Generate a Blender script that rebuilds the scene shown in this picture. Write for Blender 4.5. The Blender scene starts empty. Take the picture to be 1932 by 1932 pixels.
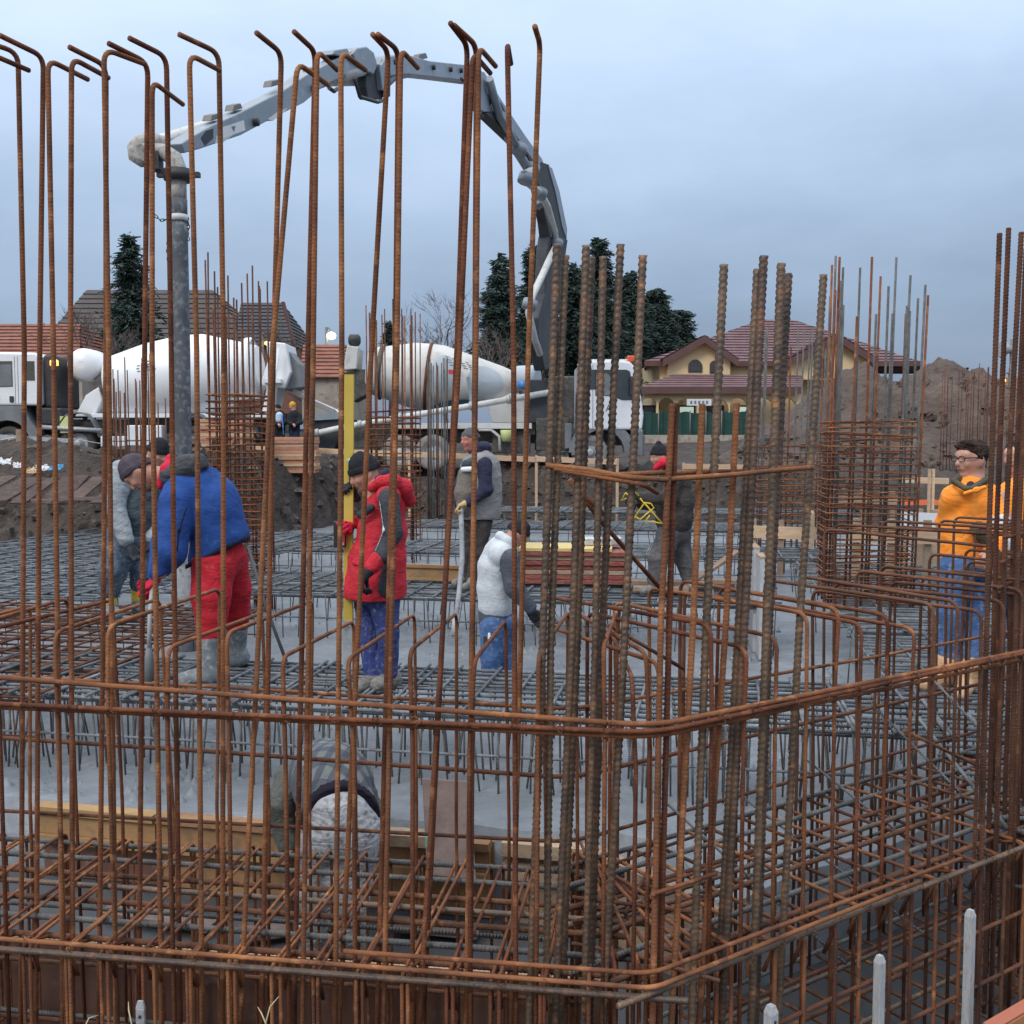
import bpy, math, random
import numpy as np
from mathutils import Vector, Matrix, Quaternion
random.seed(7); np.random.seed(7)
sc = bpy.context.scene
COL = sc.collection
R = math.radians

# ------------------------------------------------------------------ camera
PITCH = math.atan(130 / 1980.0)
CAM = Vector((0, 0, 1.7))
cd = bpy.data.cameras.new('camera'); cam = bpy.data.objects.new('camera', cd); COL.objects.link(cam)
cam.location = CAM; cam.rotation_euler = (math.pi / 2 - PITCH, 0, 0)
cd.sensor_width = 36; cd.lens = 36 * 1980 / 1932.0; cd.clip_start = 0.05; cd.clip_end = 4000
sc.camera = cam

# ------------------------------------------------------------------ sky
SUN_EL, SUN_ROT = R(40), R(215)
w = bpy.data.worlds.new('World'); sc.world = w; w.use_nodes = True
nt = w.node_tree; nt.nodes.clear()
def wn(t, **k):
    n = nt.nodes.new(t)
    for a, b in k.items(): setattr(n, a, b)
    return n
wo = wn('ShaderNodeOutputWorld'); sky = wn('ShaderNodeTexSky', sky_type='NISHITA', sun_disc=False)
sky.sun_elevation = R(6); sky.sun_rotation = SUN_ROT; sky.altitude = 150; sky.dust_density = 2.0
b1 = wn('ShaderNodeBackground'); b1.inputs[1].default_value = 0.10
nt.links.new(sky.outputs[0], b1.inputs[0])
tc = wn('ShaderNodeTexCoord'); sx = wn('ShaderNodeSeparateXYZ'); nt.links.new(tc.outputs['Generated'], sx.inputs[0])
ramp = wn('ShaderNodeValToRGB'); cr = ramp.color_ramp
stops = [(0.0, (.205, .280, .412)), (.10, (.272, .362, .512)), (.22, (.365, .475, .645)), (.36, (.482, .602, .795)), (.60, (.71, .82, .96)), (1.0, (1.0, 1.0, 1.0))]
while len(cr.elements) < len(stops): cr.elements.new(0.5)
for e, (p, c) in zip(cr.elements, stops): e.position = p; e.color = (*c, 1)
# broad cloud bands shift the height at which each tone is read
mp = wn('ShaderNodeMapping'); mp.inputs['Scale'].default_value = (1.2, 1.2, 3.4); nt.links.new(tc.outputs['Generated'], mp.inputs[0])
nz = wn('ShaderNodeTexNoise'); nz.inputs['Scale'].default_value = 2.1; nz.inputs['Detail'].default_value = 6; nz.inputs['Roughness'].default_value = .58
nt.links.new(mp.outputs[0], nz.inputs[0])
def wmath(op, a, b, c=None):
    m = wn('ShaderNodeMath', operation=op)
    for i, v in enumerate((a, b, c)):
        if v is None: continue
        if isinstance(v, (int, float)): m.inputs[i].default_value = v
        else: nt.links.new(v, m.inputs[i])
    return m.outputs[0]
h1 = wmath('MULTIPLY_ADD', nz.outputs[0], .34, -.17)
h2 = wmath('ADD', sx.outputs['Z'], h1)
h3 = wmath('MULTIPLY_ADD', sx.outputs['X'], -.10, h2)      # brighter towards the left of the view
nt.links.new(h3, ramp.inputs[0])
gain = wmath('MULTIPLY_ADD', sx.outputs['Z'], 1.25, 0.98); gain = wmath('MAXIMUM', gain, 0.4)
b2 = wn('ShaderNodeBackground'); nt.links.new(ramp.outputs[0], b2.inputs[0]); nt.links.new(gain, b2.inputs[1])
mx = wn('ShaderNodeMixShader'); mx.inputs[0].default_value = .88
nt.links.new(b1.outputs[0], mx.inputs[1]); nt.links.new(b2.outputs[0], mx.inputs[2]); nt.links.new(mx.outputs[0], wo.inputs[0])

# ------------------------------------------------------------------ sun behind thin cloud
sl = bpy.data.lights.new('sun', 'SUN'); sl.energy = 1.3; sl.angle = R(18); sl.color = (1, .93, .86)
so = bpy.data.objects.new('sun', sl); COL.objects.link(so)
so.rotation_euler = (R(50), 0, R(-35))
sc.view_settings.view_transform = 'Standard'; sc.view_settings.look = 'None'; sc.view_settings.gamma = 1
sc.view_settings.exposure = 0.10; sc.view_settings.use_curve_mapping = False
# ------------------------------------------------------------------ layout helpers (photo pixel -> point in the place)
CP, SP = math.cos(PITCH), math.sin(PITCH)
def ray(u, v):
    x = (u - 966) / 1980.0; y = -(v - 966) / 1980.0
    return Vector((x, CP + y * SP, -SP + y * CP))
def at(u, v, d):                      # point seen at (u, v) at depth y = d
    r = ray(u, v); return CAM + r * (d / r.y)
def gz(u, v, z):                      # point seen at (u, v) at height z
    r = ray(u, v); return CAM + r * ((z - CAM.z) / r.z)
def on_line(u, v, A, B):              # point seen at (u, v) in the upright plane through A-B
    r = ray(u, v); dx, dy = B[0] - A[0], B[1] - A[1]
    t = (A[0] * dy - A[1] * dx) / (r.x * dy - r.y * dx)
    return CAM + r * t

# ------------------------------------------------------------------ materials
MATS = {}
def mat(name, c1, c2=None, scale=6.0, rough=.7, bump=0.0, bscale=40.0, c3=None, metal=0.0, rib=0.0, pitch=.012, rnd=0.0, emit=None, det=5, coord='pos', spec=.5, f2=.35, rough2=None, stretch=None, thr=(.35, .68)):
    m = bpy.data.materials.new(name); m.use_nodes = True; t = m.node_tree; N = t.nodes; L = t.links
    b = N['Principled BSDF']; b.inputs['Roughness'].default_value = rough; b.inputs['Metallic'].default_value = metal
    b.inputs['Specular IOR Level'].default_value = spec
    MATS[name] = m
    c2 = c2 or c1
    if coord == 'pos': co = N.new('ShaderNodeNewGeometry').outputs['Position']
    else: co = N.new('ShaderNodeTexCoord').outputs['Object']
    if stretch:
        mpn = N.new('ShaderNodeMapping'); mpn.inputs['Scale'].default_value = stretch; L.new(co, mpn.inputs[0]); co = mpn.outputs[0]
    n1 = N.new('ShaderNodeTexNoise'); n1.inputs['Scale'].default_value = scale; n1.inputs['Detail'].default_value = det; n1.inputs['Roughness'].default_value = .62
    L.new(co, n1.inputs[0])
    rp = N.new('ShaderNodeValToRGB'); rp.color_ramp.elements[0].position = thr[0]; rp.color_ramp.elements[1].position = thr[1]
    rp.color_ramp.elements[0].color = (*c1, 1); rp.color_ramp.elements[1].color = (*c2, 1); L.new(n1.outputs[0], rp.inputs[0])
    out = rp.outputs[0]
    if c3:
        n2 = N.new('ShaderNodeTexNoise'); n2.inputs['Scale'].default_value = scale * 3.7; n2.inputs['Detail'].default_value = 4; L.new(co, n2.inputs[0])
        mr = N.new('ShaderNodeMapRange'); mr.inputs[1].default_value = 1 - f2 - .12; mr.inputs[2].default_value = 1 - f2 + .1; L.new(n2.outputs[0], mr.inputs[0])
        mxn = N.new('ShaderNodeMixRGB'); L.new(mr.outputs[0], mxn.inputs[0]); L.new(out, mxn.inputs[1]); mxn.inputs[2].default_value = (*c3, 1); out = mxn.outputs[0]
    if rnd:
        oi = N.new('ShaderNodeObjectInfo'); ma = N.new('ShaderNodeMath'); ma.operation = 'MULTIPLY_ADD'; L.new(oi.outputs['Random'], ma.inputs[0]); ma.inputs[1].default_value = 2 * rnd; ma.inputs[2].default_value = 1 - rnd
        hs = N.new('ShaderNodeHueSaturation'); L.new(ma.outputs[0], hs.inputs['Value']); L.new(out, hs.inputs['Color']); out = hs.outputs[0]
        m3 = N.new('ShaderNodeMath'); m3.operation = 'MULTIPLY_ADD'; L.new(oi.outputs['Random'], m3.inputs[0]); m3.inputs[1].default_value = .016; m3.inputs[2].default_value = .488; L.new(m3.outputs[0], hs.inputs['Hue'])
    L.new(out, b.inputs['Base Color'])
    if rough2 is not None:
        mr2 = N.new('ShaderNodeMapRange'); mr2.inputs[1].default_value = .35; mr2.inputs[2].default_value = .65; mr2.inputs[3].default_value = rough; mr2.inputs[4].default_value = rough2
        L.new(n1.outputs[0], mr2.inputs[0]); L.new(mr2.outputs[0], b.inputs['Roughness'])
    hgt = None
    if bump < 0:                      # creased cloth
        n3 = N.new('ShaderNodeTexNoise'); n3.inputs['Scale'].default_value = bscale; n3.inputs['Detail'].default_value = 3; n3.inputs['Distortion'].default_value = 1.1; mq = N.new('ShaderNodeMapping'); mq.inputs['Scale'].default_value = (.8, .8, 1.5); L.new(co, mq.inputs[0]); L.new(mq.outputs[0], n3.inputs[0])
        q1 = N.new('ShaderNodeMath'); q1.operation = 'SUBTRACT'; L.new(n3.outputs[0], q1.inputs[0]); q1.inputs[1].default_value = .5
        q2 = N.new('ShaderNodeMath'); q2.operation = 'ABSOLUTE'; L.new(q1.outputs[0], q2.inputs[0]); q3 = N.new('ShaderNodeMath'); q3.operation = 'POWER'; L.new(q2.outputs[0], q3.inputs[0]); q3.inputs[1].default_value = .6
        bp = N.new('ShaderNodeBump'); bp.inputs['Strength'].default_value = -bump; bp.inputs['Distance'].default_value = .05; L.new(q3.outputs[0], bp.inputs['Height']); hgt = bp
    if bump > 0:
        n3 = N.new('ShaderNodeTexNoise'); n3.inputs['Scale'].default_value = bscale; n3.inputs['Detail'].default_value = 4; L.new(co, n3.inputs[0])
        bp = N.new('ShaderNodeBump'); bp.inputs['Strength'].default_value = min(1, bump); bp.inputs['Distance'].default_value = .02 if bump < .8 else .14; L.new(n3.outputs[0], bp.inputs['Height']); hgt = bp
    if rib:
        an = N.new('ShaderNodeAttribute'); an.attribute_name = 's'
        mu = N.new('ShaderNodeMath'); mu.operation = 'MULTIPLY'; mu.inputs[1].default_value = 2 * math.pi / pitch; L.new(an.outputs['Fac'], mu.inputs[0])
        sn = N.new('ShaderNodeMath'); sn.operation = 'SINE'; L.new(mu.outputs[0], sn.inputs[0])
        bq = N.new('ShaderNodeBump'); bq.inputs['Strength'].default_value = rib; bq.inputs['Distance'].default_value = .004; L.new(sn.outputs[0], bq.inputs['Height'])
        if hgt: L.new(hgt.outputs[0], bq.inputs['Normal'])
        hgt = bq
    if hgt: L.new(hgt.outputs[0], b.inputs['Normal'])
    if emit: b.inputs['Emission Color'].default_value = (*emit[0], 1); b.inputs['Emission Strength'].default_value = emit[1]
    return m

# ------------------------------------------------------------------ objects
WLOC = {}
def par(o, parent):
    if parent is None: return o
    o.parent = parent
    o.matrix_parent_inverse = Matrix.Translation(-WLOC.get(parent.name, Vector()))
    return o
def thing(name, label, cat, loc=(0, 0, 0), group=None, kind=None):
    o = bpy.data.objects.new(name, None); COL.objects.link(o); o.location = loc; o.empty_display_size = .2
    WLOC[o.name] = Vector(loc); tag(o, label, cat, group, kind); return o
def tag(o, label=None, cat=None, group=None, kind=None):
    if label: o['label'] = label
    if cat: o['category'] = cat
    if group: o['group'] = group
    if kind: o['kind'] = kind
    return o
def obj(name, me, m=None, parent=None):
    if m is not None and not me.materials: me.materials.append(MATS[m] if isinstance(m, str) else m)
    o = bpy.data.objects.new(name, me); COL.objects.link(o); par(o, parent); return o
def npmesh(name, V, Q, smooth=True, attr=None):
    V = np.asarray(V, np.float32); Q = np.asarray(Q, np.int32); k = Q.shape[1]
    me = bpy.data.meshes.new(name); me.vertices.add(len(V)); me.vertices.foreach_set('co', V.ravel())
    me.loops.add(Q.size); me.loops.foreach_set('vertex_index', Q.ravel())
    me.polygons.add(len(Q)); me.polygons.foreach_set('loop_start', np.arange(0, Q.size, k, dtype=np.int32))
    try: me.polygons.foreach_set('loop_total', np.full(len(Q), k, np.int32))
    except Exception: pass
    me.polygons.foreach_set('use_smooth', np.full(len(Q), smooth))
    if attr is not None:
        a = me.attributes.new('s', 'FLOAT', 'POINT'); a.data.foreach_set('value', np.asarray(attr, np.float32))
    me.update(calc_edges=True); me.validate(); return me

class G:                              # collects faces, links them as one mesh
    def __init__(s): s.v = []; s.f = []; s.sm = []
    def add(s, V, F, smooth=False):
        n = len(s.v); s.v += [tuple(p) for p in V]; s.f += [tuple(i + n for i in f) for f in F]; s.sm += [smooth] * len(F); return s
    def box(s, c, d, rz=0, M=None, taper=None):
        x, y, z = d[0] / 2, d[1] / 2, d[2] / 2; tx, ty = taper or (1, 1)
        V = [Vector(p) for p in ((-x, -y, -z), (x, -y, -z), (x, y, -z), (-x, y, -z), (-x * tx, -y * ty, z), (x * tx, -y * ty, z), (x * tx, y * ty, z), (-x * tx, y * ty, z))]
        M = M or Matrix.Rotation(rz, 3, 'Z'); c = Vector(c)
        return s.add([c + M @ p for p in V], [(3, 2, 1, 0), (4, 5, 6, 7), (0, 1, 5, 4), (1, 2, 6, 5), (2, 3, 7, 6), (3, 0, 4, 7)])
    def beam(s, a, b, wd, ht, up=(0, 0, 1)):
        a, b = Vector(a), Vector(b); d = (b - a); L = d.length; d.normalize(); up = Vector(up)
        if abs(d.dot(up)) > .95: up = Vector((0, 1, 0))
        sd = d.cross(up).normalized(); u2 = sd.cross(d)
        M = Matrix((d, sd, u2)).transposed(); return s.box((a + b) / 2, (L, wd, ht), M=M)
    def tube(s, P, r, n=8, cap=True, closed=False):
        P = [Vector(p) for p in P]; m = len(P); rr = r if isinstance(r, (list, tuple)) else [r] * m
        t = [((P[(i + 1) % m] if closed else P[min(i + 1, m - 1)]) - (P[i - 1] if closed else P[max(i - 1, 0)])).normalized() for i in range(m)]
        u = t[0].orthogonal().normalized(); V = []; F = []
        for i in range(m):
            u = (u - t[i] * u.dot(t[i])).normalized(); w_ = t[i].cross(u)
            V += [P[i] + (u * math.cos(2 * math.pi * k / n) + w_ * math.sin(2 * math.pi * k / n)) * rr[i] for k in range(n)]
        for i in range(m if closed else m - 1):
            j = (i + 1) % m
            for k in range(n): F.append((i * n + k, i * n + (k + 1) % n, j * n + (k + 1) % n, j * n + k))
        s.add(V, F, True)
        if cap and not closed:
            n0 = len(s.v) - len(V); s.f += [tuple(n0 + k for k in reversed(range(n))), tuple(n0 + (m - 1) * n + k for k in range(n))]; s.sm += [False, False]
        return s
    def lathe(s, prof, o, ax, n=24, cap=True):           # prof: (along, radius)
        o, ax = Vector(o), Vector(ax).normalized(); u = ax.orthogonal().normalized(); w_ = ax.cross(u); V = []; F = []
        for a, r in prof: V += [o + ax * a + (u * math.cos(2 * math.pi * k / n) + w_ * math.sin(2 * math.pi * k / n)) * r for k in range(n)]
        for i in range(len(prof) - 1):
            for k in range(n): F.append((i * n + k, i * n + (k + 1) % n, (i + 1) * n + (k + 1) % n, (i + 1) * n + k))
        s.add(V, F, True)
        if cap:
            n0 = len(s.v) - len(V); m = len(prof); s.f += [tuple(n0 + k for k in reversed(range(n))), tuple(n0 + (m - 1) * n + k for k in range(n))]; s.sm += [False, False]
        return s
    def prism(s, poly, o, ax, ay, az, th):               # flat outline (x, y) in frame ax, ay, thickness th along az
        o, ax, ay, az = Vector(o), Vector(ax), Vector(ay), Vector(az); n = len(poly)
        V = [o + ax * x + ay * y for x, y in poly] + [o + ax * x + ay * y + az * th for x, y in poly]
        F = [tuple(reversed(range(n))), tuple(range(n, 2 * n))] + [(i, (i + 1) % n, n + (i + 1) % n, n + i) for i in range(n)]
        return s.add(V, F)
    def quad(s, a, b, c, d): return s.add([a, b, c, d], [(0, 1, 2, 3)])
    def build(s, name, m, parent=None, bevel=0, seg=2, shade=None):
        me = bpy.data.meshes.new(name); me.from_pydata(s.v, [], s.f); me.update()
        me.polygons.foreach_set('use_smooth', s.sm if shade is None else [shade] * len(s.f))
        o = obj(name, me, m, parent)
        if bevel:
            b = o.modifiers.new('bevel', 'BEVEL'); b.width = bevel; b.segments = seg; b.limit_method = 'ANGLE'; b.angle_limit = R(40)
        return o

# ------------------------------------------------------------------ reinforcing bars
def fillet(P, rad, n=5):
    P = [Vector(p) for p in P]; out = [P[0]]
    for i in range(1, len(P) - 1):
        a, b, c = P[i - 1], P[i], P[i + 1]; d1 = (a - b); d2 = (c - b); ang = d1.angle(d2)
        if ang > math.pi - .12: out.append(b); continue
        t = min(rad / math.tan(ang / 2), d1.length * .45, d2.length * .45)
        p1, p2 = b + d1.normalized() * t, b + d2.normalized() * t
        for k in range(n + 1):
            f = k / n; out.append(p1 * (1 - f) ** 2 + b * 2 * f * (1 - f) + p2 * f * f)
    out.append(P[-1]); return out
def sweep(P, r, n=7, ribs=None):
    """tube along P with arc length stored as attribute s; ribs=(pitch, height) adds real ribs in a fishbone"""
    P = np.array([tuple(p) for p in P], float); seg = np.linalg.norm(np.diff(P, axis=0), axis=1); S = np.concatenate([[0], np.cumsum(seg)])
    if ribs:
        m = max(3, int(S[-1] / (ribs[0] / 3)) + 1); s2 = np.linspace(0, S[-1], m); P = np.stack([np.interp(s2, S, P[:, k]) for k in range(3)], 1); S = s2
    T = np.gradient(P, axis=0); T /= np.linalg.norm(T, axis=1)[:, None] + 1e-12
    m = len(P); U = np.zeros((m, 3)); u = np.array((1.0, 0, 0)) if abs(T[0][0]) < .8 else np.array((0, 1.0, 0))
    if ribs: u = np.array((0, -1.0, .01)) if abs(T[0][1]) < .8 else np.array((0, 0, 1.0))
    for i in range(m):
        u = u - T[i] * u.dot(T[i]); u /= np.linalg.norm(u); U[i] = u
    Wv = np.cross(T, U); th = np.arange(n) * 2 * np.pi / n + .2
    rr = np.full((m, n), r)
    if ribs:
        a = np.abs((th + np.pi) % (2 * np.pi) - np.pi)
        ph = 2 * np.pi * S[:, None] / ribs[0] + 1.5 * np.minimum(a, np.pi - a)[None, :] * 1.6 + (a > np.pi / 2)[None, :] * 2.0
        rr = rr + ribs[1] * np.clip(np.cos(ph) * 1.6, -.35, 1)
    V = P[:, None, :] + rr[..., None] * (np.cos(th)[None, :, None] * U[:, None, :] + np.sin(th)[None, :, None] * Wv[:, None, :])
    k = np.arange(n); i = np.arange(m - 1)[:, None]
    Q = np.stack([i * n + k, i * n + (k + 1) % n, (i + 1) * n + (k + 1) % n, (i + 1) * n + k], -1).reshape(-1, 4)
    V = V.reshape(-1, 3); s = np.repeat(S, n)
    # end caps as degenerate-free fans of quads
    V = np.concatenate([V, P[[0, -1]]]); s = np.concatenate([s, [0, S[-1]]]); c0, c1 = len(V) - 2, len(V) - 1
    caps = []
    for j in range(0, n - 1, 2):
        caps.append((c0, (j + 2) % n, j + 1, j)); b = (m - 1) * n; caps.append((c1, b + j, b + j + 1, b + (j + 2) % n))
    return V, np.concatenate([Q, np.array(caps)]), s
def bar(name, P, r, m, parent, n=8, ribs=None, rad=None):
    if rad: P = fillet(P, rad)
    if n % 2: n += 1
    V, Q, s = sweep(P, r, n, ribs); return obj(name, npmesh(name, V, Q, True, s), m, parent)
_SB = {}
def sbar(name, a, b, r, m, parent, n=6):                 # straight bar, mesh shared between bars of one length
    a, b = Vector(a), Vector(b); d = b - a; L = round(d.length, 2); key = (L, r, m, n)
    if key not in _SB:
        V, Q, s = sweep([(0, 0, 0), (0, 0, L)], r, n); me = npmesh(name, V, Q, True, s); me.materials.append(MATS[m]); _SB[key] = me
    o = bpy.data.objects.new(name, _SB[key]); COL.objects.link(o); o.location = a; o.rotation_mode = 'QUATERNION'; o.rotation_quaternion = d.to_track_quat('Z', 'Y')
    return par(o, parent)

# ------------------------------------------------------------------ materials of the place
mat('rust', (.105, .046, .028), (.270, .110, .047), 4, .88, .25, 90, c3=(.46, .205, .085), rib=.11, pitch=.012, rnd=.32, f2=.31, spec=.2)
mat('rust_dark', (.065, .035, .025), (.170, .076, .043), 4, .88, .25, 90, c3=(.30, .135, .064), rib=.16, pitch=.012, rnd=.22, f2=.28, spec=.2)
mat('bar_thick', (.068, .050, .038), (.170, .108, .066), 6, .48, .25, 70, c3=(.36, .172, .074), rnd=.2, f2=.32, spec=.5)
mat('bar_grey', (.070, .080, .090), (.215, .235, .255), 5, .75, .3, 60, c3=(.12, .085, .065), rib=.4, pitch=.014, rnd=.16, f2=.34, spec=.3)
mat('bar_steel', (.060, .060, .060), (.15, .145, .135), 8, .55, .2, 60, c3=(.20, .11, .06), rib=.5, pitch=.014, rnd=.15, f2=.3)
mat('concrete_wet', (.120, .135, .153), (.232, .250, .272), 1.4, .62, .6, 11, c3=(.135, .155, .18), det=8, f2=.36, rough2=.28)
mat('concrete_dry', (.26, .26, .26), (.36, .355, .345), 2, .9, .3, 12, c3=(.22, .2, .18), f2=.35)
mat('earth', (.030, .024, .021), (.066, .051, .043), .55, .95, 1.0, 6, c3=(.095, .075, .062), det=9, f2=.36)
mat('earth_mound', (.072, .052, .043), (.112, .082, .067), .5, .95, 1.0, 5, c3=(.055, .04, .034), det=9, f2=.34)
mat('wood_fresh', (.50, .34, .20), (.62, .45, .29), 3, .75, .2, 40, c3=(.40, .25, .14), stretch=(1, 6, 9), f2=.32, rnd=.12)
mat('wood_old', (.27, .19, .125), (.38, .28, .19), 4, .85, .3, 30, c3=(.2, .16, .13), f2=.36, rnd=.15)
mat('wood_yellow', (.27, .155, .065), (.37, .225, .10), 3, .75, .2, 30, c3=(.20, .13, .075), f2=.36, rnd=.12)
mat('ply_brown', (.12, .062, .042), (.19, .105, .07), 3, .55, .2, 20, c3=(.25, .18, .14), f2=.3, rnd=.12)
mat('ply_dusty', (.125, .088, .078), (.195, .145, .13), 6, .8, .3, 20, c3=(.10, .066, .058), f2=.32, rnd=.1)
mat('galv', (.33, .34, .35), (.45, .46, .47), 12, .5, .2, 60, metal=.3, c3=(.26, .25, .24))
mat('timber_grey', (.36, .37, .385), (.47, .48, .49), 8, .85, .3, 50, c3=(.29, .28, .275), stretch=(4, 4, 1))
mat('concrete_shaded', (.038, .044, .052), (.072, .078, .086), 1.3, .8, .3, 9, c3=(.09, .075, .065), f2=.36)  # blinding concrete, with the shade below the near cage put into its colour
# ------------------------------------------------------------------ frame of the foundation (rotated about ten degrees to the view)
C0 = Vector((.447, 3.126, 0)); ROT = R(-8.5)
US = Vector((math.cos(ROT), math.sin(ROT), 0)); UT = Vector((-math.sin(ROT), math.cos(ROT), 0))
def W(s, t, z=0.0): return C0 + US * s + UT * t + Vector((0, 0, z))
CM = Vector((.446, 3.22, 0)); MS = Vector((math.cos(R(-10)), math.sin(R(-10)), 0)); MT = Vector((-MS.y, MS.x, 0))
def WM(s, t, z=0.0): return CM + MS * s + MT * t + Vector((0, 0, z))   # frame of the raft beams
DB = Vector((math.cos(R(34.4)), math.sin(R(34.4)), 0)); NB = Vector((-DB.y, DB.x, 0))
def edgeL(off):                       # two points on the left wall line, off metres inward
    return W(-3.4, off), W(0, off)
def cornr(off):                       # corner of the offset outline
    a = C0 + UT * off; b = C0 + NB * off
    den = US.x * DB.y - US.y * DB.x; r = b - a; k = (r.x * DB.y - r.y * DB.x) / den
    return a + US * k
def edgeR(off): return C0 + NB * off, C0 + NB * off + DB * 5.2

# ------------------------------------------------------------------ ground: one sheet with the excavation in it
def sst(a, b, x): t = np.clip((x - a) / (b - a), 0, 1); return t * t * (3 - 2 * t)
def vnoise(x, y, seed=0, octs=4):
    rng = np.random.RandomState(seed); out = np.zeros_like(x); amp = 1.0
    for o in range(octs):
        tab = rng.rand(64, 64); xi = np.floor(x).astype(int); yi = np.floor(y).astype(int); fx = x - xi; fy = y - yi; fx = fx * fx * (3 - 2 * fx); fy = fy * fy * (3 - 2 * fy)
        g = lambda i, j: tab[(xi + i) % 64, (yi + j) % 64]
        out += amp * ((g(0, 0) * (1 - fx) + g(1, 0) * fx) * (1 - fy) + (g(0, 1) * (1 - fx) + g(1, 1) * fx) * fy - .5); amp *= .5; x = x * 2.03 + 11; y = y * 2.03 + 7
    return out
def tz(x, y):
    x = np.asarray(x, float); y = np.asarray(y, float)
    far = 1.40 - .55 * sst(-9, -1, x) + 1.1 * sst(38, 62, y) + .55 * sst(8, 18, x) * sst(30, 45, y)
    edge = 28.0 - 7.0 * sst(-4, -8, x) - 3.0 * sst(5, 9, x)
    edge = np.where(x < -4, 28 - 7.0 * sst(4, 7, -x), edge)
    f = sst(edge, edge + 4.5, y)
    z = -1.05 * (1 - f) + far * f
    rough = (vnoise(x * .9, y * .9, 3) * .45 + vnoise(x * 2.9, y * 2.9, 4, 3) * .34) * np.where((y > edge - 1) & (y < edge + 7), 1, .12)
    side = sst(13.5, 17, np.abs(x)); z = z * (1 - side) + np.maximum(z, 1.3 + .4 * (x > 0)) * side
    back = sst(-2, -6, y); z = np.where(y < -1.5, z * (1 - sst(1.5, 5, -y)) + 0.0 * sst(1.5, 5, -y), z)
    return z + rough
def lines(*segs):
    o = []
    for a, b, n in segs: o += list(np.linspace(a, b, n, endpoint=False))
    o.append(segs[-1][1]); return np.array(o)
gx = lines((-1500, -120, 12), (-120, -30, 24), (-30, 30, 200), (30, 120, 24), (120, 1500, 12))
gy = lines((-60, -8, 10), (-8, 16, 24), (16, 50, 130), (50, 120, 28), (120, 2500, 16))
X, Y = np.meshgrid(gx, gy, indexing='ij'); Z = tz(X, Y)
def gridmesh(name, X, Y, Z, smooth=True):
    a, b = X.shape; V = np.stack([X, Y, Z], -1).reshape(-1, 3); i = np.arange(a - 1)[:, None]; j = np.arange(b - 1)[None, :]
    Q = np.stack([i * b + j, (i + 1) * b + j, (i + 1) * b + j + 1, i * b + j + 1], -1).reshape(-1, 4); return npmesh(name, V, Q, smooth)
tag(obj('ground', gridmesh('ground', X, Y, Z), 'earth'), kind='structure')

# fresh concrete of the raft, with a real thickness
def slab_front(x):
    a = 6.28 - .2195 * (x + 2.34)
    b = (C0 + NB * 1.12).y + (x - (C0 + NB * 1.12).x) * DB.y / DB.x
    return np.maximum(a, b) if False else np.where(x < .95, a, np.maximum(b, 4.8 + 0 * x))
sx_ = np.linspace(-13, 13, 200); st_ = np.linspace(0, 1, 170) ** 1.5
X = np.repeat(sx_[:, None], len(st_), 1); f0 = slab_front(sx_)[:, None]; Y = f0 + (29.5 - f0) * st_[None, :]
Z = -.50 + vnoise(X * 2.6, Y * 2.6, 5, 5) * .055 + vnoise(X * .35, Y * .35, 8, 2) * .07
X = np.concatenate([X[:, :1], X], 1); Y = np.concatenate([Y[:, :1], Y], 1); Z = np.concatenate([np.full((200, 1), -1.15), Z], 1)
tag(obj('concrete_slab', gridmesh('concrete_slab', X, Y, Z), 'concrete_wet'), kind='structure')
# blinding under the near beams
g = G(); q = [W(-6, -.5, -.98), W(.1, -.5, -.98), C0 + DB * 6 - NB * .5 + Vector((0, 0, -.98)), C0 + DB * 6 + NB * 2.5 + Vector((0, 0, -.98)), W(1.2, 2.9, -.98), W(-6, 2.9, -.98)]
g.add(q, [(0, 1, 2, 3, 4, 5)]); tag(g.build('blinding_floor', 'concrete_shaded'), kind='structure')
# bank the photographer stands on
q = [W(-6, -.42, 0), W(.14, -.42, 0), C0 + DB * 6 - NB * .42, Vector((7, -4, 0)), Vector((-7, -4, 0))]
g = G(); n = len(q); g.add([p + Vector((0, 0, -.62)) for p in q] + [p + Vector((0, 0, -1.3)) for p in q], [tuple(range(n))] + [(i, n + i, n + (i + 1) % n, (i + 1) % n) for i in range(n)])
tag(g.build('near_ground', 'earth'), kind='structure')

# ------------------------------------------------------------------ spoil heap on the right
def heap(name, label, cx, cy, pts, mtl, seed, res=130, ext=(12, 12)):
    x = np.linspace(cx - ext[0], cx + ext[0], res); y = np.linspace(cy - ext[1], cy + ext[1], res); X, Y = np.meshgrid(x, y, indexing='ij')
    H = np.zeros_like(X)
    for px, py, h, rx, ry in pts:
        d = np.sqrt(((X - px) / rx) ** 2 + ((Y - py) / ry) ** 2); H = np.maximum(H, h * np.clip(1 - d, 0, 1) ** .8)
    H = H + (vnoise(X * .8, Y * .8, seed, 5) * .55 + vnoise(X * 3.3, Y * 3.3, seed + 1, 3) * .22) * np.clip(H, 0, 1)
    return tag(obj(name, gridmesh(name, X, Y, tz(X, Y) - .3 + H * 1.0 + np.where(H > .02, 0, -.3)), mtl), label, 'dirt heap')
heap('dirt_mound', 'large brown spoil heap in front of the yellow house', 15.5, 39, [(13.3, 40, 3.8, 5.4, 6.5), (16.2, 40, 3.6, 5.5, 7), (10.8, 37.5, 2.0, 4.2, 5), (20, 38, 2.8, 6, 6)], 'earth_mound', 21, ext=(11, 10))
heap('dirt_mound', 'lower brown spoil heap by the right edge under the far lamp', 27, 44, [(27, 44, 2.3, 9, 8), (33, 45, 2.8, 8, 8)], 'earth_mound', 25, ext=(12, 10))
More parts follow.
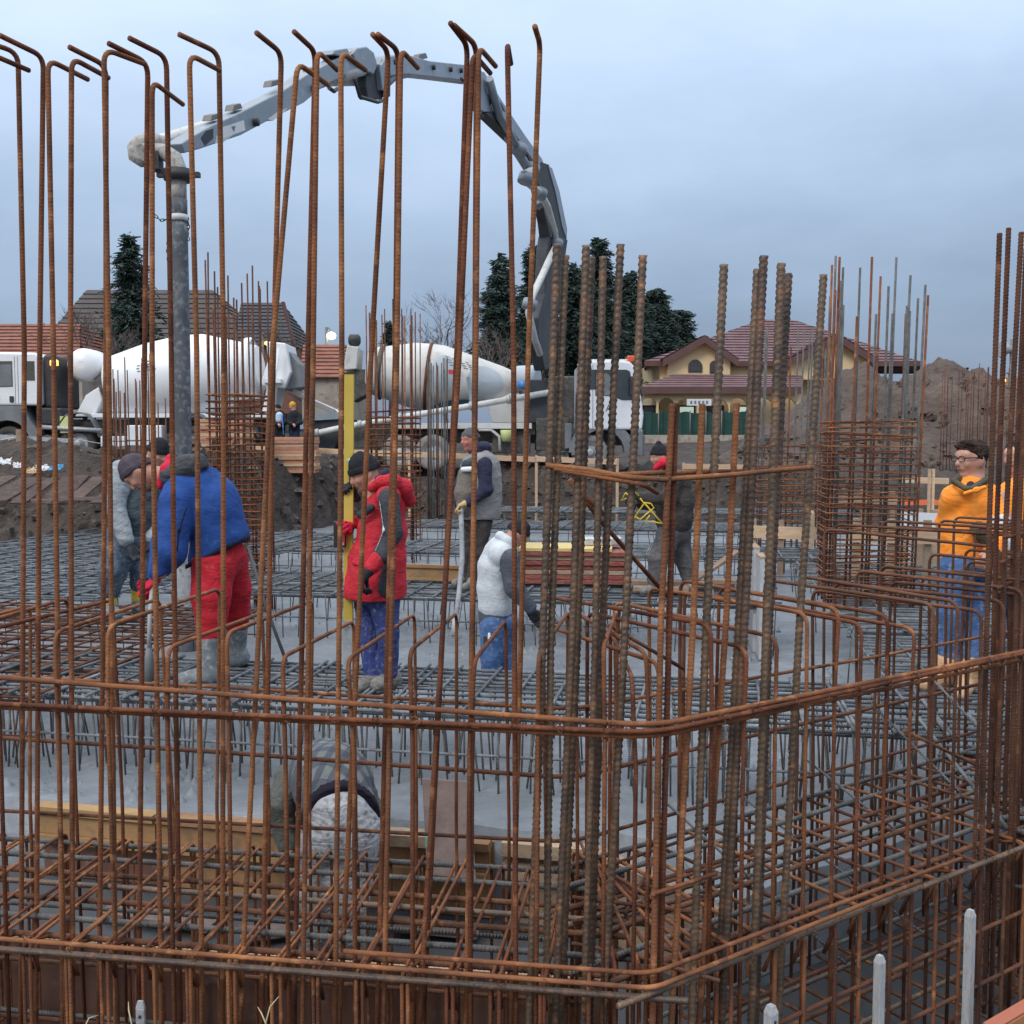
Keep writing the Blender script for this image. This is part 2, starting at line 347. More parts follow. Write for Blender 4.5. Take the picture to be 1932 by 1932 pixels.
heap('dirt_mound', 'low ridge of dark soil and rubble in front of the white mixer cab', -9.5, 24.5, [(-8.5, 24.3, .6, 3.6, 2.0), (-11.5, 24.6, .75, 3.4, 2.2), (-5.5, 25, .35, 3, 2)], 'earth', 29, res=80, ext=(8, 3.5))
# ------------------------------------------------------------------ near beam cage (below) and wall cage (above)
beam = thing('beam_cage', 'rusty beam cage of stirrups along the bottom edge of the pit', 'rebar cage', W(0, .5, -.8))
wall = thing('wall_cage', 'tall rusty wall cage of hooked and thick upright bars in the foreground', 'rebar cage', W(0, .3, -.8))
rj = lambda a: random.uniform(-a, a)
# stirrups: closed rectangles in pairs, square to each run
WB = .97
def stirrup(o, nrm, zt, zb, r, m):
    z = Vector((0, 0, 1)); A = o + nrm * .02; B = o + nrm * WB
    P = [A + z * (zt - .12) + nrm * .05, A + z * zt, B + z * zt, B + z * zb, A + z * zb, A + z * (zt + .012), A + z * (zt + .012) + nrm * .14 - z * .05]
    return bar('stirrup', P, r, m, beam, 6, rad=.035)
for s in np.arange(-3.3, -.35, .147):
    for k in (-.011, .012): stirrup(W(s + k + rj(.008), rj(.012)), (UT + US * rj(.02)).normalized(), rj(.012), -.82, .0068, 'rust')
for s in np.arange(.55, 4.6, .155):
    stirrup(C0 + DB * (s + rj(.012)) + NB * rj(.012), (NB + DB * rj(.03)).normalized(), rj(.015), -.82, .0078, 'rust_dark' if random.random() < .5 else 'rust')
for k, a in enumerate(np.linspace(.1, .9, 8)):         # fan round the corner
    nrm = (UT * (1 - a) + NB * a).normalized(); stirrup(cornr(0.03) + US * (-.28 + .2 * a) * (1 - a) + DB * .42 * a, nrm, rj(.02) + .01, -.82, .0075, 'rust')
# longitudinal bars
for z, offs, r in ((-.02, (.01, .15, .27, .40, .52, .65, .78, .93), .0105), (-.30, (.03, .93), .009), (-.55, (.03, .5, .93), .009), (-.79, (.03, .2, .38, .56, .75, .93), .011)):
    for o in offs:
        c = cornr(o); m = random.choice(['bar_steel', 'rust_dark', 'bar_thick', 'rust_dark']) if o > .02 else 'bar_thick'
        zz = Vector((0, 0, z + rj(.012))); near = z > -.1
        bar('longitudinal_bar', [W(-3.6, o + rj(.02)) + zz, c + US * (.12 + rj(.15)) + zz], r, m, beam, 10 if near else 6, ribs=(.017, .0014) if near else None)
        zz = zz + Vector((0, 0, .022))
        bar('longitudinal_bar', [c - DB * (.15 + rj(.1)) + zz, C0 + NB * (o + rj(.02)) + DB * 4.9 + zz], r, m, beam, 10 if near else 6, ribs=(.017, .0014) if near else None)
zz = Vector((0, 0, .035))
bar('longitudinal_bar', [W(-3.6, -.02) + zz, cornr(-.02) + zz + US * -.02, C0 - NB * .02 + DB * 1.3 + zz + Vector((0, 0, .02))], .008, 'rust', beam, 8, rad=.12)
bar('longitudinal_bar', [W(-1.0, -.0) + zz * 2, cornr(.0) + zz * 2 + US * -.02, C0 + DB * 1.6 + zz * 2], .0075, 'rust', beam, 8, rad=.16)
for k in range(10):                                     # loose ties and crossing pieces in the corner
    a = cornr(.1 + .08 * k) + US * rj(.25) + Vector((0, 0, .02 + rj(.02))); bar('tie_bar', [a, a + (UT * random.uniform(-.4, .5) + US * random.uniform(-.5, .5) + DB * .3)], .007, 'rust_dark', beam, 6)

# inverted-U hairpins over the wall, near leg outside, far leg inside
def hairpin(o, nrm, dirn, zt, wd, r, m):
    z = Vector((0, 0, 1)); A = o + nrm * .07; B = o + nrm * wd
    P = [A - z * .8, A + z * (zt - .3) + dirn * rj(.01), A + z * zt + dirn * rj(.015), B + z * (zt + rj(.02)) + dirn * rj(.03), B + z * .2 + dirn * rj(.02), B - z * .8]
    bar('hairpin', P, r, m, wall, 6, rad=.05)
for s in np.arange(-3.25, -.1, .205): hairpin(W(s + rj(.012), 0), UT, US, 1.05 + rj(.045), .86 + rj(.03), .0075, 'rust')
for a in np.linspace(.2, .8, 3):
    nrm = (UT * (1 - a) + NB * a).normalized(); hairpin(cornr(0.02) + US * (-.1 * (1 - a)) + DB * .12 * a, nrm, DB, 1.02 + rj(.05), .84, .0075, 'rust')
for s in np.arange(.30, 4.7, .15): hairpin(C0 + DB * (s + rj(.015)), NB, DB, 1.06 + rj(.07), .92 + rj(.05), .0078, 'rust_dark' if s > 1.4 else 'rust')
for s in np.arange(2.4, 4.7, .26): hairpin(C0 + DB * (s + rj(.03)) + NB * .3, NB, DB, 1.22 + rj(.06), 1.1 + rj(.1), .0078, 'rust_dark')

# tall hooked bars: bend, hook end, where they pass v=660 and v=1774 in the photograph; layer offset
HK = [(-20, 107, 55, 133, -10, -5, .1), (90, 118, 166, 150, 101, 117, .1), (135, 115, 205, 147, 133, 137, .1), (196, 98, 273, 121, 205, 217, .1), (287, 159, 345, 197, 287, 303, .1),
      (357, 108, 415, 133, 371, 380, .1), (561, 125, 620, 161, 514, 460, .1), (598, 101, 636, 132, 591, 573, .1), (643, 103, 689, 132, 645, 634, .1), (756, 99, 788, 128, 749, 727, .1),
      (903, 94, 935, 125, 898, 882, .1), (892, 106, 925, 138, 867, 800, .1), (957, 86, 964, 120, 969, 973, .1),
      (34, 105, -40, 75, 46, 40, .3), (82, 113, 0, 67, 75, 69, .3), (200, 130, 131, 89, 200, 188, .3), (279, 125, 205, 82, 273, 263, .3), (314, 113, 244, 72, 323, 338, .3),
      (413, 106, 338, 65, 422, 420, .3), (531, 106, 484, 62, 516, 497, .3), (595, 103, 555, 60, 581, 558, .3), (733, 103, 703, 65, 701, 648, .3), (752, 101, 713, 65, 746, 716, .3),
      (882, 92, 850, 44, 862, 806, .3), (899, 92, 857, 48, 896, 888, .3), (1019, 89, 1009, 50, 997, 968, .3)]
for bu, bv, hu, hv, u6, u17, off in HK:
    A, B = edgeL(off); b0 = on_line(u17, 1774, A, B); b1 = on_line(u6, 660, A, B); b2 = on_line(bu, bv - 6, A, B); h = gz(hu, hv, b2.z)
    low = b0 + (b0 - b1) * ((b0.z + .82) / max(.1, (b1.z - b0.z)))
    mid = b1 + US * 0 ; bar('upright_bar', [low, b0, mid, b2, h], .0086 if off < .2 else .009, 'rust', wall, 8, rad=.045)
# thick ribbed uprights: (top, v), through points, lowest; offset inward
TK = [((1051, 460), (1024, 1215), (1004, 1774), .10, .0128, 'L'), ((1067, 482), (1039, 1215), (1032, 1774), .13, .0118, 'L'), ((1106, 463), (1079, 1215), (1054, 1774), .13, .0128, 'L'),
      ((1116, 485), (1089, 1215), (1064, 1774), .20, .0125, 'L'), ((1138, 484), (1123, 1215), (1106, 1774), .12, .0115, 'L'), ((1171, 461), (1135, 1215), (1117, 1774), .17, .0125, 'L'),
      ((1213, 482), (1178, 1215), (1147, 1774), .13, .013, 'L'), ((1366, 499), (1333, 1167), (1312, 1737), .1, .0135, 'R'), ((1429, 508), (1394, 1167), (1362, 1737), .12, .0135, 'R'),
      ((1441, 483), (1405, 1167), (1372, 1737), .1, .0145, 'R'), ((1474, 497), (1447, 1167), (1425, 1737), .1, .0145, 'R'), ((1488, 516), (1452, 1167), (1432, 1737), .16, .0135, 'R'), ((1554, 518), (1509, 1167), (1478, 1737), .12, .0135, 'R')]
for t, mpt, b, off, r, sd in TK:
    A, B = edgeL(off) if sd == 'L' else edgeR(off); p = [on_line(*q, A, B) for q in (b, mpt, t)]; low = p[0] + (p[0] - p[1]) * ((p[0].z + .82) / (p[1].z - p[0].z))
    bar('thick_bar', [low, p[0], p[1], p[2]], r * .92, 'bar_thick', wall, 10, ribs=(.021, .0025))
TN = [((1268, 762), (1247, 1167), (1235, 1737), .07, .0098), ((1275, 760), (1263, 1167), (1248, 1737), .08, .0098), ((1325, 762), (1308, 1167), (1277, 1737), .09, .0105), ((1390, 760), (1370, 1167), (1332, 1737), .09, .0105)]
TN += [((1886, 440), (1866, 1000), (1850, 1700), .1, .0100), ((1903, 430), (1880, 1000), (1862, 1700), .2, .0100), ((1927, 438), (1897, 1000), (1876, 1700), .12, .0105), ((1936, 470), (1912, 1000), (1890, 1700), .3, .0105)]
TN += [((1946 + 14 * k, 470 + 40 * random.random()), (1922 + 12 * k, 1000), (1903 + 12 * k, 1700), .1 + .1 * (k % 3), .0105) for k in range(3)]
TN += [((1872, 1020), (1860, 1200), (1845, 1700), .3, .009), ((1930, 780), (1918, 1100), (1900, 1700), .4, .009)]
for t, mpt, b, off, r in TN:
    A, B = edgeR(off); p = [on_line(*q, A, B) for q in (b, mpt, t)]; low = p[0] + (p[0] - p[1]) * ((p[0].z + .82) / (p[1].z - p[0].z))
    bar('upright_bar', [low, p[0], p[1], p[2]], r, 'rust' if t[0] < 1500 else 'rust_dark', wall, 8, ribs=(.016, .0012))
# hoops
def hoop(z, off, r, m, sl=-3.6, sr=4.9, rad=.28, dz=0):   # dz: extra height at the left end
    Z = Vector((0, 0, z)); P = [W(sl, off + rj(.01)) + Z + Vector((0, 0, dz)), W(sl * .5, off + rj(.01)) + Z + Vector((0, 0, dz * .5 + rj(.006))), cornr(off) + Z, C0 + NB * (off + rj(.015)) + DB * sr * .45 + Z + Vector((0, 0, rj(.012))), C0 + NB * off + DB * sr + Z]
    bar('hoop_bar', P, r, m, wall, 8, rad=rad)
hoop(.832, .05, .0092, 'rust', dz=.13); hoop(.812, .045, .0088, 'rust', dz=.02); hoop(.793, .06, .0085, 'rust', dz=.015)
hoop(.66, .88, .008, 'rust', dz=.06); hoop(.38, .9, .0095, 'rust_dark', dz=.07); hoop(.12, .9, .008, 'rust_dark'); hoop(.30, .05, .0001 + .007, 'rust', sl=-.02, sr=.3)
A, B = edgeL(.09)
bar('hoop_bar', [on_line(1030, 878, A, B), on_line(1110, 886, A, B), on_line(1180, 900, A, B), on_line(1250, 905, *edgeR(.07)), on_line(1380, 896, *edgeR(.06)), on_line(1480, 886, *edgeR(.06)), on_line(1533, 882, *edgeR(.1))], .0085, 'rust', wall)
bar('hoop_bar', [on_line(1045, 884, A, B), on_line(1150, 896, A, B), on_line(1235, 892, *edgeR(.1)), on_line(1400, 889, *edgeR(.13)), on_line(1500, 880, *edgeR(.13))], .0078, 'rust', wall)
bar('hoop_bar', [on_line(1060, 888, A, B), on_line(1150, 903, A, B), on_line(1215, 915, *edgeR(.1)), on_line(1240, 930, *edgeR(.2))], .0075, 'rust', wall)
bar('link_bar', [at(1075, 905, 3.5), at(1135, 985, 3.6), at(1262, 1128, 3.9)], .0085, 'rust', wall)
bar('link_bar', [at(1082, 915, 3.55), at(1150, 980, 3.5)], .008, 'rust', wall)
bar('link_bar', [at(1150, 1180, 4.1), at(1290, 1262, 4.3)], .008, 'rust_dark', wall)
bar('link_bar', [C0 + NB * .2 + DB * 1.5 + Vector((0, 0, .55)), C0 + NB * .8 + DB * 3.2 + Vector((0, 0, -.1))], .008, 'rust', wall)
for k in range(6): s = .8 + .5 * k; bar('link_bar', [C0 + NB * .95 + DB * s + Vector((0, 0, .3 + rj(.2))), C0 + NB * .3 + DB * (s + .5) + Vector((0, 0, -.4))], .006, 'bar_grey', wall, 6)
for k in range(9): bar('link_bar', [C0 + NB * (.04 + .02 * k % .05) + DB * (1.9 + .35 * (k % 3)) + Vector((0, 0, 1.32 - .035 * k)), C0 + NB * (.75 + .05 * (k % 4)) + DB * (3.6 + .2 * (k % 3)) + Vector((0, 0, 1.22 - .04 * k))], .0078, 'rust_dark', wall, 6)

# ------------------------------------------------------------------ mats of the raft beams further back
def mats(label, s0, s1, t0, t1, ds, dt, m, legs=(.16, .5), r=.009, z=0.0, jit=.02, mid=True, leg_ends=True, rot=0, hook=False, rows4=False):
    th = thing('rebar_mat', label, 'rebar mat', WM((s0 + s1) / 2, (t0 + t1) / 2, -.5), group=None)
    n = 0
    for t in np.arange(t0, t1 + .001, dt):
        sbar('long_bar', WM(s0 + rj(.1), t + rj(jit), z + rj(.008)), WM(s1 + rj(.1), t + rj(jit), z + rj(.008)), r, m, th)
        if (n % 3) == 0: sbar('long_bar', WM(s0 + rj(.1), t + .035, z - .03), WM(s1 + rj(.1), t + .03, z - .03), r, m, th)
        n += 1
    for s in np.arange(s0, s1, ds):
        k = rj(.03); sbar('cross_bar', WM(s + k, t0 - .05, z + .02), WM(s + k + rj(.05), t1 + .05, z + .02), r, m, th)
        if random.random() < .35: sbar('cross_bar', WM(s + k + .025, t0 - .05, z + .02), WM(s + k + .025, t1 + .05, z + .02), r, m, th)
    if legs:
        ls, ld = legs
        rows = [t0, t1] + ([(t0 + t1) / 2] if mid else []) + ([t0 + .3, t0 + .16] if rows4 else [])
        for t in rows:
            for s in np.arange(s0, s1, ls):
                a = WM(s + rj(.03), t + rj(.04), z); sbar('leg_bar', a, WM(s + rj(.05), t + rj(.07), z - ld - random.choice([0, .02, .04])), r * .6, 'rust_dark' if m == 'rust_dark' else 'bar_steel', th, 6)
        for t in rows[:2]: sbar('long_bar', WM(s0, t, z - .26), WM(s1, t, z - .26), r * .8, m, th)
    return th
mats('grey cement-splashed bar mat under the blue and red jackets', -5.2, 1.6, 3.1, 4.35, .26, .125, 'bar_grey', (.12, .53), r=.0115, rows4=True)
mats('grey bar mat behind the man in the white vest', -6, 1.0, 7.9, 9.9, .3, .15, 'bar_grey', (.17, .5), r=.0115)
mats('third bar mat row beyond the grey quilted vest', -7, 2.2, 12.6, 14.4, .4, .2, 'bar_grey', (.25, .5), r=.013, mid=False)
mats('fourth bar mat row, in front of the plank fence', -6.5, 3.0, 17.5, 19.4, .5, .25, 'bar_grey', (.3, .5), r=.014, mid=False)
mats('farthest bar mat row, at the foot of the dark bank', -5, 4.0, 22.6, 24.4, .6, .3, 'bar_grey', (.4, .5), r=.016, mid=False)
mats('rust-brown bar mat on the left behind the yellow boots', -10, -4.2, 3.0, 6.8, .24, .17, 'rust_dark', (.2, .5), mid=True)
mats('grey and brown bar mat at the far left beside the slab', -11.5, -6.2, 7.2, 12.3, .4, .22, 'bar_grey', (.3, .5), r=.012)
mats('wide bar mat under the orange jackets on the right', 1.5, 6.5, 1.6, 6.4, .3, .13, 'bar_grey', (.22, .5), r=.0105)
mats('dense bar mat beside the square column cage', 1.5, 6.5, 6.6, 12.0, .45, .15, 'bar_grey', (.3, .5), r=.012)

mats('far left bar mat in front of the brown formwork', -11.5, -6.4, 12.6, 15.6, .5, .25, 'bar_grey', (.35, .5), r=.013)

# ------------------------------------------------------------------ column cages
def column(label, cx, cy, wx, wy, ztops, hoops, m, r=.011, zb=-.5, hr=.006, rot=ROT, nx=4, ny=3, hm='rust_dark', lean=0.0, extra=0):
    th = thing('column_cage', label, 'rebar cage', (cx, cy, zb)); M = Matrix.Rotation(rot, 3, 'Z'); o = Vector((cx, cy, 0))
    pts = [(-wx / 2 + wx * i / (nx - 1), y) for i in range(nx) for y in (-wy / 2, wy / 2)] + [(x, -wy / 2 + wy * j / (ny - 1)) for j in range(1, ny - 1) for x in (-wx / 2, wx / 2)]
    for p in pts:
        for e in range(1 + (random.random() < extra)):
            zt = random.uniform(*ztops); a = o + M @ Vector((p[0] + e * .03, p[1], 0)); b = a + M @ Vector((lean + rj(.03), rj(.03), 0))
            sbar('upright_bar', (a.x, a.y, zb), (b.x, b.y, round(zt, 1)), r, m if random.random() < .75 else hm, th, 8)
    z = hoops[0]
    while z < hoops[1]:
        for sc_ in ((1.06, 1.06), (1.06, .42)) if random.random() < .6 else ((1.06, 1.06),):
            hx, hy = wx / 2 * sc_[0] + .012, wy / 2 * sc_[1] + .012; tl = rj(.02)
            P = [o + M @ Vector((sx2 * hx, sy2 * hy, z + tl * sx2 + rj(.01))) for sx2, sy2 in ((0, -1), (1, -1), (1, 1), (-1, 1), (-1, -1), (.05, -1))]
            bar('stirrup', P, hr, hm, th, 6, rad=.04)
        z += hoops[2] * random.uniform(.8, 1.2)
    return th
column('rusty column cage behind the blue jacket', -3.52, 13.6, .62, .5, (3.0, 4.2), (-.3, 2.35, .085), 'rust_dark', nx=6, extra=.6, hm='rust', hr=.0085)
column('column cage left of the mixer drum, behind the yellow staff', -2.2, 19.5, .85, .6, (3.9, 4.3), (0, 2.4, .11), 'rust_dark', hm='rust', hr=.009, nx=6, extra=.6)
column('slim bundle of column bars in front of the mixer drum', -1.95, 27.5, .45, .35, (3.6, 4.0), (-.3, .2, .3), 'bar_steel', nx=4, r=.014, extra=.5)
column('large square column cage right of the man in brown', 3.77, 11.2, .82, .7, (2.9, 3.75), (.06, 1.98, .066), 'bar_steel', zb=.0, nx=6, ny=4, r=.0125, extra=.45, lean=.06, hm='rust', hr=.007)
column('column cage between the brown heap and the thick bars', 4.75, 18, 1.0, .8, (3.2, 3.9), (-.3, 1.75, .11), 'bar_steel', hm='rust', hr=.009, nx=6, r=.014, lean=.05, extra=.2)
column('far column cage left of the orange jacket', 13.3, 31, 1.1, .8, (3.6, 4.0), (-.2, 1.2, .5), 'rust_dark', nx=5, r=.014, zb=0)
column('far column cage above the head with glasses', 12.2, 27, .9, .6, (3.4, 3.7), (-.2, 1.0, .5), 'rust_dark', nx=4, r=.013, zb=0)
column('column cage standing at the far left behind the bent men', -6.6, 18.5, .8, .6, (2.3, 3.0), (0, 1.9, .2), 'rust_dark', nx=4, r=.011)
column('small column cage under the wheel of the white mixer', -7.3, 20.0, .6, .5, (2.9, 3.4), (.3, 1.6, .18), 'rust_dark', nx=4, r=.011, extra=.3)

# tie wires at the hoop crossings
def tie(p, nrm):
    if 'tie' not in _SB:
        g = G(); g.tube([Vector((.016 * math.cos(t), .012 * math.sin(t * 2), .016 * math.sin(t))) for t in np.linspace(0, 2 * math.pi, 11)], .0017, 5); g.tube([(.0, -.013, .0), (.008, -.03, .012), (.022, -.036, .004)], .0015, 4)
        me = bpy.data.meshes.new('tie_wire'); me.from_pydata(g.v, [], g.f); me.materials.append(MATS['rust_dark']); _SB['tie'] = me
    o = bpy.data.objects.new('tie_wire', _SB['tie']); COL.objects.link(o); o.location = p; o.rotation_euler = (rj(.6), rj(.6), rj(.5)); par(o, wall)
for z, off in ((.82, .04),):
    for s in np.arange(-2.4, -.1, .15): tie(W(s + rj(.02), off - .005, z + rj(.006)), UT)
    for s in np.arange(.3, 2.6, .17): tie(C0 + DB * (s + rj(.02)) + NB * (off - .005) + Vector((0, 0, z + rj(.008))), NB)
for s in np.arange(-2.4, -.1, .147): tie(W(s, .0, .02 + rj(.01)), UT)
for s in np.arange(.4, 2.4, .155): tie(C0 + DB * s + Vector((0, 0, .02 + rj(.01))), NB)
# ------------------------------------------------------------------ background materials
mat('paint_white', (.70, .72, .74), (.80, .81, .82), 1.2, .35, .03, 30, c3=(.58, .585, .58), f2=.26)
mat('drum_white', (.72, .74, .76), (.82, .83, .84), .8, .4, .03, 20, c3=(.60, .60, .59), f2=.28)
mat('drum_dusty', (.50, .50, .48), (.62, .61, .585), .9, .6, .08, 20, c3=(.42, .40, .365), f2=.34)
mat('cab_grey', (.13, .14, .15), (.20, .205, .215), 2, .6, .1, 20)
mat('black_part', (.02, .021, .024), (.045, .045, .047), 4, .6, .1, 30)
mat('chassis', (.05, .048, .046), (.115, .105, .095), 3, .8, .2, 20, c3=(.17, .145, .12))
mat('tyre', (.035, .033, .032), (.10, .088, .076), 3, .9, .2, 25)
mat('tyre_dusty', (.20, .185, .165), (.29, .27, .245), 3, .9, .2, 25)
mat('glass', (.03, .04, .045), (.05, .06, .065), 2, .08, spec=.8)
mat('teal_paint', (.05, .16, .22), (.07, .20, .27), 2, .5)
mat('grey_patch', (.36, .41, .46), (.42, .47, .52), 1, .5)
mat('text_grey', (.16, .17, .20), None, 2, .6)
mat('red_mark', (.55, .05, .06), None, 2, .5)
mat('blue_sticker', (.06, .22, .55), (.1, .28, .6), 3, .4)
mat('amber_lit', (.8, .35, .05), None, 2, .3, emit=((1, .45, .08), 3.0))
mat('orange_lens', (.75, .12, .03), None, 2, .25)
mat('lamp_warm', (.9, .8, .6), None, 2, .3, emit=((1, .82, .55), 9.0))
mat('window_lit', (.7, .8, .7), None, 2, .3, emit=((.75, 1, .8), .45))
mat('yellow_bucket', (.55, .6, .25), None, 3, .5)
mat('boom_grey', (.19, .225, .265), (.255, .295, .335), 1.5, .42, .05, 20, c3=(.40, .42, .43), f2=.28)
mat('boom_dark', (.024, .028, .034), (.048, .054, .063), 2, .7, .05, 20)
mat('pipe_white', (.48, .48, .46), (.58, .58, .56), 3, .55, .1, 20, c3=(.38, .36, .33))
mat('crust', (.36, .34, .315), (.50, .48, .45), 5, .95, .6, 20, c3=(.22, .18, .15), f2=.36)
mat('hose_dark', (.055, .062, .072), (.10, .11, .125), 4, .7, .2, 20, c3=(.22, .23, .24), f2=.38)
mat('hose_cement', (.26, .275, .29), (.38, .39, .40), 5, .85, .4, 20, c3=(.16, .17, .18), f2=.36)
mat('wall_cream', (.76, .56, .31), (.82, .62, .36), 1, .9, .05, 20)
mat('roof_plum', (.120, .066, .074), (.170, .098, .105), 2, .75, .15, 12, rnd=.05)
mat('fascia', (.095, .045, .04), (.13, .06, .055), 2, .7)
mat('roof_red', (.20, .075, .05), (.29, .12, .08), 1.2, .9, .3, 8, c3=(.13, .075, .065), f2=.38)
mat('roof_dark', (.036, .038, .047), (.060, .061, .071), 1.5, .85, .2, 8)
mat('roof_brown', (.055, .046, .044), (.088, .074, .070), 1.2, .9, .2, 8)
mat('wall_dirty', (.30, .255, .21), (.42, .37, .31), 1.5, .95, .3, 8, c3=(.2, .16, .13))
mat('brick_gable', (.16, .075, .055), (.22, .11, .08), 2, .9, .2, 10)
mat('net_green', (.010, .045, .037), (.018, .068, .055), 1.5, .85, .3, 10)
mat('pole_metal', (.16, .15, .14), None, 3, .6)
mat('conifer', (.018, .036, .032), (.050, .084, .066), 1.6, .9, c3=(.075, .11, .07), f2=.32, rnd=0)
mat('bark', (.070, .052, .042), (.125, .095, .078), 3, .95, .3, 20)
mat('twig', (.105, .082, .074), (.165, .13, .115), 2, .95)
mat('litter_white', (.62, .63, .64), (.72, .72, .72), 3, .7)
mat('litter_blue', (.10, .35, .55), None, 3, .6)

# ------------------------------------------------------------------ trees
def conifer(label, u, v0, v1, wpx, d, seed, ex=.7):
    rs = np.random.RandomState(seed); top = at(u, v0, d); bot = at(u, v1, d); gzv = float(tz(np.array([bot.x]), np.array([d]))[0])
    base = Vector((bot.x, d, gzv)); H = top.z - gzv; Wd = wpx / 1980.0 * d / 2 * 1.22; zc = bot.z - gzv
    th = thing('conifer_tree', label, 'tree', base)
    g = G(); g.tube([base + Vector((0, 0, -.2)), base + Vector((0, 0, H * .5)), base + Vector((0, 0, H * .97))], [.22, .13, .02], 7); g.build('trunk', 'bark', th)
    V = []; Q = []
    z = H * .985
    while z > max(.5, zc - .8):
        f = (H - z) / (H - zc + .01); rad = Wd * (min(1, f) ** ex) * rs.uniform(.55, 1.18) + .1
        nb = int(7 + 13 * min(1, f))
        for k in range(nb):
            a = rs.uniform(0, 6.283); L = rad * rs.uniform(.55, 1.12); dr = -.38 * L + rs.uniform(-.2, .3)
            nl = int(7 + L * 21)
            for j in range(nl):
                t = (j + rs.rand()) / nl; p = np.array((base.x + math.cos(a) * L * t, base.y + math.sin(a) * L * t, base.z + z + dr * t * t + (.22 * L * t * (1 - t))))
                p += rs.normal(0, .07, 3); sz = rs.uniform(.10, .21) * (d / 52) ** .5 * (1.25 - .5 * t)
                dv = np.array((math.cos(a + rs.normal(0, .7)), math.sin(a + rs.normal(0, .7)), rs.normal(-.25, .3))) * sz * 1.7; sv = rs.normal(0, 1, 3); sv = np.cross(dv, sv); sv /= np.linalg.norm(sv) + 1e-6; sv *= sz * .27
                n0 = len(V); V += [p - sv, p + sv, p + dv + sv * .5, p + dv - sv * .5]; Q.append((n0, n0 + 1, n0 + 2, n0 + 3))
        z -= rs.uniform(.13, .24) * (1 + .15 * f)
    obj('crown', npmesh('crown', V, Q, False), 'conifer', th); return th
conifer('dark spruce rising behind the concrete hose on the left', 250, 443, 672, 118, 50, 1, .62)
conifer('dark fir left of the boom column, broad and blunt topped', 943, 480, 700, 112, 50, 2, .62)
conifer('dark fir just left of the boom, behind a hooked bar', 1006, 464, 700, 96, 56, 3, .62)
conifer('tallest dark fir right of the boom column', 1131, 450, 705, 124, 64, 4, .62)
conifer('dark fir between the boom and the tallest fir', 1082, 498, 705, 104, 58, 9, .6)
conifer('bushy dark fir right of the tallest one', 1186, 512, 700, 112, 72, 5, .5)
conifer('rounded dark conifer over the left end of the yellow house roof', 1236, 545, 700, 110, 76, 6, .42)
conifer('lower spreading dark conifer touching the yellow house roof', 1282, 585, 700, 84, 78, 8, .42)
conifer('tiny far conifer above the mixer drum', 737, 608, 660, 26, 75, 7, .7)

def bare(label, u, v0, v1, wpx, d, seed, m='twig', depth=5, nm='bare_tree', dense=1.0):
    rs = random.Random(seed); top = at(u, v0, d); gv = float(tz(np.array([top.x]), np.array([d]))[0]); H = top.z - gv; base = Vector((top.x, d, gv)); spread = wpx / 1980.0 * d / 2 / H
    th = thing(nm, label, 'tree', base); tr = G(); br = G()
    def grow(p, dv, L, r, k):
        q = p + dv * L; mid = (p + q) / 2 + Vector((rs.uniform(-1, 1), rs.uniform(-1, 1), rs.uniform(-.5, .5))) * L * .07
        (tr if k == 0 else br).tube([p, mid, q], [r, r * .85, r * .68], 4 if k else 7, cap=False)
        if k >= depth: return
        for i in range(rs.choice([2, 3, 3]) if k else 5):
            nd = (dv + Vector((rs.gauss(0, 1), rs.gauss(0, 1), rs.gauss(.1, .5))) * (.55 if k else .75) * (.6 + spread)).normalized(); grow(p + (q - p) * rs.uniform(.55, 1), nd, L * rs.uniform(.55, .85), max(.008, r * rs.uniform(.45, .65)), k + 1)
    grow(base, Vector((rs.gauss(0, .05), 0, 1)).normalized(), H * .34, H * .018, 0)
    tr.build('trunk', 'bark', th); br.build('crown', m, th); return th
bare('bare leafless tree above the mixer drum', 838, 552, 680, 120, 50, 11, depth=6)
bare('bare brownish shrub left of the boom foot', 955, 600, 690, 110, 45, 12, depth=6, nm='bare_shrub')
bare('bare grey tree before the dark roof on the far left', 150, 545, 690, 120, 46, 13, depth=6)
bare('bare grey tree left of the spruce, close to its trunk', 205, 575, 690, 110, 45, 14, depth=6)
bare('bare branches in front of the brown roof right of the hose', 385, 570, 670, 110, 47, 15, depth=6)
bare('bare shrub beside the gable of the dark roof', 575, 600, 690, 70, 50, 16, depth=6, nm='bare_shrub')
bare('bare bush in front of the slate roof', 465, 590, 680, 90, 46, 17, depth=6, nm='bare_shrub')

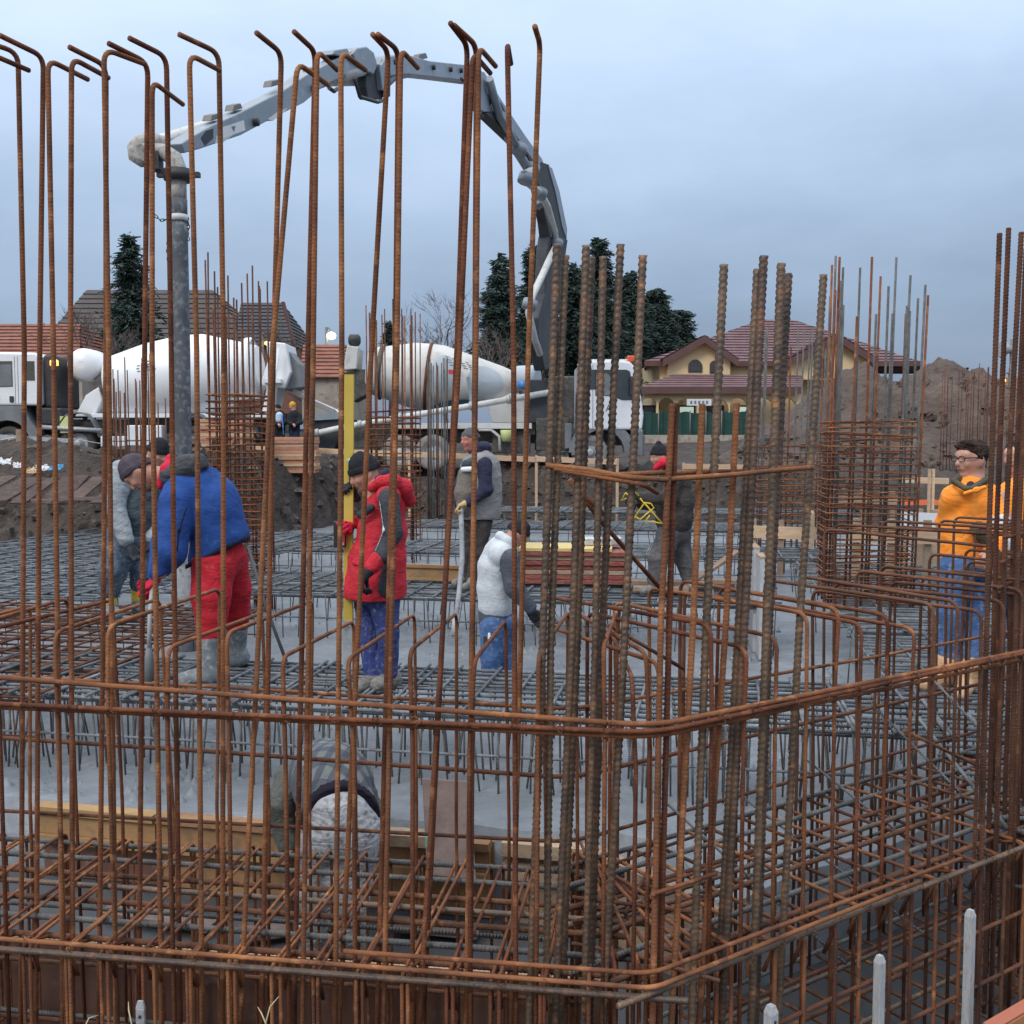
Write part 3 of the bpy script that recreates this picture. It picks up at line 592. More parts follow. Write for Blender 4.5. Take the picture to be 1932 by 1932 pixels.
# ------------------------------------------------------------------ houses
def courses(g, a, b, c, d, n, lip=.05):         # roof slope a-b (eave) to d-c (ridge) laid in n overlapping rows
    a, b, c, d = map(Vector, (a, b, c, d)); nr = (b - a).cross(d - a).normalized()
    if nr.z < 0: nr = -nr
    for i in range(n):
        f0, f1 = i / n, (i + 1) / n; p0, p1 = a.lerp(d, f0), b.lerp(c, f0); q0, q1 = a.lerp(d, f1), b.lerp(c, f1)
        g.add([p0, p1, p1 + nr * lip, p0 + nr * lip], [(0, 1, 2, 3)]); g.quad(p0 + nr * lip, p1 + nr * lip, q1, q0)
def arch_window(parent, cx, y, z0, z1, wd, m='glass', nm='window'):
    n = 10; ht = z1 - z0; pts = [(-wd / 2, 0), (wd / 2, 0)] + [(wd / 2 * math.cos(math.pi * k / n), ht - wd / 2 + wd / 2 * math.sin(math.pi * k / n)) for k in range(n + 1)]
    g = G(); g.prism([(p[0] * 1.16, p[1] * 1.06 - .06) for p in pts], (cx, y, z0), (1, 0, 0), (0, 0, 1), (0, -1, 0), .05); f = g.build(nm, 'fascia', parent)
    g = G(); g.prism(pts, (cx, y - .052, z0), (1, 0, 0), (0, 0, 1), (0, -1, 0), .02); g.build('pane', m, f)
    g = G(); g.box((cx, y - .085, z0 + ht / 2), (.05, .03, ht * .96)); g.box((cx, y - .0855, z0 + ht * .55), (wd * .94, .028, .05)); g.build('muntin', 'fascia', f)
D = 60.0
def hp(u, v, d=D): return at(u, v, d)
hs = thing('yellow_house', 'yellow villa with plum tiled roof and arched porch', 'house', (hp(1440, 800).x, D, 2.2))
X0, X1 = hp(1252, 700).x, hp(1640, 700).x; ze = hp(1300, 672).z
g = G(); g.box(((X0 + X1) / 2, D + 6, (ze + 1.5) / 2), (X1 - X0, 9, ze - 1.5)); 
g.build('wall', 'wall_cream', hs)
# gable wall left, gable wall right
def gable(u0, u1, vb, up, vp, y, hang, nm):
    a, b, p = at(u0, vb, y), at(u1, vb, y), at(up, vp, y)
    g = G(); g.prism([(a.x, a.z - 1.2), (b.x, a.z - 1.2), (b.x, a.z), (p.x, p.z), (a.x, a.z)], (0, y, 0), (1, 0, 0), (0, 0, 1), (0, 1, 0), 3.5); w_ = g.build('gable_wall', 'wall_cream', hs)
    for q, nm2 in ((a, 'l'), (b, 'r')):
        e = q + (q - p) * .22; pk = p + Vector((0, 0, .22)); e = e + Vector((0, 0, .12)); g = G()
        g.prism([(e.x, e.z), (pk.x, pk.z), (pk.x, pk.z - .42), (e.x, e.z - .42)], (0, y - hang, 0), (1, 0, 0), (0, 0, 1), (0, 1, 0), .12); g.build('barge_board', 'fascia', hs)
        g = G(); courses(g, Vector((e.x, y - hang, e.z + .02)), Vector((e.x, y + 5, e.z + .02)), Vector((pk.x, y + 5, pk.z + .02)), Vector((pk.x, y - hang, pk.z + .02)), 9); g.build('roof_slope', 'roof_plum', hs)
gable(1262, 1378, 676, 1326, 642, D + .6, .6, 'a'); gable(1497, 1636, 676, 1573, 640, D + .2, .7, 'b')
# main hipped roof
ra, rb = hp(1440, 603, D + 6), hp(1492, 603, D + 6); e1, e2, e3, e4 = hp(1216, 682, D + 1), hp(1738, 684, D + 1), hp(1738, 684, D + 11), hp(1216, 682, D + 11)
e3.z = e2.z; e4.z = e1.z
g = G(); courses(g, e1, e2, rb, ra, 16, .06); courses(g, e2, e3, rb, rb + Vector((0, .02, 0)), 10, .06); courses(g, e4, e1, ra, ra + Vector((0, .02, 0)), 10, .06); courses(g, e3, e4, ra, rb, 8, .06); g.build('roof', 'roof_plum', hs)
g = G(); g.box(((e1.x + e2.x) / 2, D + 1.02, e1.z - .12), (e2.x - e1.x, .12, .3)); g.build('gutter', 'fascia', hs)
# porch
p1, p2 = hp(1207, 731, D - 3.2), hp(1515, 731, D - 3.2); q1, q2 = hp(1272, 706, D), hp(1515, 708, D)
g = G(); courses(g, p1, p2, q2, q1, 6, .05); g.quad(p1, q1, Vector((q1.x, D + 4, q1.z)), Vector((p1.x, D + 4, p1.z))); g.build('porch_roof', 'roof_plum', hs)
g = G(); g.box(((p1.x + p2.x) / 2, D - 3.1, p1.z - .16), (p2.x - p1.x, .2, .34)); g.build('fascia_board', 'fascia', hs)
zt = p1.z - .32; zb = 1.6; ya = D - 2.7
cs = [at(u, 760, ya).x for u in (1225, 1257.5, 1296, 1350, 1394, 1440, 1484)]; rads = [.40, .43, .55, .74, .48, .62, .55]
xs0 = at(1212, 760, ya).x; prev = xs0; g = G()
for c, r_ in zip(cs, rads):                     # wall with arched openings, cut as strips between arches
    zs = zt - .22 - r_ * .9
    n = 10; pts = [(c - r_, zb), (c - r_, zs)] + [(c - r_ * math.cos(math.pi * k / n), zs + r_ * .9 * math.sin(math.pi * k / n)) for k in range(1, n)] + [(c + r_, zs), (c + r_, zb)]
    g.prism([(prev, zb), (c - r_, zb), (c - r_, zt), (prev, zt)], (0, ya, 0), (1, 0, 0), (0, 0, 1), (0, 1, 0), .3)
    tops = pts[1:-1]
    for k in range(len(tops) - 1): g.prism([tops[k], tops[k + 1], (tops[k + 1][0], zt), (tops[k][0], zt)], (0, ya, 0), (1, 0, 0), (0, 0, 1), (0, 1, 0), .3)
    prev = c + r_
g.prism([(prev, zb), (at(1515, 760, ya).x, zb), (at(1515, 760, ya).x, zt), (prev, zt)], (0, ya, 0), (1, 0, 0), (0, 0, 1), (0, 1, 0), .3)
g.build('arcade', 'wall_cream', hs)
for u, v0, v1, wp in ((1312, 722 - 30, 678, 23), (1348, 694, 680, 15), (1554, 704, 676, 16)):
    a, b = at(u, max(v0, v1) + 8, D + .5), at(u, min(v0, v1), D + .5); arch_window(hs, a.x, (D + .58 if u < 1400 else D + .18), a.z, b.z, wp / 1980 * D)
for u, lit in ((1296, 1), (1350, 0), (1408, 1), (1228, 0)):
    x = at(u, 760, D + 1.4).x; g = G(); g.box((x, D + 1.46, zb + 1.15), (1.0, .06, 2.3)); f = g.build('door', 'fascia', hs); g = G(); g.box((x, D + 1.42, zb + 1.2), (.8, .04, 2.0)); g.build('pane', 'window_lit' if lit else 'glass', f)
g = G(); a = at(1319, 759, D - 4); g.box(a, (1.3, .05, .35)); so_ = g.build('sign_board', 'litter_white', hs)
for k in range(5): g = G(); g.box((a.x - .42 + .21 * k, a.y - .03, a.z), (.1, .02, .16)); g.build('letter_mark', 'text_grey', so_)

# green screened fence
A, B = at(1212, 800, 55), at(1420, 800, 55)
fn = thing('screen_fence', 'green netting fence in front of the yellow house', 'fence', (A.x, 55, 2.0)); zt = at(1300, 778, 55).z; zb = at(1300, 822, 55).z
g = G(); nseg = 40
for i in range(nseg):
    f0, f1 = i / nseg, (i + 1) / nseg; y0, y1 = 55 + .06 * math.sin(i * 1.7), 55 + .06 * math.sin((i + 1) * 1.7); h0, h1 = .05 * math.sin(i * .9), .05 * math.sin(i * .9 + .9)
    x0, x1 = A.x + (B.x - A.x) * f0, A.x + (B.x - A.x) * f1; g.add([(x0, y0, zb), (x1, y1, zb), (x1, y1, zt + h1), (x0, y0, zt + h0), (x0, y0 + .02, zb), (x1, y1 + .02, zb), (x1, y1 + .02, zt + h1), (x0, y0 + .02, zt + h0)], [(0, 1, 2, 3), (5, 4, 7, 6), (3, 2, 6, 7)])
g.build('netting', 'net_green', fn, shade=False)
for i in range(8): x = A.x + (B.x - A.x) * i / 7; g = G(); g.tube([(x, 54.85, zb - .3), (x, 54.85, zt + .1)], .03, 6); g.build('post', 'pole_metal', fn)
fb = thing('low_wall', 'low tan plinth wall under the green netting fence', 'wall', (A.x + 2, 54.5, 1.5)); g = G(); g.box(((A.x + B.x) / 2, 54.6, (zb + tz(np.array([9.]), np.array([54.]))[0]) / 2 - .2), (B.x - A.x, .2, zb - 1.2)); g.build('coping', 'wall_dirty', fb)

def simple_house(nm, label, u0, u1, ve, vr, vb, d, roof, wallm, ur0=None, ur1=None, depth=8, n=10, chim=None):
    a, b = at(u0, ve, d), at(u1, ve, d); r0, r1 = at(ur0 or u0, vr, d + depth / 2), at(ur1 or u1, vr, d + depth / 2); zb = at(u0, vb, d).z
    th = thing(nm, label, 'house', ((a.x + b.x) / 2, d + depth / 2, zb)); g = G(); g.box(((a.x + b.x) / 2, d + depth / 2, (a.z + zb) / 2), ((b.x - a.x) * .97, depth * .94, a.z - zb)); g.build('wall', wallm, th)
    a2, b2 = a + Vector((0, depth, 0)), b + Vector((0, depth, 0)); g = G(); courses(g, a, b, r1, r0, n, .06); g.build('roof', roof, th); g = G(); courses(g, b2, a2, r0, r1, 4, .06); g.build('back_roof', roof, th)
    for p, q, r_ in ((a, a2, r0), (b, b2, r1)):
        if abs(r_.x - p.x) < .6: g = G(); g.add([p + Vector((0, 0, -.03)), q + Vector((0, 0, -.03)), r_ + Vector((0, 0, -.05))], [(0, 1, 2)]); g.build('gable', 'brick_gable', th)
        else: g = G(); courses(g, p, q, r_, r_ + Vector((0, .02, 0)), n, .06); g.build('hip', roof, th)
    return th, a, b, zb
simple_house('old_house', 'old house with weathered red tile roof behind the left truck cab', -60, 152, 690, 611, 780, 43, 'roof_red', 'wall_dirty', depth=9, n=12)
simple_house('brown_house', 'house with brown hipped roof behind the spruce', 84, 470, 640, 547, 780, 58, 'roof_brown', 'wall_dirty', 164, 400, depth=10)
t_, a_, b_, z_ = simple_house('slate_house', 'house with dark slate roof and brick gable left of the street lamp', 440, 552, 652, 571, 780, 54, 'roof_dark', 'brick_gable', 455, 532, depth=9, n=12)
g = G(); p, q = at(534, 570, 53.9), at(556, 657, 53.9); g.beam(p, q, .15, .3, (0, 1, 0)); g.build('barge_board', 'fascia', t_)
simple_house('small_house', 'small house with red tiled roof between the two mixers', 566, 655, 713, 650, 790, 46, 'roof_red', 'wall_dirty', 572, 652, depth=7, n=9)
simple_house('far_house', 'far house with bright red roof beyond the spoil heap', 1757, 1830, 742, 712, 790, 90, 'roof_red', 'wall_dirty', depth=9)
simple_house('far_house', 'red roof just showing behind the tallest firs', 1196, 1236, 640, 562, 780, 82, 'roof_red', 'wall_dirty', 1208, 1226, depth=9)
simple_house('far_house', 'roof at the far right edge behind the lamp', 1890, 2010, 745, 712, 790, 88, 'roof_red', 'wall_dirty', depth=9)

# ------------------------------------------------------------------ street lamps
def lamp(label, u, v, d, wp, m='lamp_warm', pole=-10, arm=True):
    p = at(u, v, d); gv = float(tz(np.array([p.x]), np.array([d]))[0]); th = thing('street_lamp', label, 'street lamp', (p.x, d, gv)); x2 = at(u + pole, v, d).x
    g = G(); g.tube([(x2, d, gv), (x2, d, p.z + .5)], .08, 8); g.build('pole', 'pole_metal', th)
    g = G(); g.tube([(x2, d, p.z + .35), ((x2 + p.x) / 2, d - .1, p.z + .45), (p.x, d - .15, p.z + .25)], .04, 6); g.build('arm', 'pole_metal', th)
    r_ = wp / 1980 * d / 2; g = G(); g.lathe([(-r_ * .8, r_ * .3), (-r_ * .5, r_ * .85), (0, r_), (r_ * .5, r_ * .8), (r_ * .75, r_ * .25)], (p.x, d - .15, p.z), (0, 0, 1), 14); g.build('globe', m, th)
lamp('lit street lamp above the small red-roofed house', 626, 634, 60, 17)
lamp('lit lamp with warm glow before the slate roof', 505, 648, 50, 10, 'amber_lit')
lamp('lit lamp low over the right spoil heap', 1890, 718, 60, 11, 'amber_lit', pole=14)
pl = thing('utility_pole', 'grey pole with a horn shaped fitting at the right edge', 'pole', (at(1912, 760, 40).x, 40, 1.5)); a = at(1912, 640, 40); g = G(); g.tube([(a.x, 40, 1.4), (a.x, 40, a.z)], .12, 8); g.build('post', 'pole_metal', pl)
g = G(); g.lathe([(0, .12), (.25, .16), (.5, .34), (.52, .30)], (a.x + .05, 40, a.z - .4), (-1, -.1, .05), 12); g.build('horn', 'galv', pl)
# ------------------------------------------------------------------ lorries
def wheel(th, q, ly, lx, lz, r, m, dual=False):
    c = q(lx, ly, lz); ax = (q(0, 1, 0) - q(0, 0, 0)).normalized(); s = 1 if ly > 0 else -1; w_ = .32
    g = G(); g.lathe([(-w_, r * .6), (-w_, r * .93), (-w_ * .85, r), (-.06, r), (0, r * .93), (.0, r * .62), (-.03, r * .58)], c, ax * s, 26, cap=False); o = g.build('wheel', m, th)
    g = G(); g.lathe([(-.08, r * .60), (-.02, r * .57), (-.12, r * .5), (-.14, r * .26), (.02, r * .22), (.04, r * .12), (.04, .01)], c, ax * s, 20, cap=False); g.build('rim', 'galv', o)
def text(name, body, p, size, m, parent, ax=(1, 0, 0), up=(0, 0, 1)):
    cu = bpy.data.curves.new(name, 'FONT'); cu.body = body; cu.size = size; cu.align_x = 'CENTER'; cu.align_y = 'CENTER'; cu.extrude = .004
    ob = bpy.data.objects.new(name, cu); me = bpy.data.meshes.new_from_object(ob); bpy.data.objects.remove(ob); bpy.data.curves.remove(cu)
    ax, up = Vector(ax).normalized(), Vector(up).normalized(); M = Matrix((ax, up, ax.cross(up))).transposed()
    for v_ in me.vertices: v_.co = M @ v_.co + Vector(p)
    me.materials.clear(); return obj(name, me, m, parent)
def frame(O, f):
    f = Vector(f).normalized(); n = Vector((f.y, -f.x, 0))
    if n.y > 0: n = -n                 # ly points at the camera
    return lambda lx, ly, lz: O + f * lx + n * ly + Vector((0, 0, lz))
def bx(q, x0, x1, y0, y1, z0, z1, g=None):
    g = g or G(); P = [q(x, y, z) for z in (z0, z1) for x, y in ((x0, y0), (x1, y0), (x1, y1), (x0, y1))]
    return g.add(P, [(3, 2, 1, 0), (4, 5, 6, 7), (0, 1, 5, 4), (1, 2, 6, 5), (2, 3, 7, 6), (3, 0, 4, 7)])
def pr(q, poly, y0, y1, g=None):       # outline in (lx, lz) between two sides
    g = g or G(); n = len(poly); V = [q(x, y0, z) for x, z in poly] + [q(x, y1, z) for x, z in poly]
    return g.add(V, [tuple(reversed(range(n))), tuple(range(n, 2 * n))] + [(i, (i + 1) % n, n + (i + 1) % n, n + i) for i in range(n)])
def cab(th, q, x0, x1, zr, W2=1.22, sill=1.0, letter=None):
    """cab from rear wall x0 to front x1; fender and wheel arch below the sill"""
    wt, wb = zr - .26, zr - 1.02
    b = pr(q, [(x0, sill), (x1 - .02, sill), (x1 + .02, sill + .4), (x1 - .05, wb - .05), (x1 - .26, zr - .16), (x1 - .40, zr - .02), (x1 - .7, zr + .02), (x0 + .1, zr), (x0, zr - .12)], -W2, W2).build('cab', 'paint_white', th, bevel=.07, seg=3)
    pr(q, [(x1 - 1.42, wb), (x1 - .95, wb - .02), (x1 - .62, wb - .14), (x1 - .22, wb - .14), (x1 - .40, wt - .05), (x1 - .5, wt), (x1 - 1.42, wt)], W2, W2 + .012).build('side_window', 'glass', b)
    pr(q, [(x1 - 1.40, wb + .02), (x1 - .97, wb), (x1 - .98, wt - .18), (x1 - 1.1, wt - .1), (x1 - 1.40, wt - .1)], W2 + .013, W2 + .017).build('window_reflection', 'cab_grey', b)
    pr(q, [(x0 + .12, wb + .18), (x0 + .5, wb + .18), (x0 + .5, wt), (x0 + .12, wt)], W2, W2 + .012).build('rear_window', 'glass', b)
    for xa in (x1 - 1.5, x0 + .62): pr(q, [(xa, sill + .05), (xa + .015, sill + .05), (xa + .015, zr - .12), (xa, zr - .12)], W2, W2 + .004).build('door_seam', 'cab_grey', b)
    pr(q, [(x1 - 1.44, sill + .1), (x1 - 1.32, sill + .1), (x1 - 1.32, sill + .28), (x1 - 1.44, sill + .28)], W2, W2 + .03).build('door_handle', 'black_part', b)
    g = G(); g.add([q(x1 - .01, -W2 * .9, wb - .02), q(x1 - .01, W2 * .9, wb - .02), q(x1 - .25, W2 * .86, zr - .2), q(x1 - .25, -W2 * .86, zr - .2), q(x1 + .03, -W2 * .9, wb - .02), q(x1 + .03, W2 * .9, wb - .02), q(x1 - .22, W2 * .86, zr - .2), q(x1 - .22, -W2 * .86, zr - .2)], [(4, 5, 6, 7), (0, 4, 7, 3), (1, 2, 6, 5), (2, 3, 7, 6), (0, 1, 5, 4)]); g.build('windscreen', 'glass', b)
    bx(q, x1 - .05, x1 + .08, -W2 * .96, W2 * .96, .45, sill - .15).build('bumper', 'cab_grey', th, bevel=.04)
    bx(q, x1 - .0, x1 + .045, -W2 * .8, W2 * .8, sill + .02, sill + .4).build('grille', 'black_part', b)
    bx(q, x1 - .42, x1 - .28, W2 + .05, W2 + .28, wb, wb + .55).build('mirror', 'black_part', b, bevel=.03)
    n = 12; xc = x1 - 1.22; arc = lambda k, r: (xc + r * math.cos(math.pi * k / n), .54 + r * math.sin(math.pi * k / n)); ztop = sill - .01
    g = G()
    for k in range(n):
        a_, b_ = arc(k, .68), arc(k + 1, .68); oa = arc(k, .98); ob = arc(k + 1, .98); pr(q, [a_, b_, (ob[0], min(ob[1] if abs(ob[0] - xc) > .55 else ztop, ztop)), (oa[0], min(oa[1] if abs(oa[0] - xc) > .55 else ztop, ztop))], W2 - .5, W2 + .03, g)
    g.build('wheel_arch', 'cab_grey', b)
    bx(q, x0 + .02, xc - .90, W2 - .3, W2 + .02, .45, sill - .35).build('step', 'cab_grey', b, bevel=.02); bx(q, xc + .9, x1, W2 - .3, W2 + .02, .45, sill - .03).build('skirt', 'cab_grey', b, bevel=.02)
    bx(q, x0 + .1, x1 - .1, -W2 + .1, W2 - .55, .75, sill - .01).build('engine_bay', 'black_part', b)
    return b
def drum(th, q, prof, a0, a1, m, n=40):
    p0, p1 = q(a0[0], 0, a0[1]), q(a1[0], 0, a1[1]); L = (p1 - p0).length; g = G(); g.lathe([(t * L, r) for t, r in prof], p0, p1 - p0, n); return g.build('drum', m, th), p0, (p1 - p0).normalized(), L

# --- white mixer on the left, cab to the left
O = Vector(((300 - 966) / 1980 * 33, 33.0, 1.17)); q0_ = frame(O, (-1, .0, 0)); q = lambda x, y, z: q0_(x, y, z if z < .8 else z + min(.25, (z - .8) * .8))
mx1 = thing('mixer_truck', 'clean white concrete mixer on the left with its cab at the frame edge', 'truck', O)
cb = cab(mx1, q0_, 3.14, 5.35, 3.25, sill=1.66)
bx(q, 2.78, 3.1, -.9, 1.0, 1.35, 2.95).build('air_intake', 'black_part', mx1, bevel=.08, seg=3); bx(q, 2.5, 3.3, .3, 1.15, .95, 1.35).build('exhaust_box', 'black_part', mx1, bevel=.06)
bx(q, -4.3, 5.1, -.42, -.34, .82, 1.06).build('chassis_rail', 'chassis', mx1); bx(q, -4.3, 5.1, .34, .42, .82, 1.06).build('chassis_rail', 'chassis', mx1)
bx(q, -3.9, 1.7, -.7, .95, 1.08, 1.18).build('sub_frame', 'paint_white', mx1, bevel=.01)
for lx in (4.13, 2.05, -1.4, -2.75): wheel(mx1, q, 1.15, lx, .52, .52, 'tyre'); wheel(mx1, q, -1.15, lx, .52, .52, 'tyre')
dr, p0, ax, L = drum(mx1, q, [(0, .62), (.02, .92), (.04, .95), (.28, 1.20), (.52, 1.31), (.66, 1.26), (.92, .84), (.95, .80), (1.0, .70)], (1.45, 2.02), (-3.25, 2.62), 'drum_white')
g = G(); g.lathe([(L * .925, .9), (L * .935, .98), (L * .965, .98), (L * .975, .9)], p0, ax, 36, cap=False); g.build('ring', 'paint_white', dr)
g = G(); g.lathe([(-.35, .3), (-.32, .5), (0, .56), (.1, .4)], p0, ax, 24); g.build('gearbox', 'chassis', mx1)
g = G(); g.lathe([(-.62, .12), (-.55, .40), (-.4, .52), (.4, .52), (.55, .40), (.62, .12)], q(2.1, 0, 2.68), q(0, 1, 0) - q(0, 0, 0), 24); g.build('water_tank', 'paint_white', mx1)
pr(q, [(1.75, 1.1), (2.35, 1.1), (2.0, 1.75), (1.6, 2.0), (1.5, 1.6)], -.6, .6).build('drum_pedestal', 'paint_white', mx1, bevel=.03)
pr(q, [(-3.4, 2.05), (-4.15, 1.95), (-4.35, 2.45), (-4.2, 3.32), (-3.6, 3.38), (-3.65, 2.8)], -.75, .75).build('hopper', 'paint_white', mx1, bevel=.04)
pr(q, [(-4.1, 1.9), (-4.7, 2.0), (-4.55, 2.7), (-4.25, 3.1)], -.5, .5).build('hopper_lip', 'cab_grey', mx1, bevel=.03)
pr(q, [(-3.4, 1.15), (-3.7, 1.15), (-3.9, 2.0), (-3.6, 2.1)], -.6, .6).build('drum_support', 'paint_white', mx1)
ld = G(); 
for lx in (-3.68, -3.92): ld.tube([q(lx, 1.0, .75), q(lx, 1.0, 2.2), q(lx - .12, 1.0, 3.15)], .025, 6)
for k in range(8): ld.tube([q(-3.68, 1.0, .85 + .19 * k), q(-3.92, 1.0, .85 + .19 * k)], .018, 6)
ld.build('ladder', 'paint_white', mx1)
bx(q, -3.55, -4.1, .75, 1.1, 2.1, 2.22).build('platform', 'paint_white', mx1)
def trough(th, P, wd, m, nm):
    g = G(); P = [Vector(p) for p in P]
    for a, b in zip(P[:-1], P[1:]):
        sd = (b - a).cross(Vector((0, 0, 1))).normalized() * wd; u = Vector((0, 0, wd * .8)); c = [-1, -.55, .55, 1]; h = [1, 0, 0, 1]
        for k in range(3):
            p0_, p1_ = a + sd * c[k] + u * h[k], a + sd * c[k + 1] + u * h[k + 1]; q0_, q1_ = b + sd * c[k] + u * h[k], b + sd * c[k + 1] + u * h[k + 1]; g.add([p0_, p1_, q1_, q0_], [(0, 1, 2, 3)])
    o = g.build(nm, m, th); s = o.modifiers.new('solid', 'SOLIDIFY'); s.thickness = .03; return o
trough(mx1, [q(-4.3, .1, 1.85), q(-5.0, .1, 1.45), q(-5.6, .1, 1.18)], .2, 'drum_dusty', 'chute'); trough(mx1, [q(-5.6, .1, 1.22), q(-6.4, .1, .8)], .16, 'paint_white', 'chute_extension')
bx(q, .6, 1.35, .7, 1.18, .42, .74).build('side_guard', 'paint_white', mx1, bevel=.02); bx(q, -.5, .55, .75, 1.15, .45, .95).build('tool_box', 'paint_white', mx1, bevel=.03)
for lx in (2.05, -1.4, -2.75):
    n = 10; g = G(); pts = [(lx + .68 * math.cos(math.pi * (k + 1) / (n + 2)), .52 + .66 * math.sin(math.pi * (k + 1) / (n + 2))) for k in range(n + 1)]
    for k in range(n): pr(q, [pts[k], pts[k + 1], (pts[k + 1][0], pts[k + 1][1] + .04), (pts[k][0], pts[k][1] + .04)], .8, 1.2, g)
    g.build('mudguard', 'cab_grey', mx1)
g = G(); g.tube([q(3.2, 1.22, .92), q(1.3, 1.2, .86)], .07, 8); g.build('side_bar', 'galv', mx1)
bx(q, 2.2, 2.55, 1.1, 1.2, .82, 1.1).build('warning_plate', 'yellow_bucket', mx1)
for lx, lz in ((2.74, 2.62), ): g = G(); g.lathe([(0, .12), (.14, .12), (.2, .05)], q(lx, 1.05, lz), (0, 0, 1), 12); g.build('beacon', 'amber_lit', mx1)
g = G(); g.lathe([(0, .09), (.12, .09), (.17, .04)], q(.95, -.8, 3.02), (0, 0, 1), 12); g.build('beacon', 'orange_lens', mx1)
# round door badge and lettering
bad = G(); bad.lathe([(0, .01), (0, .21), (.006, .21), (.006, .01)], q0_(4.55, 1.222, 1.92), (0, -1, 0), 28); bo = bad.build('door_badge', 'litter_white', cb)
g = G(); g.lathe([(.0075, .195), (.0075, .215)], q0_(4.55, 1.222, 1.92), (0, -1, 0), 28, cap=False); g.build('badge_ring', 'text_grey', bo)
text('badge_lettering', 'AXw', q0_(4.55, 1.235, 1.94), .19, 'text_grey', bo); text('badge_lettering', '--------', q0_(4.55, 1.235, 1.80), .07, 'text_grey', bo); text('model_number', '4142', q0_(4.45, 1.226, 2.16), .1, 'text_grey', cb)
# faint printed lines on the drum side
def drum_marks(o, p0, ax, L, prof, rows, nm, m='text_grey'):
    up = Vector((0, 0, 1)); sd = Vector((0, -1, 0)); u1 = (up - ax * up.dot(ax)).normalized(); u2 = ax.cross(u1); u2 = u2 if u2.y < 0 else -u2
    ts, rsv = zip(*prof)
    for t, ang, ln, ht in rows:
        r_ = float(np.interp(t, ts, rsv)) + .012; g = G(); c = p0 + ax * t * L; P = []
        for k in (0, 1):
            for dt in (0, ln):
                tt = t + dt / L; rr = float(np.interp(tt, ts, rsv)) + .012; a = ang + k * ht / r_; P.append(p0 + ax * tt * L + (u1 * math.sin(a) + u2 * math.cos(a)) * rr)
        g.add([P[0], P[1], P[3], P[2]], [(0, 1, 2, 3)]); oo = g.build(nm, m, o); s = oo.modifiers.new('solid', 'SOLIDIFY'); s.thickness = .006; s.offset = 0
PF1 = [(0, .62), (.04, .95), (.28, 1.20), (.52, 1.31), (.66, 1.26), (.92, .84), (1.0, .70)]
rows = [(.27 + .035 * k + .005 * (j % 2), .42 - .075 * j, .085, .03) for j in range(4) for k in range(4) if (k + j) % 4 or j == 2] + [(.53 + .03 * k, .48 - .09 * j, .07, .03) for j in range(3) for k in range(2)]
drum_marks(dr, p0, ax, L, PF1, rows, 'printed_line')

# --- pump lorry, cab to the right, in front of the second mixer
d = 32.5; k_ = 1980 / d; gp = 1.7 - (886 - 836) / k_; O = Vector(((900 - 966) / k_, d, gp)); q = frame(O, (1, 0, 0)); U = lambda u: (u - 900) / k_; Zv = lambda v: 1.7 + (836 - v) / k_ - gp
pump = thing('pump_truck', 'concrete pump lorry with white cab and folding grey boom', 'truck', O)
pc = cab(pump, q, U(1087), U(1203), Zv(688), sill=Zv(812))
bx(q, U(1092), U(1196), -1.0, 1.0, Zv(688) + .012, Zv(684)).build('roof_rail', 'paint_white', pc)
bx(q, U(1175), U(1194), .4, 1.1, Zv(689), Zv(678)).build('beacon_bar', 'orange_lens', pump, bevel=.03)
text('door_letter', 'A', q(U(1141), 1.235, Zv(773)), .3, 'text_grey', pc); bx(q, U(1139), U(1143), 1.222, 1.23, Zv(785), Zv(783.5)).build('printed_line', 'text_grey', pc)
bx(q, U(615), U(1195), .34, .42, Zv(836), Zv(820)).build('chassis_rail', 'chassis', pump); bx(q, U(615), U(1195), -.42, -.34, Zv(836), Zv(820)).build('chassis_rail', 'chassis', pump)
bx(q, U(755), U(1002), -.9, 1.15, Zv(810), Zv(800)).build('deck_plate', 'drum_dusty', pump, bevel=.01)
for u in (762, 822): wheel(pump, q, 1.15, U(u), .54, .54, 'tyre_dusty'); wheel(pump, q, -1.15, U(u), .54, .54, 'tyre')
for u in (1108,): wheel(pump, q, 1.15, U(u), .54, .54, 'tyre_dusty'); wheel(pump, q, -1.15, U(u), .54, .54, 'tyre')
pr(q, [(U(603), Zv(848)), (U(640), Zv(848)), (U(660), Zv(800)), (U(650), Zv(780)), (U(600), Zv(783)), (U(592), Zv(800))], -.7, .8).build('hopper', 'boom_dark', pump, bevel=.04)
pr(q, [(U(600), Zv(795)), (U(606), Zv(783)), (U(652), Zv(780)), (U(648), Zv(792))], .8, .9).build('hopper_grate', 'boom_grey', pump)
g = G(); g.tube([q(U(598), 1.0, Zv(842)), q(U(600), 1.05, Zv(828)), q(U(608), 1.1, Zv(819)), q(U(644), 1.12, Zv(811)), q(U(762), 1.12, Zv(790)), q(U(892), 1.12, Zv(769)), q(U(1035), 1.0, Zv(744))], .095, 10); pp = g.build('delivery_pipe', 'pipe_white', pump)
for u, v in ((612, 818), (690, 803), (762, 790), (892, 769), (960, 757.5)): g = G(); a = q(U(u), 1.12, Zv(v)); g.lathe([(-.06, .1), (-.05, .14), (.05, .14), (.06, .1)], a, q(U(892), 1.12, Zv(769)) - q(U(762), 1.12, Zv(790)), 12); g.build('coupling', 'galv', pp)
for u, v in ((720, 798), (896, 769)): bx(q, U(u) - .05, U(u) + .05, 1.08, 1.14, Zv(812), Zv(v) - .08).build('pipe_bracket', 'boom_dark', pump)
g = G(); g.beam(q(U(886), 1.0, Zv(716)), q(U(893), 1.0, Zv(770)), .1, .16); g.build('prop', 'boom_grey', pump)
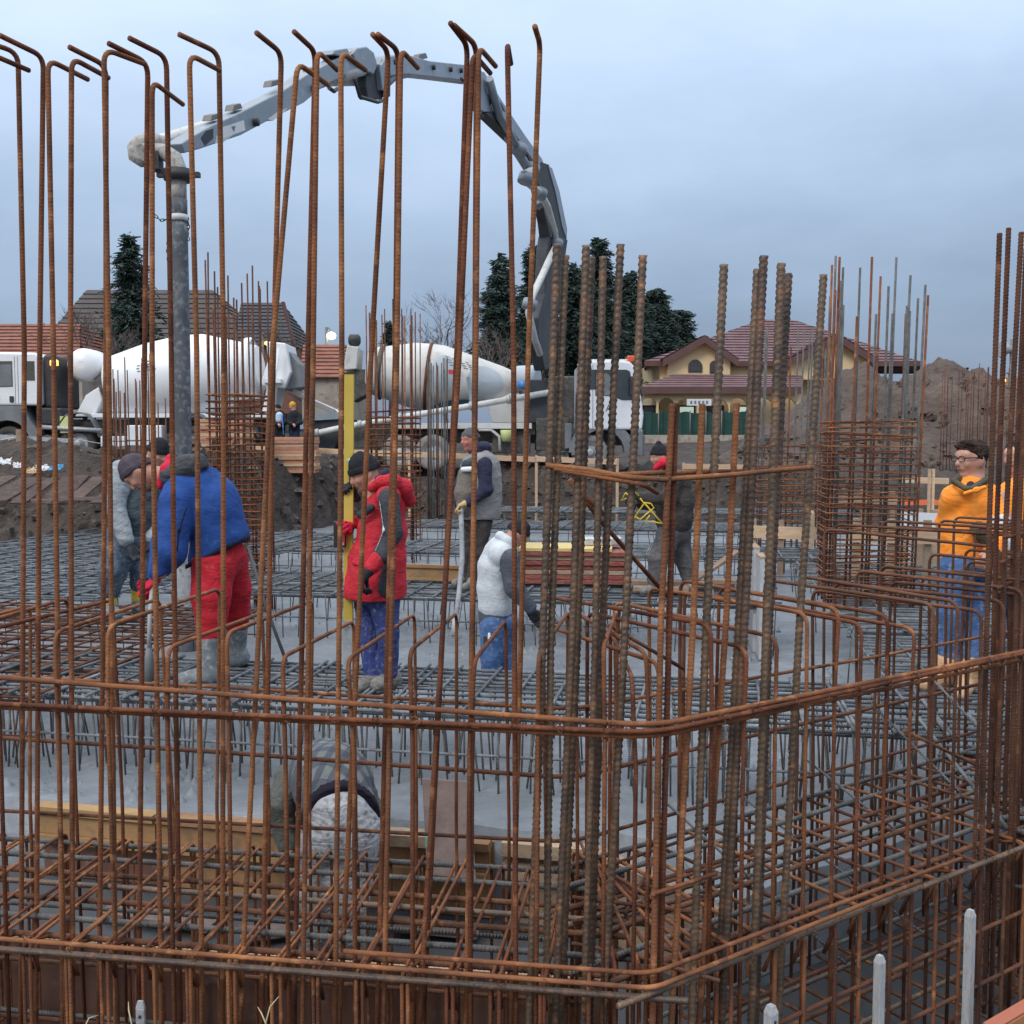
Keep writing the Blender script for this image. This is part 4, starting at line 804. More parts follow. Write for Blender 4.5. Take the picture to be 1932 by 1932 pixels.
for (u0, v0, u1, v1, dpt) in ((660, 800, 755, 846, .8), (930, 812, 1000, 855, .9), (1010, 790, 1070, 850, .9), (1020, 735, 1080, 800, .6)): bx(q, U(u0), U(u1), -dpt, dpt, Zv(v1), Zv(v0)).build('equipment_box', 'chassis', pump, bevel=.04)
bx(q, U(992), U(1040), -.8, .8, Zv(800), Zv(720)).build('turret_base', 'boom_dark', pump, bevel=.05)
g = G(); P = [q(U(905), 1.1, Zv(812)), q(U(928), 1.1, Zv(812)), q(U(943), 1.1, Zv(824)), q(U(944), 1.1, Zv(850))]; g.tube(P, .05, 6); g.build('outrigger_guard', 'pipe_white', pump)
g = G(); g.lathe([(0, .14), (.32, .19), (.34, .17)], q(U(956), 1.15, Zv(833)), (0, 0, 1), 14); g.build('bucket', 'yellow_bucket', pump)
g = G(); g.lathe([(0, .28), (.6, .3), (1.0, .25)], q(U(1028), .6, Zv(860)), (0, 0, 1), 14); g.build('outrigger_leg', 'galv', pump)
for u in (1030, 1062): bx(q, U(u), U(u + 12), 1.0, 1.2, Zv(846), Zv(800)).build('side_cover', 'cab_grey', pump, bevel=.02)
# boom
J = [Vector((1.03, 32.0, 0)), None, None, None, None]; E = Vector((-3.86 - 1.03, 11.3 - 32.0, 0)).normalized()
def inplane(u, v):
    r = ray(u, v); n = Vector((-E.y, E.x, 0)); t = (J[0] - CAM).dot(n) / r.dot(n); return CAM + r * t
side = Vector((E.y, -E.x, 0)).normalized()
def bpoly(name, pts, wd, m, parent, off=0.0, bevel=.015):
    P = [inplane(*p) for p in pts]; n = len(P); g = G(); g.add([p + side * (off - wd / 2) for p in P] + [p + side * (off + wd / 2) for p in P], [tuple(reversed(range(n))), tuple(range(n, 2 * n))] + [(i, (i + 1) % n, n + (i + 1) % n, n + i) for i in range(n)]); return g.build(name, m, parent, bevel=bevel)
def btube(name, pts, r, m, parent, off=0.0, n=8):
    g = G(); g.tube([inplane(*p) + side * off for p in pts], r, n); return g.build(name, m, parent)
bm = bpoly('boom', [(1006, 640), (1004, 600), (1018, 555), (1022, 470), (1026, 445), (1062, 452), (1055, 500), (1052, 540), (1042, 610), (1038, 690), (1018, 700)], .34, 'boom_dark', pump, bevel=.04)
bpoly('arm_section', [(1028, 470), (1022, 420), (1004, 330), (1013, 306), (1028, 311), (1040, 350), (1055, 425), (1062, 450), (1058, 470)], .26, 'boom_dark', bm); bpoly('arm_flange', [(1024, 312), (1032, 318), (1046, 360), (1061, 432), (1060, 452), (1052, 428), (1038, 360)], .32, 'boom_grey', bm, bevel=.01)
sB = bpoly('arm_section', [(1020, 372), (1036, 352), (1016, 300), (985, 258), (940, 192), (905, 136), (886, 138), (884, 200), (905, 212), (925, 212), (958, 250), (1000, 310)], .22, 'boom_grey', bm)
bpoly('arm_underside', [(906, 214), (930, 210), (962, 252), (1004, 312), (1018, 368), (1006, 345), (985, 290), (950, 256)], .27, 'boom_dark', sB, bevel=.01)
for pts in ([(913, 165), (922, 192), (914, 200)], [(918, 170), (940, 200), (945, 212), (926, 200)]): bpoly('cut_out', pts, .236, 'boom_dark', sB, bevel=0)
sC = bpoly('arm_section', [(708, 150), (703, 125), (708, 112), (722, 105), (760, 105), (800, 116), (886, 125), (900, 135), (900, 155), (880, 154), (760, 141), (735, 142)], .24, 'boom_grey', bm)
sD = bpoly('arm_section', [(325, 272), (347, 258), (383, 238), (432, 216), (520, 172), (565, 142), (640, 103), (660, 92), (675, 90), (688, 100), (694, 122), (690, 138), (650, 138), (600, 162), (560, 195), (505, 222), (440, 256), (362, 282), (332, 290)], .22, 'boom_grey', bm)
bpoly('top_cover', [(612, 104), (616, 96), (640, 92), (645, 100), (630, 108)], .26, 'boom_grey', sD)
bpoly('joint_plate', [(640, 110), (658, 92), (676, 89), (690, 100), (697, 124), (690, 142), (664, 130)], .29, 'boom_grey', sD, bevel=.02); bpoly('joint_plate', [(703, 125), (712, 108), (728, 106), (733, 120), (722, 142), (708, 146)], .32, 'boom_grey', sC, bevel=.02)
bpoly('link_plate', [(683, 130), (700, 126), (702, 150), (716, 165), (714, 188), (686, 188), (682, 165)], .16, 'boom_dark', bm, bevel=.02); bpoly('link_arm', [(697, 122), (704, 124), (712, 170), (704, 172)], .34, 'boom_grey', bm); bpoly('link_arm', [(712, 130), (718, 130), (718, 184), (710, 184)], .36, 'boom_dark', bm)
btube('ram', [(640, 142), (665, 133), (688, 128)], .12, 'pipe_white', bm, .0, 10); btube('ram', [(718, 165), (745, 140), (765, 138)], .09, 'boom_grey', bm, .0, 10); btube('ram', [(925, 215), (950, 245), (985, 300), (1000, 325)], .13, 'boom_grey', bm); btube('ram', [(1012, 375), (1030, 410), (1042, 440), (1046, 460)], .17, 'boom_grey', bm)
btube('boom_pipe', [(985, 320), (970, 330), (975, 345), (1000, 365), (1015, 390), (1030, 440), (1032, 462), (1005, 520), (985, 560), (978, 590), (990, 640), (1000, 668)], .10, 'pipe_white', bm, -.28); btube('boom_pipe', [(905, 150), (925, 220), (945, 250), (965, 290), (985, 322)], .10, 'boom_grey', bm, -.22)
for p in ((985, 320), (972, 338), (1000, 366), (1032, 460), (980, 575), (960, 283)): g = G(); a = inplane(*p) + side * -.28; g.lathe([(-.12, .14), (-.12, .2), (.12, .2), (.12, .14)], a, Vector((.3, .2, 1)), 10); g.build('coupling', 'boom_grey', bm)
btube('boom_pipe', [(890, 150), (820, 140), (740, 130), (700, 150), (640, 150), (560, 180), (460, 225), (400, 245), (350, 262), (300, 275)], .085, 'pipe_white', bm, .22)
for pts in ([(640, 150), (650, 185), (685, 195), (700, 190)], [(872, 150), (880, 165), (884, 215), (890, 222)], [(590, 168), (600, 175), (606, 170)], [(848, 150), (860, 162), (870, 152)]): btube('hydraulic_hose', pts, .03, 'black_part', bm, -.25, 6)
for u, v in ((398, 222), (440, 203), (512, 158), (585, 134), (792, 108), (576, 145)): bpoly('bracket', [(u - 9, v + 7), (u - 6, v - 5), (u + 6, v - 8), (u + 10, v + 2)], .12, 'pole_metal', bm, bevel=.01)
for u, v in ((464, 232), (575, 168), (648, 110), (728, 118), (838, 132), (858, 134), (805, 128)):
    a = inplane(u, v); g = G(); g.lathe([(-.17, .001), (-.17, .05), (.17, .05), (.17, .001)], a, side, 10); g.build('pin', 'black_part', bm)
bpoly('warning_label', [(402, 242), (444, 228), (447, 247), (405, 262)], .228, 'litter_white', sD, bevel=0); bpoly('label_triangle', [(420, 240), (428, 239), (425, 250)], .234, 'text_grey', sD, bevel=0)
bpoly('scuff_mark', [(490, 226), (510, 212), (528, 205), (518, 216), (500, 229)], .226, 'litter_white', sD, bevel=0)
bpoly('cut_out', [(362, 262), (372, 248), (386, 244), (386, 262), (370, 276)], .226, 'boom_dark', sD, bevel=0); bpoly('cut_out', [(392, 258), (402, 250), (424, 256), (404, 270), (390, 272)], .226, 'drum_dusty', sD, bevel=0)
# tip elbow and end hose
tp = lambda u, v, dd=11.1: at(u, v, dd)
g = G(); g.tube([tp(306, 272, 11.3), tp(292, 268), tp(276, 268), tp(264, 273), tp(258, 282), tp(259, 292), tp(268, 298), tp(282, 298)], [.085, .09, .095, .1, .1, .1, .095, .09], 14); g.build('swivel_elbow', 'crust', bm)
g = G(); g.tube([tp(268, 288, 10.98), tp(288, 283), tp(312, 288), tp(330, 300), tp(336, 318), tp(337, 332)], .085, 12); g.build('swivel_elbow', 'crust', bm)
g = G(); g.box(tp(292, 305), (.13, .16, .18)); g.build('clamp', 'black_part', bm)
hose = thing('end_hose', 'thick rubber concrete hose hanging from the boom tip into the pour', 'hose', tp(352, 1235, 10.9))
hp_ = lambda v: tp(337 + (v - 330) * .0165, v, 11.1 - .2 * (v - 330) / 900)
g = G(); g.lathe([(-.06, .1), (-.06, .15), (.05, .15), (.05, .1)], hp_(330), (0, 0, 1), 14); cl = g.build('collar', 'black_part', hose)
g = G(); g.box(hp_(330) + Vector((0, 0, .0)), (.44, .07, .05)); g.build('collar_handle', 'black_part', cl)
g = G(); g.tube([hp_(v) for v in (332, 350, 376)], .078, 14); g.build('steel_neck', 'crust', hose)
g = G(); g.tube([hp_(v) for v in (376, 390, 412)], .083, 14); g.build('steel_neck', 'hose_dark', hose)
g = G(); g.tube([hp_(v) for v in (406, 418)], .092, 14); g.build('clamp_band', 'pipe_white', hose)
g = G(); g.tube([hp_(v) for v in (416, 450, 520, 600, 680, 760, 840, 900)], [.082, .084, .086, .088, .088, .086, .088, .088], 16); g.build('rubber_hose', 'hose_dark', hose)
g = G(); g.tube([hp_(v) for v in (899, 960, 1050, 1150, 1245)], [.0885, .092, .096, .10, .105], 16); g.build('rubber_hose', 'hose_cement', hose)
def chain(P, parent):
    for k in range(len(P) - 1):
        a, b = Vector(P[k]), Vector(P[k + 1]); n = max(1, int((b - a).length / .035)); 
        for j in range(n):
            c = a.lerp(b, (j + .5) / n); dv = (b - a).normalized(); u = (Vector((0, 1, 0)) if j % 2 else Vector((1, 0, 0))); u = (u - dv * u.dot(dv)).normalized(); g = G(); pts = [c + dv * .026 * math.cos(t) + u * .013 * math.sin(t) for t in np.linspace(0, 2 * math.pi, 8, endpoint=False)]; g.tube(pts, .005, 5, closed=True); g.build('chain_link', 'black_part', parent)
chain([tp(286, 390), tp(292, 406), tp(303, 416), tp(316, 414)], hose); chain([tp(353, 408), tp(356, 425), tp(353, 445), tp(357, 455)], hose); chain([tp(318, 440), tp(316, 470), tp(318, 500)], hose)

# --- dusty mixer behind the pump
d = 36.5; k_ = 1980 / d; gp = .95; O = Vector(((830 - 966) / k_, d, gp)); q = frame(O, (1, 0, 0)); U = lambda u: (u - 830) / k_; Zv = lambda v: 1.7 + (836 - v) / k_ - gp
mx2 = thing('mixer_truck', 'dusty white mixer with a brown ring round its drum, behind the pump lorry', 'truck', O)
PF2 = [(0, .72), (.03, .80), (.06, .84), (.30, 1.12), (.42, 1.15), (.50, 1.14), (.90, .66), (.96, .56), (1.0, .4)]
dr, p0, ax, L = drum(mx2, q, PF2, (U(697), Zv(700)), (U(972), Zv(731)), 'drum_dusty', 44)
g = G(); g.lathe([(L * .40, 1.145), (L * .402, 1.20), (L * .42, 1.20), (L * .422, 1.145)], p0, ax, 44, cap=False); g.build('brown_ring', 'rust_dark', dr)
g = G(); g.lathe([(L * .07, .86), (L * .075, .95), (L * .10, .97), (L * .105, .88)], p0, ax, 40, cap=False); g.build('track_ring', 'chassis', dr)
rows = [(.52 + .045 * k + .012 * j, .66 - .085 * j, .15 if j else .1, .032) for j in range(4) for k in range(4)]; drum_marks(dr, p0, ax, L, PF2, rows, 'printed_line')
drum_marks(dr, p0, ax, L, PF2, [(.545, .18, .3, .05), (.555, .12, .16, .16)], 'red_mark', 'red_mark')
def patch(t0, t1, a0, a1, nm, m, lift=.010):         # a painted field that follows the drum, elliptical
    up = Vector((0, 0, 1)); u1 = (up - ax * up.dot(ax)).normalized(); u2 = ax.cross(u1); u2 = u2 if u2.y < 0 else -u2; ts, rsv = zip(*PF2); V = []; F = []; n = 24; tc_, ac = (t0 + t1) / 2, (a0 + a1) / 2
    for rr_ in (0.001, .35, .7, 1.0):
        for k in range(n):
            t = tc_ + (t1 - t0) / 2 * rr_ * math.cos(2 * math.pi * k / n); a = ac + (a1 - a0) / 2 * rr_ * math.sin(2 * math.pi * k / n); r_ = float(np.interp(t, ts, rsv)) + lift; V.append(p0 + ax * t * L + (u1 * math.sin(a) + u2 * math.cos(a)) * r_)
    for i in range(3):
        for k in range(n): F.append((i * n + k, i * n + (k + 1) % n, (i + 1) * n + (k + 1) % n, (i + 1) * n + k))
    g = G(); g.add(V, F, True); g.build(nm, m, dr)
patch(.68, .92, -.75, .75, 'painted_disc', 'grey_patch'); patch(.44, .62, -.5, .75, 'painted_disc', 'grey_patch', .008); patch(.46, .80, -1.6, -.75, 'painted_disc', 'teal_paint', .012)
g = G(); g.lathe([(-.42, .28), (-.36, .40), (-.3, .43), (.3, .43), (.36, .4), (.42, .28)], q(U(993), 1.0, Zv(718)), q(1, .5, 0) - q(0, 0, 0), 24); tk = g.build('water_tank', 'grey_patch', mx2)
g = G(); g.lathe([(0, .001), (0, .15), (.012, .15), (.012, .001)], q(U(984), 1.38, Zv(730)), (-.3, -1, 0), 18); g.build('round_sticker', 'blue_sticker', tk)
pr(q, [(U(930), Zv(800)), (U(1000), Zv(800)), (U(995), Zv(752)), (U(965), Zv(744)), (U(920), Zv(765))], -.6, .75).build('drum_pedestal', 'drum_dusty', mx2, bevel=.04)
pr(q, [(U(655), Zv(702)), (U(680), Zv(700)), (U(684), Zv(660)), (U(663), Zv(657))], -.6, .7).build('hopper', 'drum_dusty', mx2, bevel=.03)
pr(q, [(U(672), Zv(760)), (U(700), Zv(745)), (U(700), Zv(700)), (U(676), Zv(700)), (U(664), Zv(720))], -.5, .55).build('hopper_throat', 'chassis', mx2, bevel=.03)
g = G(); g.lathe([(-.2, .12), (-.15, .2), (.15, .2), (.2, .12)], q(U(673), .2, Zv(645)), (1, 0, 0), 14); g.build('hydraulic_tank', 'black_part', mx2); bx(q, U(670), U(676), .1, .3, Zv(658), Zv(648)).build('tank_stand', 'black_part', mx2)
bx(q, U(680), U(1120), .34, .42, 1.0, 1.22).build('chassis_rail', 'chassis', mx2); bx(q, U(680), U(1120), -.42, -.34, 1.0, 1.22).build('chassis_rail', 'chassis', mx2)
bx(q, U(700), U(930), -.7, .7, 1.23, 1.35).build('sub_frame', 'teal_paint', mx2); 
for u in (742, 795, 1060): wheel(mx2, q, 1.15, U(u), .52, .52, 'tyre'); wheel(mx2, q, -1.15, U(u), .52, .52, 'tyre')
pr(q, [(U(1030), .9), (U(1120), .9), (U(1120), 2.0), (U(1110), 3.0), (U(1040), 3.0), (U(1030), 2.8)], -1.2, 1.0).build('cab', 'chassis', mx2, bevel=.06)
trough(mx2, [q(U(668), .1, Zv(757)), q(U(640), .1, Zv(782)), q(U(632), .1, Zv(790))], .2, 'drum_dusty', 'chute')
# ------------------------------------------------------------------ timber, formwork and tools
mat('panel_red', (.20, .045, .038), (.29, .075, .06), 5, .8, .2, 30, c3=(.36, .25, .17), f2=.36, stretch=(1, 1, 8)); mat('panel_yellow', (.55, .40, .14), (.62, .48, .2), 4, .7)
mat('foil', (.50, .53, .55), (.62, .64, .66), 5, .3, .3, 30, metal=.5); mat('stack_orange', (.42, .20, .115), (.52, .27, .165), 6, .8, .2, 30, c3=(.36, .17, .11), rnd=.12); mat('staff_yellow', (.52, .37, .05), (.62, .46, .085), 3, .45, .05, 20, c3=(.55, .46, .25), f2=.26); mat('vial_green', (.25, .55, .42), None, 4, .2); mat('device_black', (.015, .014, .016), (.03, .028, .03), 6, .5); mat('device_red', (.42, .02, .03), None, 6, .5)
mat('deck_dark', (.055, .034, .027), (.10, .062, .048), 3, .9, .2, 20, c3=(.13, .10, .085), f2=.34, rnd=.25); mat('string', (.62, .60, .56), None, 4, .8); mat('plank_orange', (.36, .15, .06), (.46, .21, .09), 4, .7, .2, 40, c3=(.4, .15, .07)); mat('plank_pink', (.38, .12, .07), None, 4, .7); mat('straw', (.40, .33, .19), (.5, .42, .26), 8, .9); mat('clod', (.05, .04, .034), (.10, .08, .066), 3, .95, .6, 20, c3=(.17, .15, .13)); mat('net_orange', (.75, .16, .06), None, 4, .7)
gl_ = lambda x, y: float(tz(np.array([x]), np.array([y]))[0])
def planks(nm, label, cat, segs, m, wd, ht, posts=(), pm='wood_fresh', base=None):
    th = thing(nm, label, cat, base or segs[0][0])
    for a, b in segs: g = G(); g.beam(a, b, wd, ht); g.build('plank', m, th, bevel=.006)
    for p in posts: p = Vector(p); g = G(); g.box((p.x, p.y + wd, (p.z + gl_(p.x, p.y)) / 2), (.07, .07, p.z - gl_(p.x, p.y) + .2)); g.build('post', pm, th)
    return th
L1 = [(at(a, b, 28.6 - .0012 * (a - 430)), at(c, e, 28.6 - .0012 * (c - 430))) for a, b, c, e in ((432, 842, 530, 846), (532, 846, 650, 853), (652, 853, 770, 857), (772, 857, 880, 861), (882, 862, 1010, 867), (1012, 866, 1165, 872))]
planks('plank_fence', 'long low line of fresh planks in front of the lorries', 'fence', L1, 'wood_fresh', .04, .14, [s[0] for s in L1] + [L1[-1][1]])
L2 = [(at(1290, 880, 30), at(1420, 882, 30)), (at(1422, 882, 30), at(1545, 884, 30)), (at(1700, 905, 26), at(1790, 908, 26))]
planks('plank_fence', 'pale plank rail at the foot of the large spoil heap', 'fence', L2, 'wood_fresh', .04, .15, [L2[0][0], L2[1][0], L2[2][0]])
bb = thing('batter_board', 'grey batter board with string in front of the white cab', 'survey stake', at(35, 855, 25)); a = at(35, 812, 25); g = G(); g.box((a.x, 25, a.z - .45), (.12, .04, .95)); g.build('stake', 'wood_old', bb)
g = G(); g.tube([at(-40, 836, 25), at(-10, 832, 25), at(35, 824, 25), at(60, 830, 25.5), at(100, 834, 26), at(140, 828, 26), at(240, 846, 27)], .012, 5); g.build('string', 'string', bb); g = G(); g.beam(at(-30, 822, 25.02), at(140, 832, 25.4), .03, .1); g.build('rail', 'timber_grey', bb)
def stack(nm, label, cat, c, w_, dp, hts, mats_, rz=0, base=None, sticks=True, jit=.03):
    th = thing(nm, label, cat, (c[0], c[1], base if base is not None else c[2])); z = c[2]
    for i, h_ in enumerate(hts):
        g = G(); g.box((c[0] + rj(jit), c[1] + rj(jit), z + h_ / 2), (w_ * random.uniform(.96, 1.0), dp, h_ - .006), rz); g.build('board', mats_[i % len(mats_)], th, bevel=.004); z += h_
    if base is not None:
        for k in (-.4, 0, .4): g = G(); g.box((c[0] + k * w_, c[1], (c[2] + base) / 2 - .003), (.12, dp * .9, c[2] - base)); g.build('bearer', 'wood_old', th)
    return th, z
a = at(556, 925, 27.6); stack('board_stack', 'stack of orange formwork boards left of the yellow staff', 'boards', (a.x, 27.6, gl_(a.x, 27.2) - .05), 1.25, .9, [.085] * 11, ['stack_orange', 'stack_orange', 'wood_fresh'], .05)
a = at(430, 930, 26.2); stack('board_stack', 'stack of orange formwork boards behind the rusty column cage', 'boards', (a.x, 26.2, gl_(a.x, 25.8) - .05), 1.1, .9, [.085] * 9, ['stack_orange', 'wood_fresh', 'stack_orange'], -.04)
a = at(1086, 1104, 12.4); t_, z_ = stack('panel_stack', 'stack of red-edged panels behind the man in the white vest', 'panels', (a.x, 12.6, .045), 1.32, .7, [.055] * 7, ['panel_red', 'panel_red', 'wood_old'], R(-6)); g = G(); g.box((a.x - .1, 12.6, z_ + .02), (1.1, .72, .035), R(-6)); g.build('top_board', 'panel_yellow', t_)
for i, (u, w_) in enumerate(((1118, .22), (1156, .2))): q1 = at(u, 1030, 12.7); th = thing('foil_pack', ['silver wrapped pack on the left end of the red panel stack top', 'silver wrapped pack on the right end of the red panel stack top'][i], 'pack', (q1.x, 12.7, z_ + .04)); g = G(); g.box((q1.x, 12.7, z_ + .09), (w_, .3, .1)); g.build('wrapping', 'foil', th, bevel=.02)
q1, q2 = at(760, 1078, 12.7), at(1000, 1086, 12.5); th = thing('form_beam', 'yellow formwork beam lying behind the red jacket', 'timber beam', (q1 + q2) / 2)
for dz, hh, ww in ((.075, .04, .09), (-.075, .04, .09), (0, .11, .035)): g = G(); g.beam(q1 + Vector((0, 0, dz)), q2 + Vector((0, 0, dz)), ww, hh - .002); g.build('flange' if hh < .05 else 'web', 'wood_yellow', th)
planks('loose_planks', 'brown planks behind the feet of the man in brown', 'planks', [(at(1190, 1098, 11.95), at(1330, 1102, 11.8)), (at(1330, 1096, 12.0), at(1412, 1098, 11.9)), (at(1195, 1110, 11.7), at(1300, 1112, 11.6))], 'wood_old', .16, .05)
planks('prop_plank', 'plank leaning up behind the shoe of the man in brown', 'plank', [(at(1305, 1098, 11.9), at(1392, 1040, 12.3))], 'wood_old', .1, .035)
for i, (u, d_, v0, v1, lab) in enumerate(((1424, 11.2, 1032, 1128, 'grey upright shutter board left of the dense mat'), (1436, 10.8, 1050, 1138, 'grey upright shutter board with a pale edge, nearest the dense mat'), (1410, 11.9, 1024, 1110, 'narrow grey shutter board farthest along the slot beside the dense mat'))):
    a, b = at(u, v0, d_), at(u, v1, d_); th = thing('shutter_board', lab, 'board', (a.x, d_, -.5)); g = G(); g.box((a.x, d_, (a.z - .5) / 2), (.06, .5, a.z + .5), R(-8)); g.build('face', 'timber_grey', th); g = G(); g.box((a.x, d_, a.z + .012), (.07, .5, .02), R(-8)); g.build('edge', 'wood_old', th)
for u0, u1, v, d_, hh, mm, lab in ((1410, 1540, 1003, 17.0, .2, 'wood_fresh', 'pale shutter panel between the two column cages'), (1700, 1775, 985, 14.8, .30, 'litter_white', 'pale board behind the back of the orange jacket'), (1600, 1770, 1008, 13.2, .2, 'wood_fresh', 'pale pinkish panel right of the square column cage'), (1560, 1700, 940, 20.5, .22, 'wood_old', 'brown shutter panel far behind the square cage')):
    a, b = at(u0, v, d_), at(u1, v + 4, d_); th = thing('shuttering', lab, 'panel', (a + b) / 2); g = G(); g.beam(a, b, .03, hh); g.build('face', mm, th)
    for k in (0.1, .5, .9): c = a.lerp(b, k); g = G(); g.box((c.x, c.y + .06, (c.z - .5) / 2 + .1), (.08, .08, c.z + .7)); g.build('stud', 'wood_old', th)
a = at(1527, 968, 16.8); th = thing('stake', 'short square stake in front of the pale shutter panel', 'stake', (a.x, 16.8, -.5)); g = G(); g.box((a.x, 16.8, (a.z - .5) / 2), (.16, .05, a.z + .5)); g.build('shaft', 'wood_old', th); g = G(); g.box((a.x, 16.8, a.z + .02), (.15, .045, .04), taper=(.8, .8)); g.build('tip', 'wood_fresh', th)
a = at(1757, 885, 19); th = thing('stake', 'pair of slim pale stakes left of the face with glasses', 'stake', (a.x, 19, -.5))
for k in (-.03, .04): g = G(); g.box((a.x + k, 19, (a.z - .8) / 2), (.045, .045, a.z + .8)); g.build('lath', 'wood_fresh', th)
a, b = at(1700, 948, 20), at(1790, 948, 20); th = thing('barrier_tape', 'orange barrier strip behind the man in orange', 'barrier', (a + b) / 2); g = G(); g.beam(a, b, .02, .1); g.build('strip', 'net_orange', th); g = G(); g.box((b.x, 20, b.z - .5), (.05, .05, 1.2)); g.build('post', 'pole_metal', th)
# brown shutters along the far left edge of the raft
th = thing('form_wall', 'sloping deck of brown formwork boards at the far left under the rubble', 'formwork', at(100, 940, 19.6))
for k in range(11):
    x0 = -10.9 + k * .32 + rj(.04); y0 = 19.2 + rj(.25); g = G(); g.beam((x0, y0, .62 + rj(.04)), (x0 + rj(.08), y0 + 1.5 + rj(.2), 1.02 + rj(.04)), .29, .03); g.build('board', 'deck_dark', th)
for k in range(3): a = Vector((-10.7 + 1.15 * k, 19.15 + rj(.08), .66 + rj(.03))); g = G(); g.beam(a, a + Vector((1.12, rj(.06), rj(.05))), .09, .06); g.build('edge_board', 'ply_dusty', th)
# ------------- pit: far side shutter under the slab edge
def fe(x): return float(slab_front(np.array([x]))[0])
th = thing('pit_shutter', 'yellow timber shutter along the pit edge left of the bent man', 'formwork', (-1.6, fe(-1.6) - .1, -.98))
for x0, x1 in ((-2.9, -2.1), (-2.1, -1.05), (-1.05, -.1)):
    a, b = Vector((x0, fe(x0) - .035, 0)), Vector((x1, fe(x1) - .035, 0)); c = Vector((0, 0, 1))
    g = G(); g.beam(a + c * -.75, b + c * -.75, .02, .44); g.build('panel', 'ply_brown' if x0 < -2.5 else 'wood_yellow', th)
    for dz, hh, ww in ((-.525, .045, .1), (-.70, .045, .1), (-.61, .13, .035)): g = G(); g.beam(a + c * dz + Vector((0, -.07, 0)), b + c * dz + Vector((-.02, -.07, 0)), ww, hh); g.build('waler', 'wood_yellow', th)
th = thing('pit_shutter', 'weathered timber shutter along the pit edge right of the bent man', 'formwork', (.3, fe(.3) - .1, -.98))
for x0, x1, m_ in ((-.05, .42, 'wood_old'), (.44, 1.02, 'wood_old')):
    a, b = Vector((x0, fe(x0) - .035, 0)), Vector((x1, fe(x1) - .035, 0)); c = Vector((0, 0, 1)); g = G(); g.beam(a + c * -.76, b + c * -.76, .02, .44); g.build('panel', m_, th)
    for dz in (-.53, -.66): g = G(); g.beam(a + c * dz + Vector((0, -.06, 0)), b + c * dz + Vector((-.01, -.06, 0)), .09, .075); g.build('waler', m_, th)
a, b = at(796, 1470, 5.62), at(884, 1476, 5.56); lo = at(806, 1650, 5.35); th = thing('loose_sheet', 'dusty pinkish plywood offcut standing upright in the pit', 'plywood', (a.x + .1, 5.5, -.98)); g = G(); g.add([a, b, b + (lo - a), lo, a + Vector((0, .02, 0)), b + Vector((0, .02, 0)), b + (lo - a) + Vector((0, .02, 0)), lo + Vector((0, .02, 0))], [(3, 2, 1, 0), (4, 5, 6, 7), (0, 1, 5, 4), (1, 2, 6, 5), (2, 3, 7, 6), (3, 0, 4, 7)]); g.build('sheet', 'ply_dusty', th)
a = at(770, 1580, 5.5); th = thing('timber_offcut', 'short pale block with a green end beside the plywood offcut', 'timber block', a); g = G(); g.box(a, (.22, .12, .06), R(-8)); g.build('block', 'wood_old', th); g = G(); g.box(a + Vector((.112, -.015, 0)), (.012, .122, .062), R(-8)); g.build('end', 'vial_green', th)
for i, (u, v, d_, ln, rz, m_) in enumerate(((690, 1690, 5.3, .7, .8, 'wood_old'), (900, 1650, 5.2, .5, 1.2, 'wood_fresh'), (560, 1760, 5.4, .6, .3, 'ply_dusty'), (300, 1740, 5.5, .7, -.3, 'ply_dusty'), (820, 1760, 5.3, .5, -.2, 'ply_dusty'), (1250, 1760, 4.9, .35, .5, 'panel_red'), (1400, 1640, 4.6, .4, .9, 'wood_old'))):
    a = gz(u, v, -.95); th = thing('timber_offcut', ['board offcut in the pit right of the bent man', 'pale lath offcut standing near the plywood offcut', 'dusty board lying under the bent man', 'dusty board lying on the pit floor at the left', 'dusty board lying under the middle of the cage', 'small red block inside the corner of the cage', 'brown lath lying under the right beam cage'][i], 'timber', a); g = G(); g.box(a + Vector((0, 0, .03)), (ln, .14, .03), rz); g.build('face', m_, th, bevel=.004)
# inner shutter of the near beam
th = thing('beam_shutter', 'dark brown shutter with pale edge behind the near beam cage', 'formwork', W(-1.2, 1.05, -.98))
for s0 in np.arange(-3.4, -.2, .8): g = G(); g.beam(W(s0, 1.05, -.75), W(s0 + .79, 1.05, -.75), .02, .45); g.build('panel', 'ply_brown', th); g = G(); g.beam(W(s0, 1.05, -.517), W(s0 + .79, 1.05, -.517), .03, .018); g.build('edge_strip', 'wood_fresh', th)
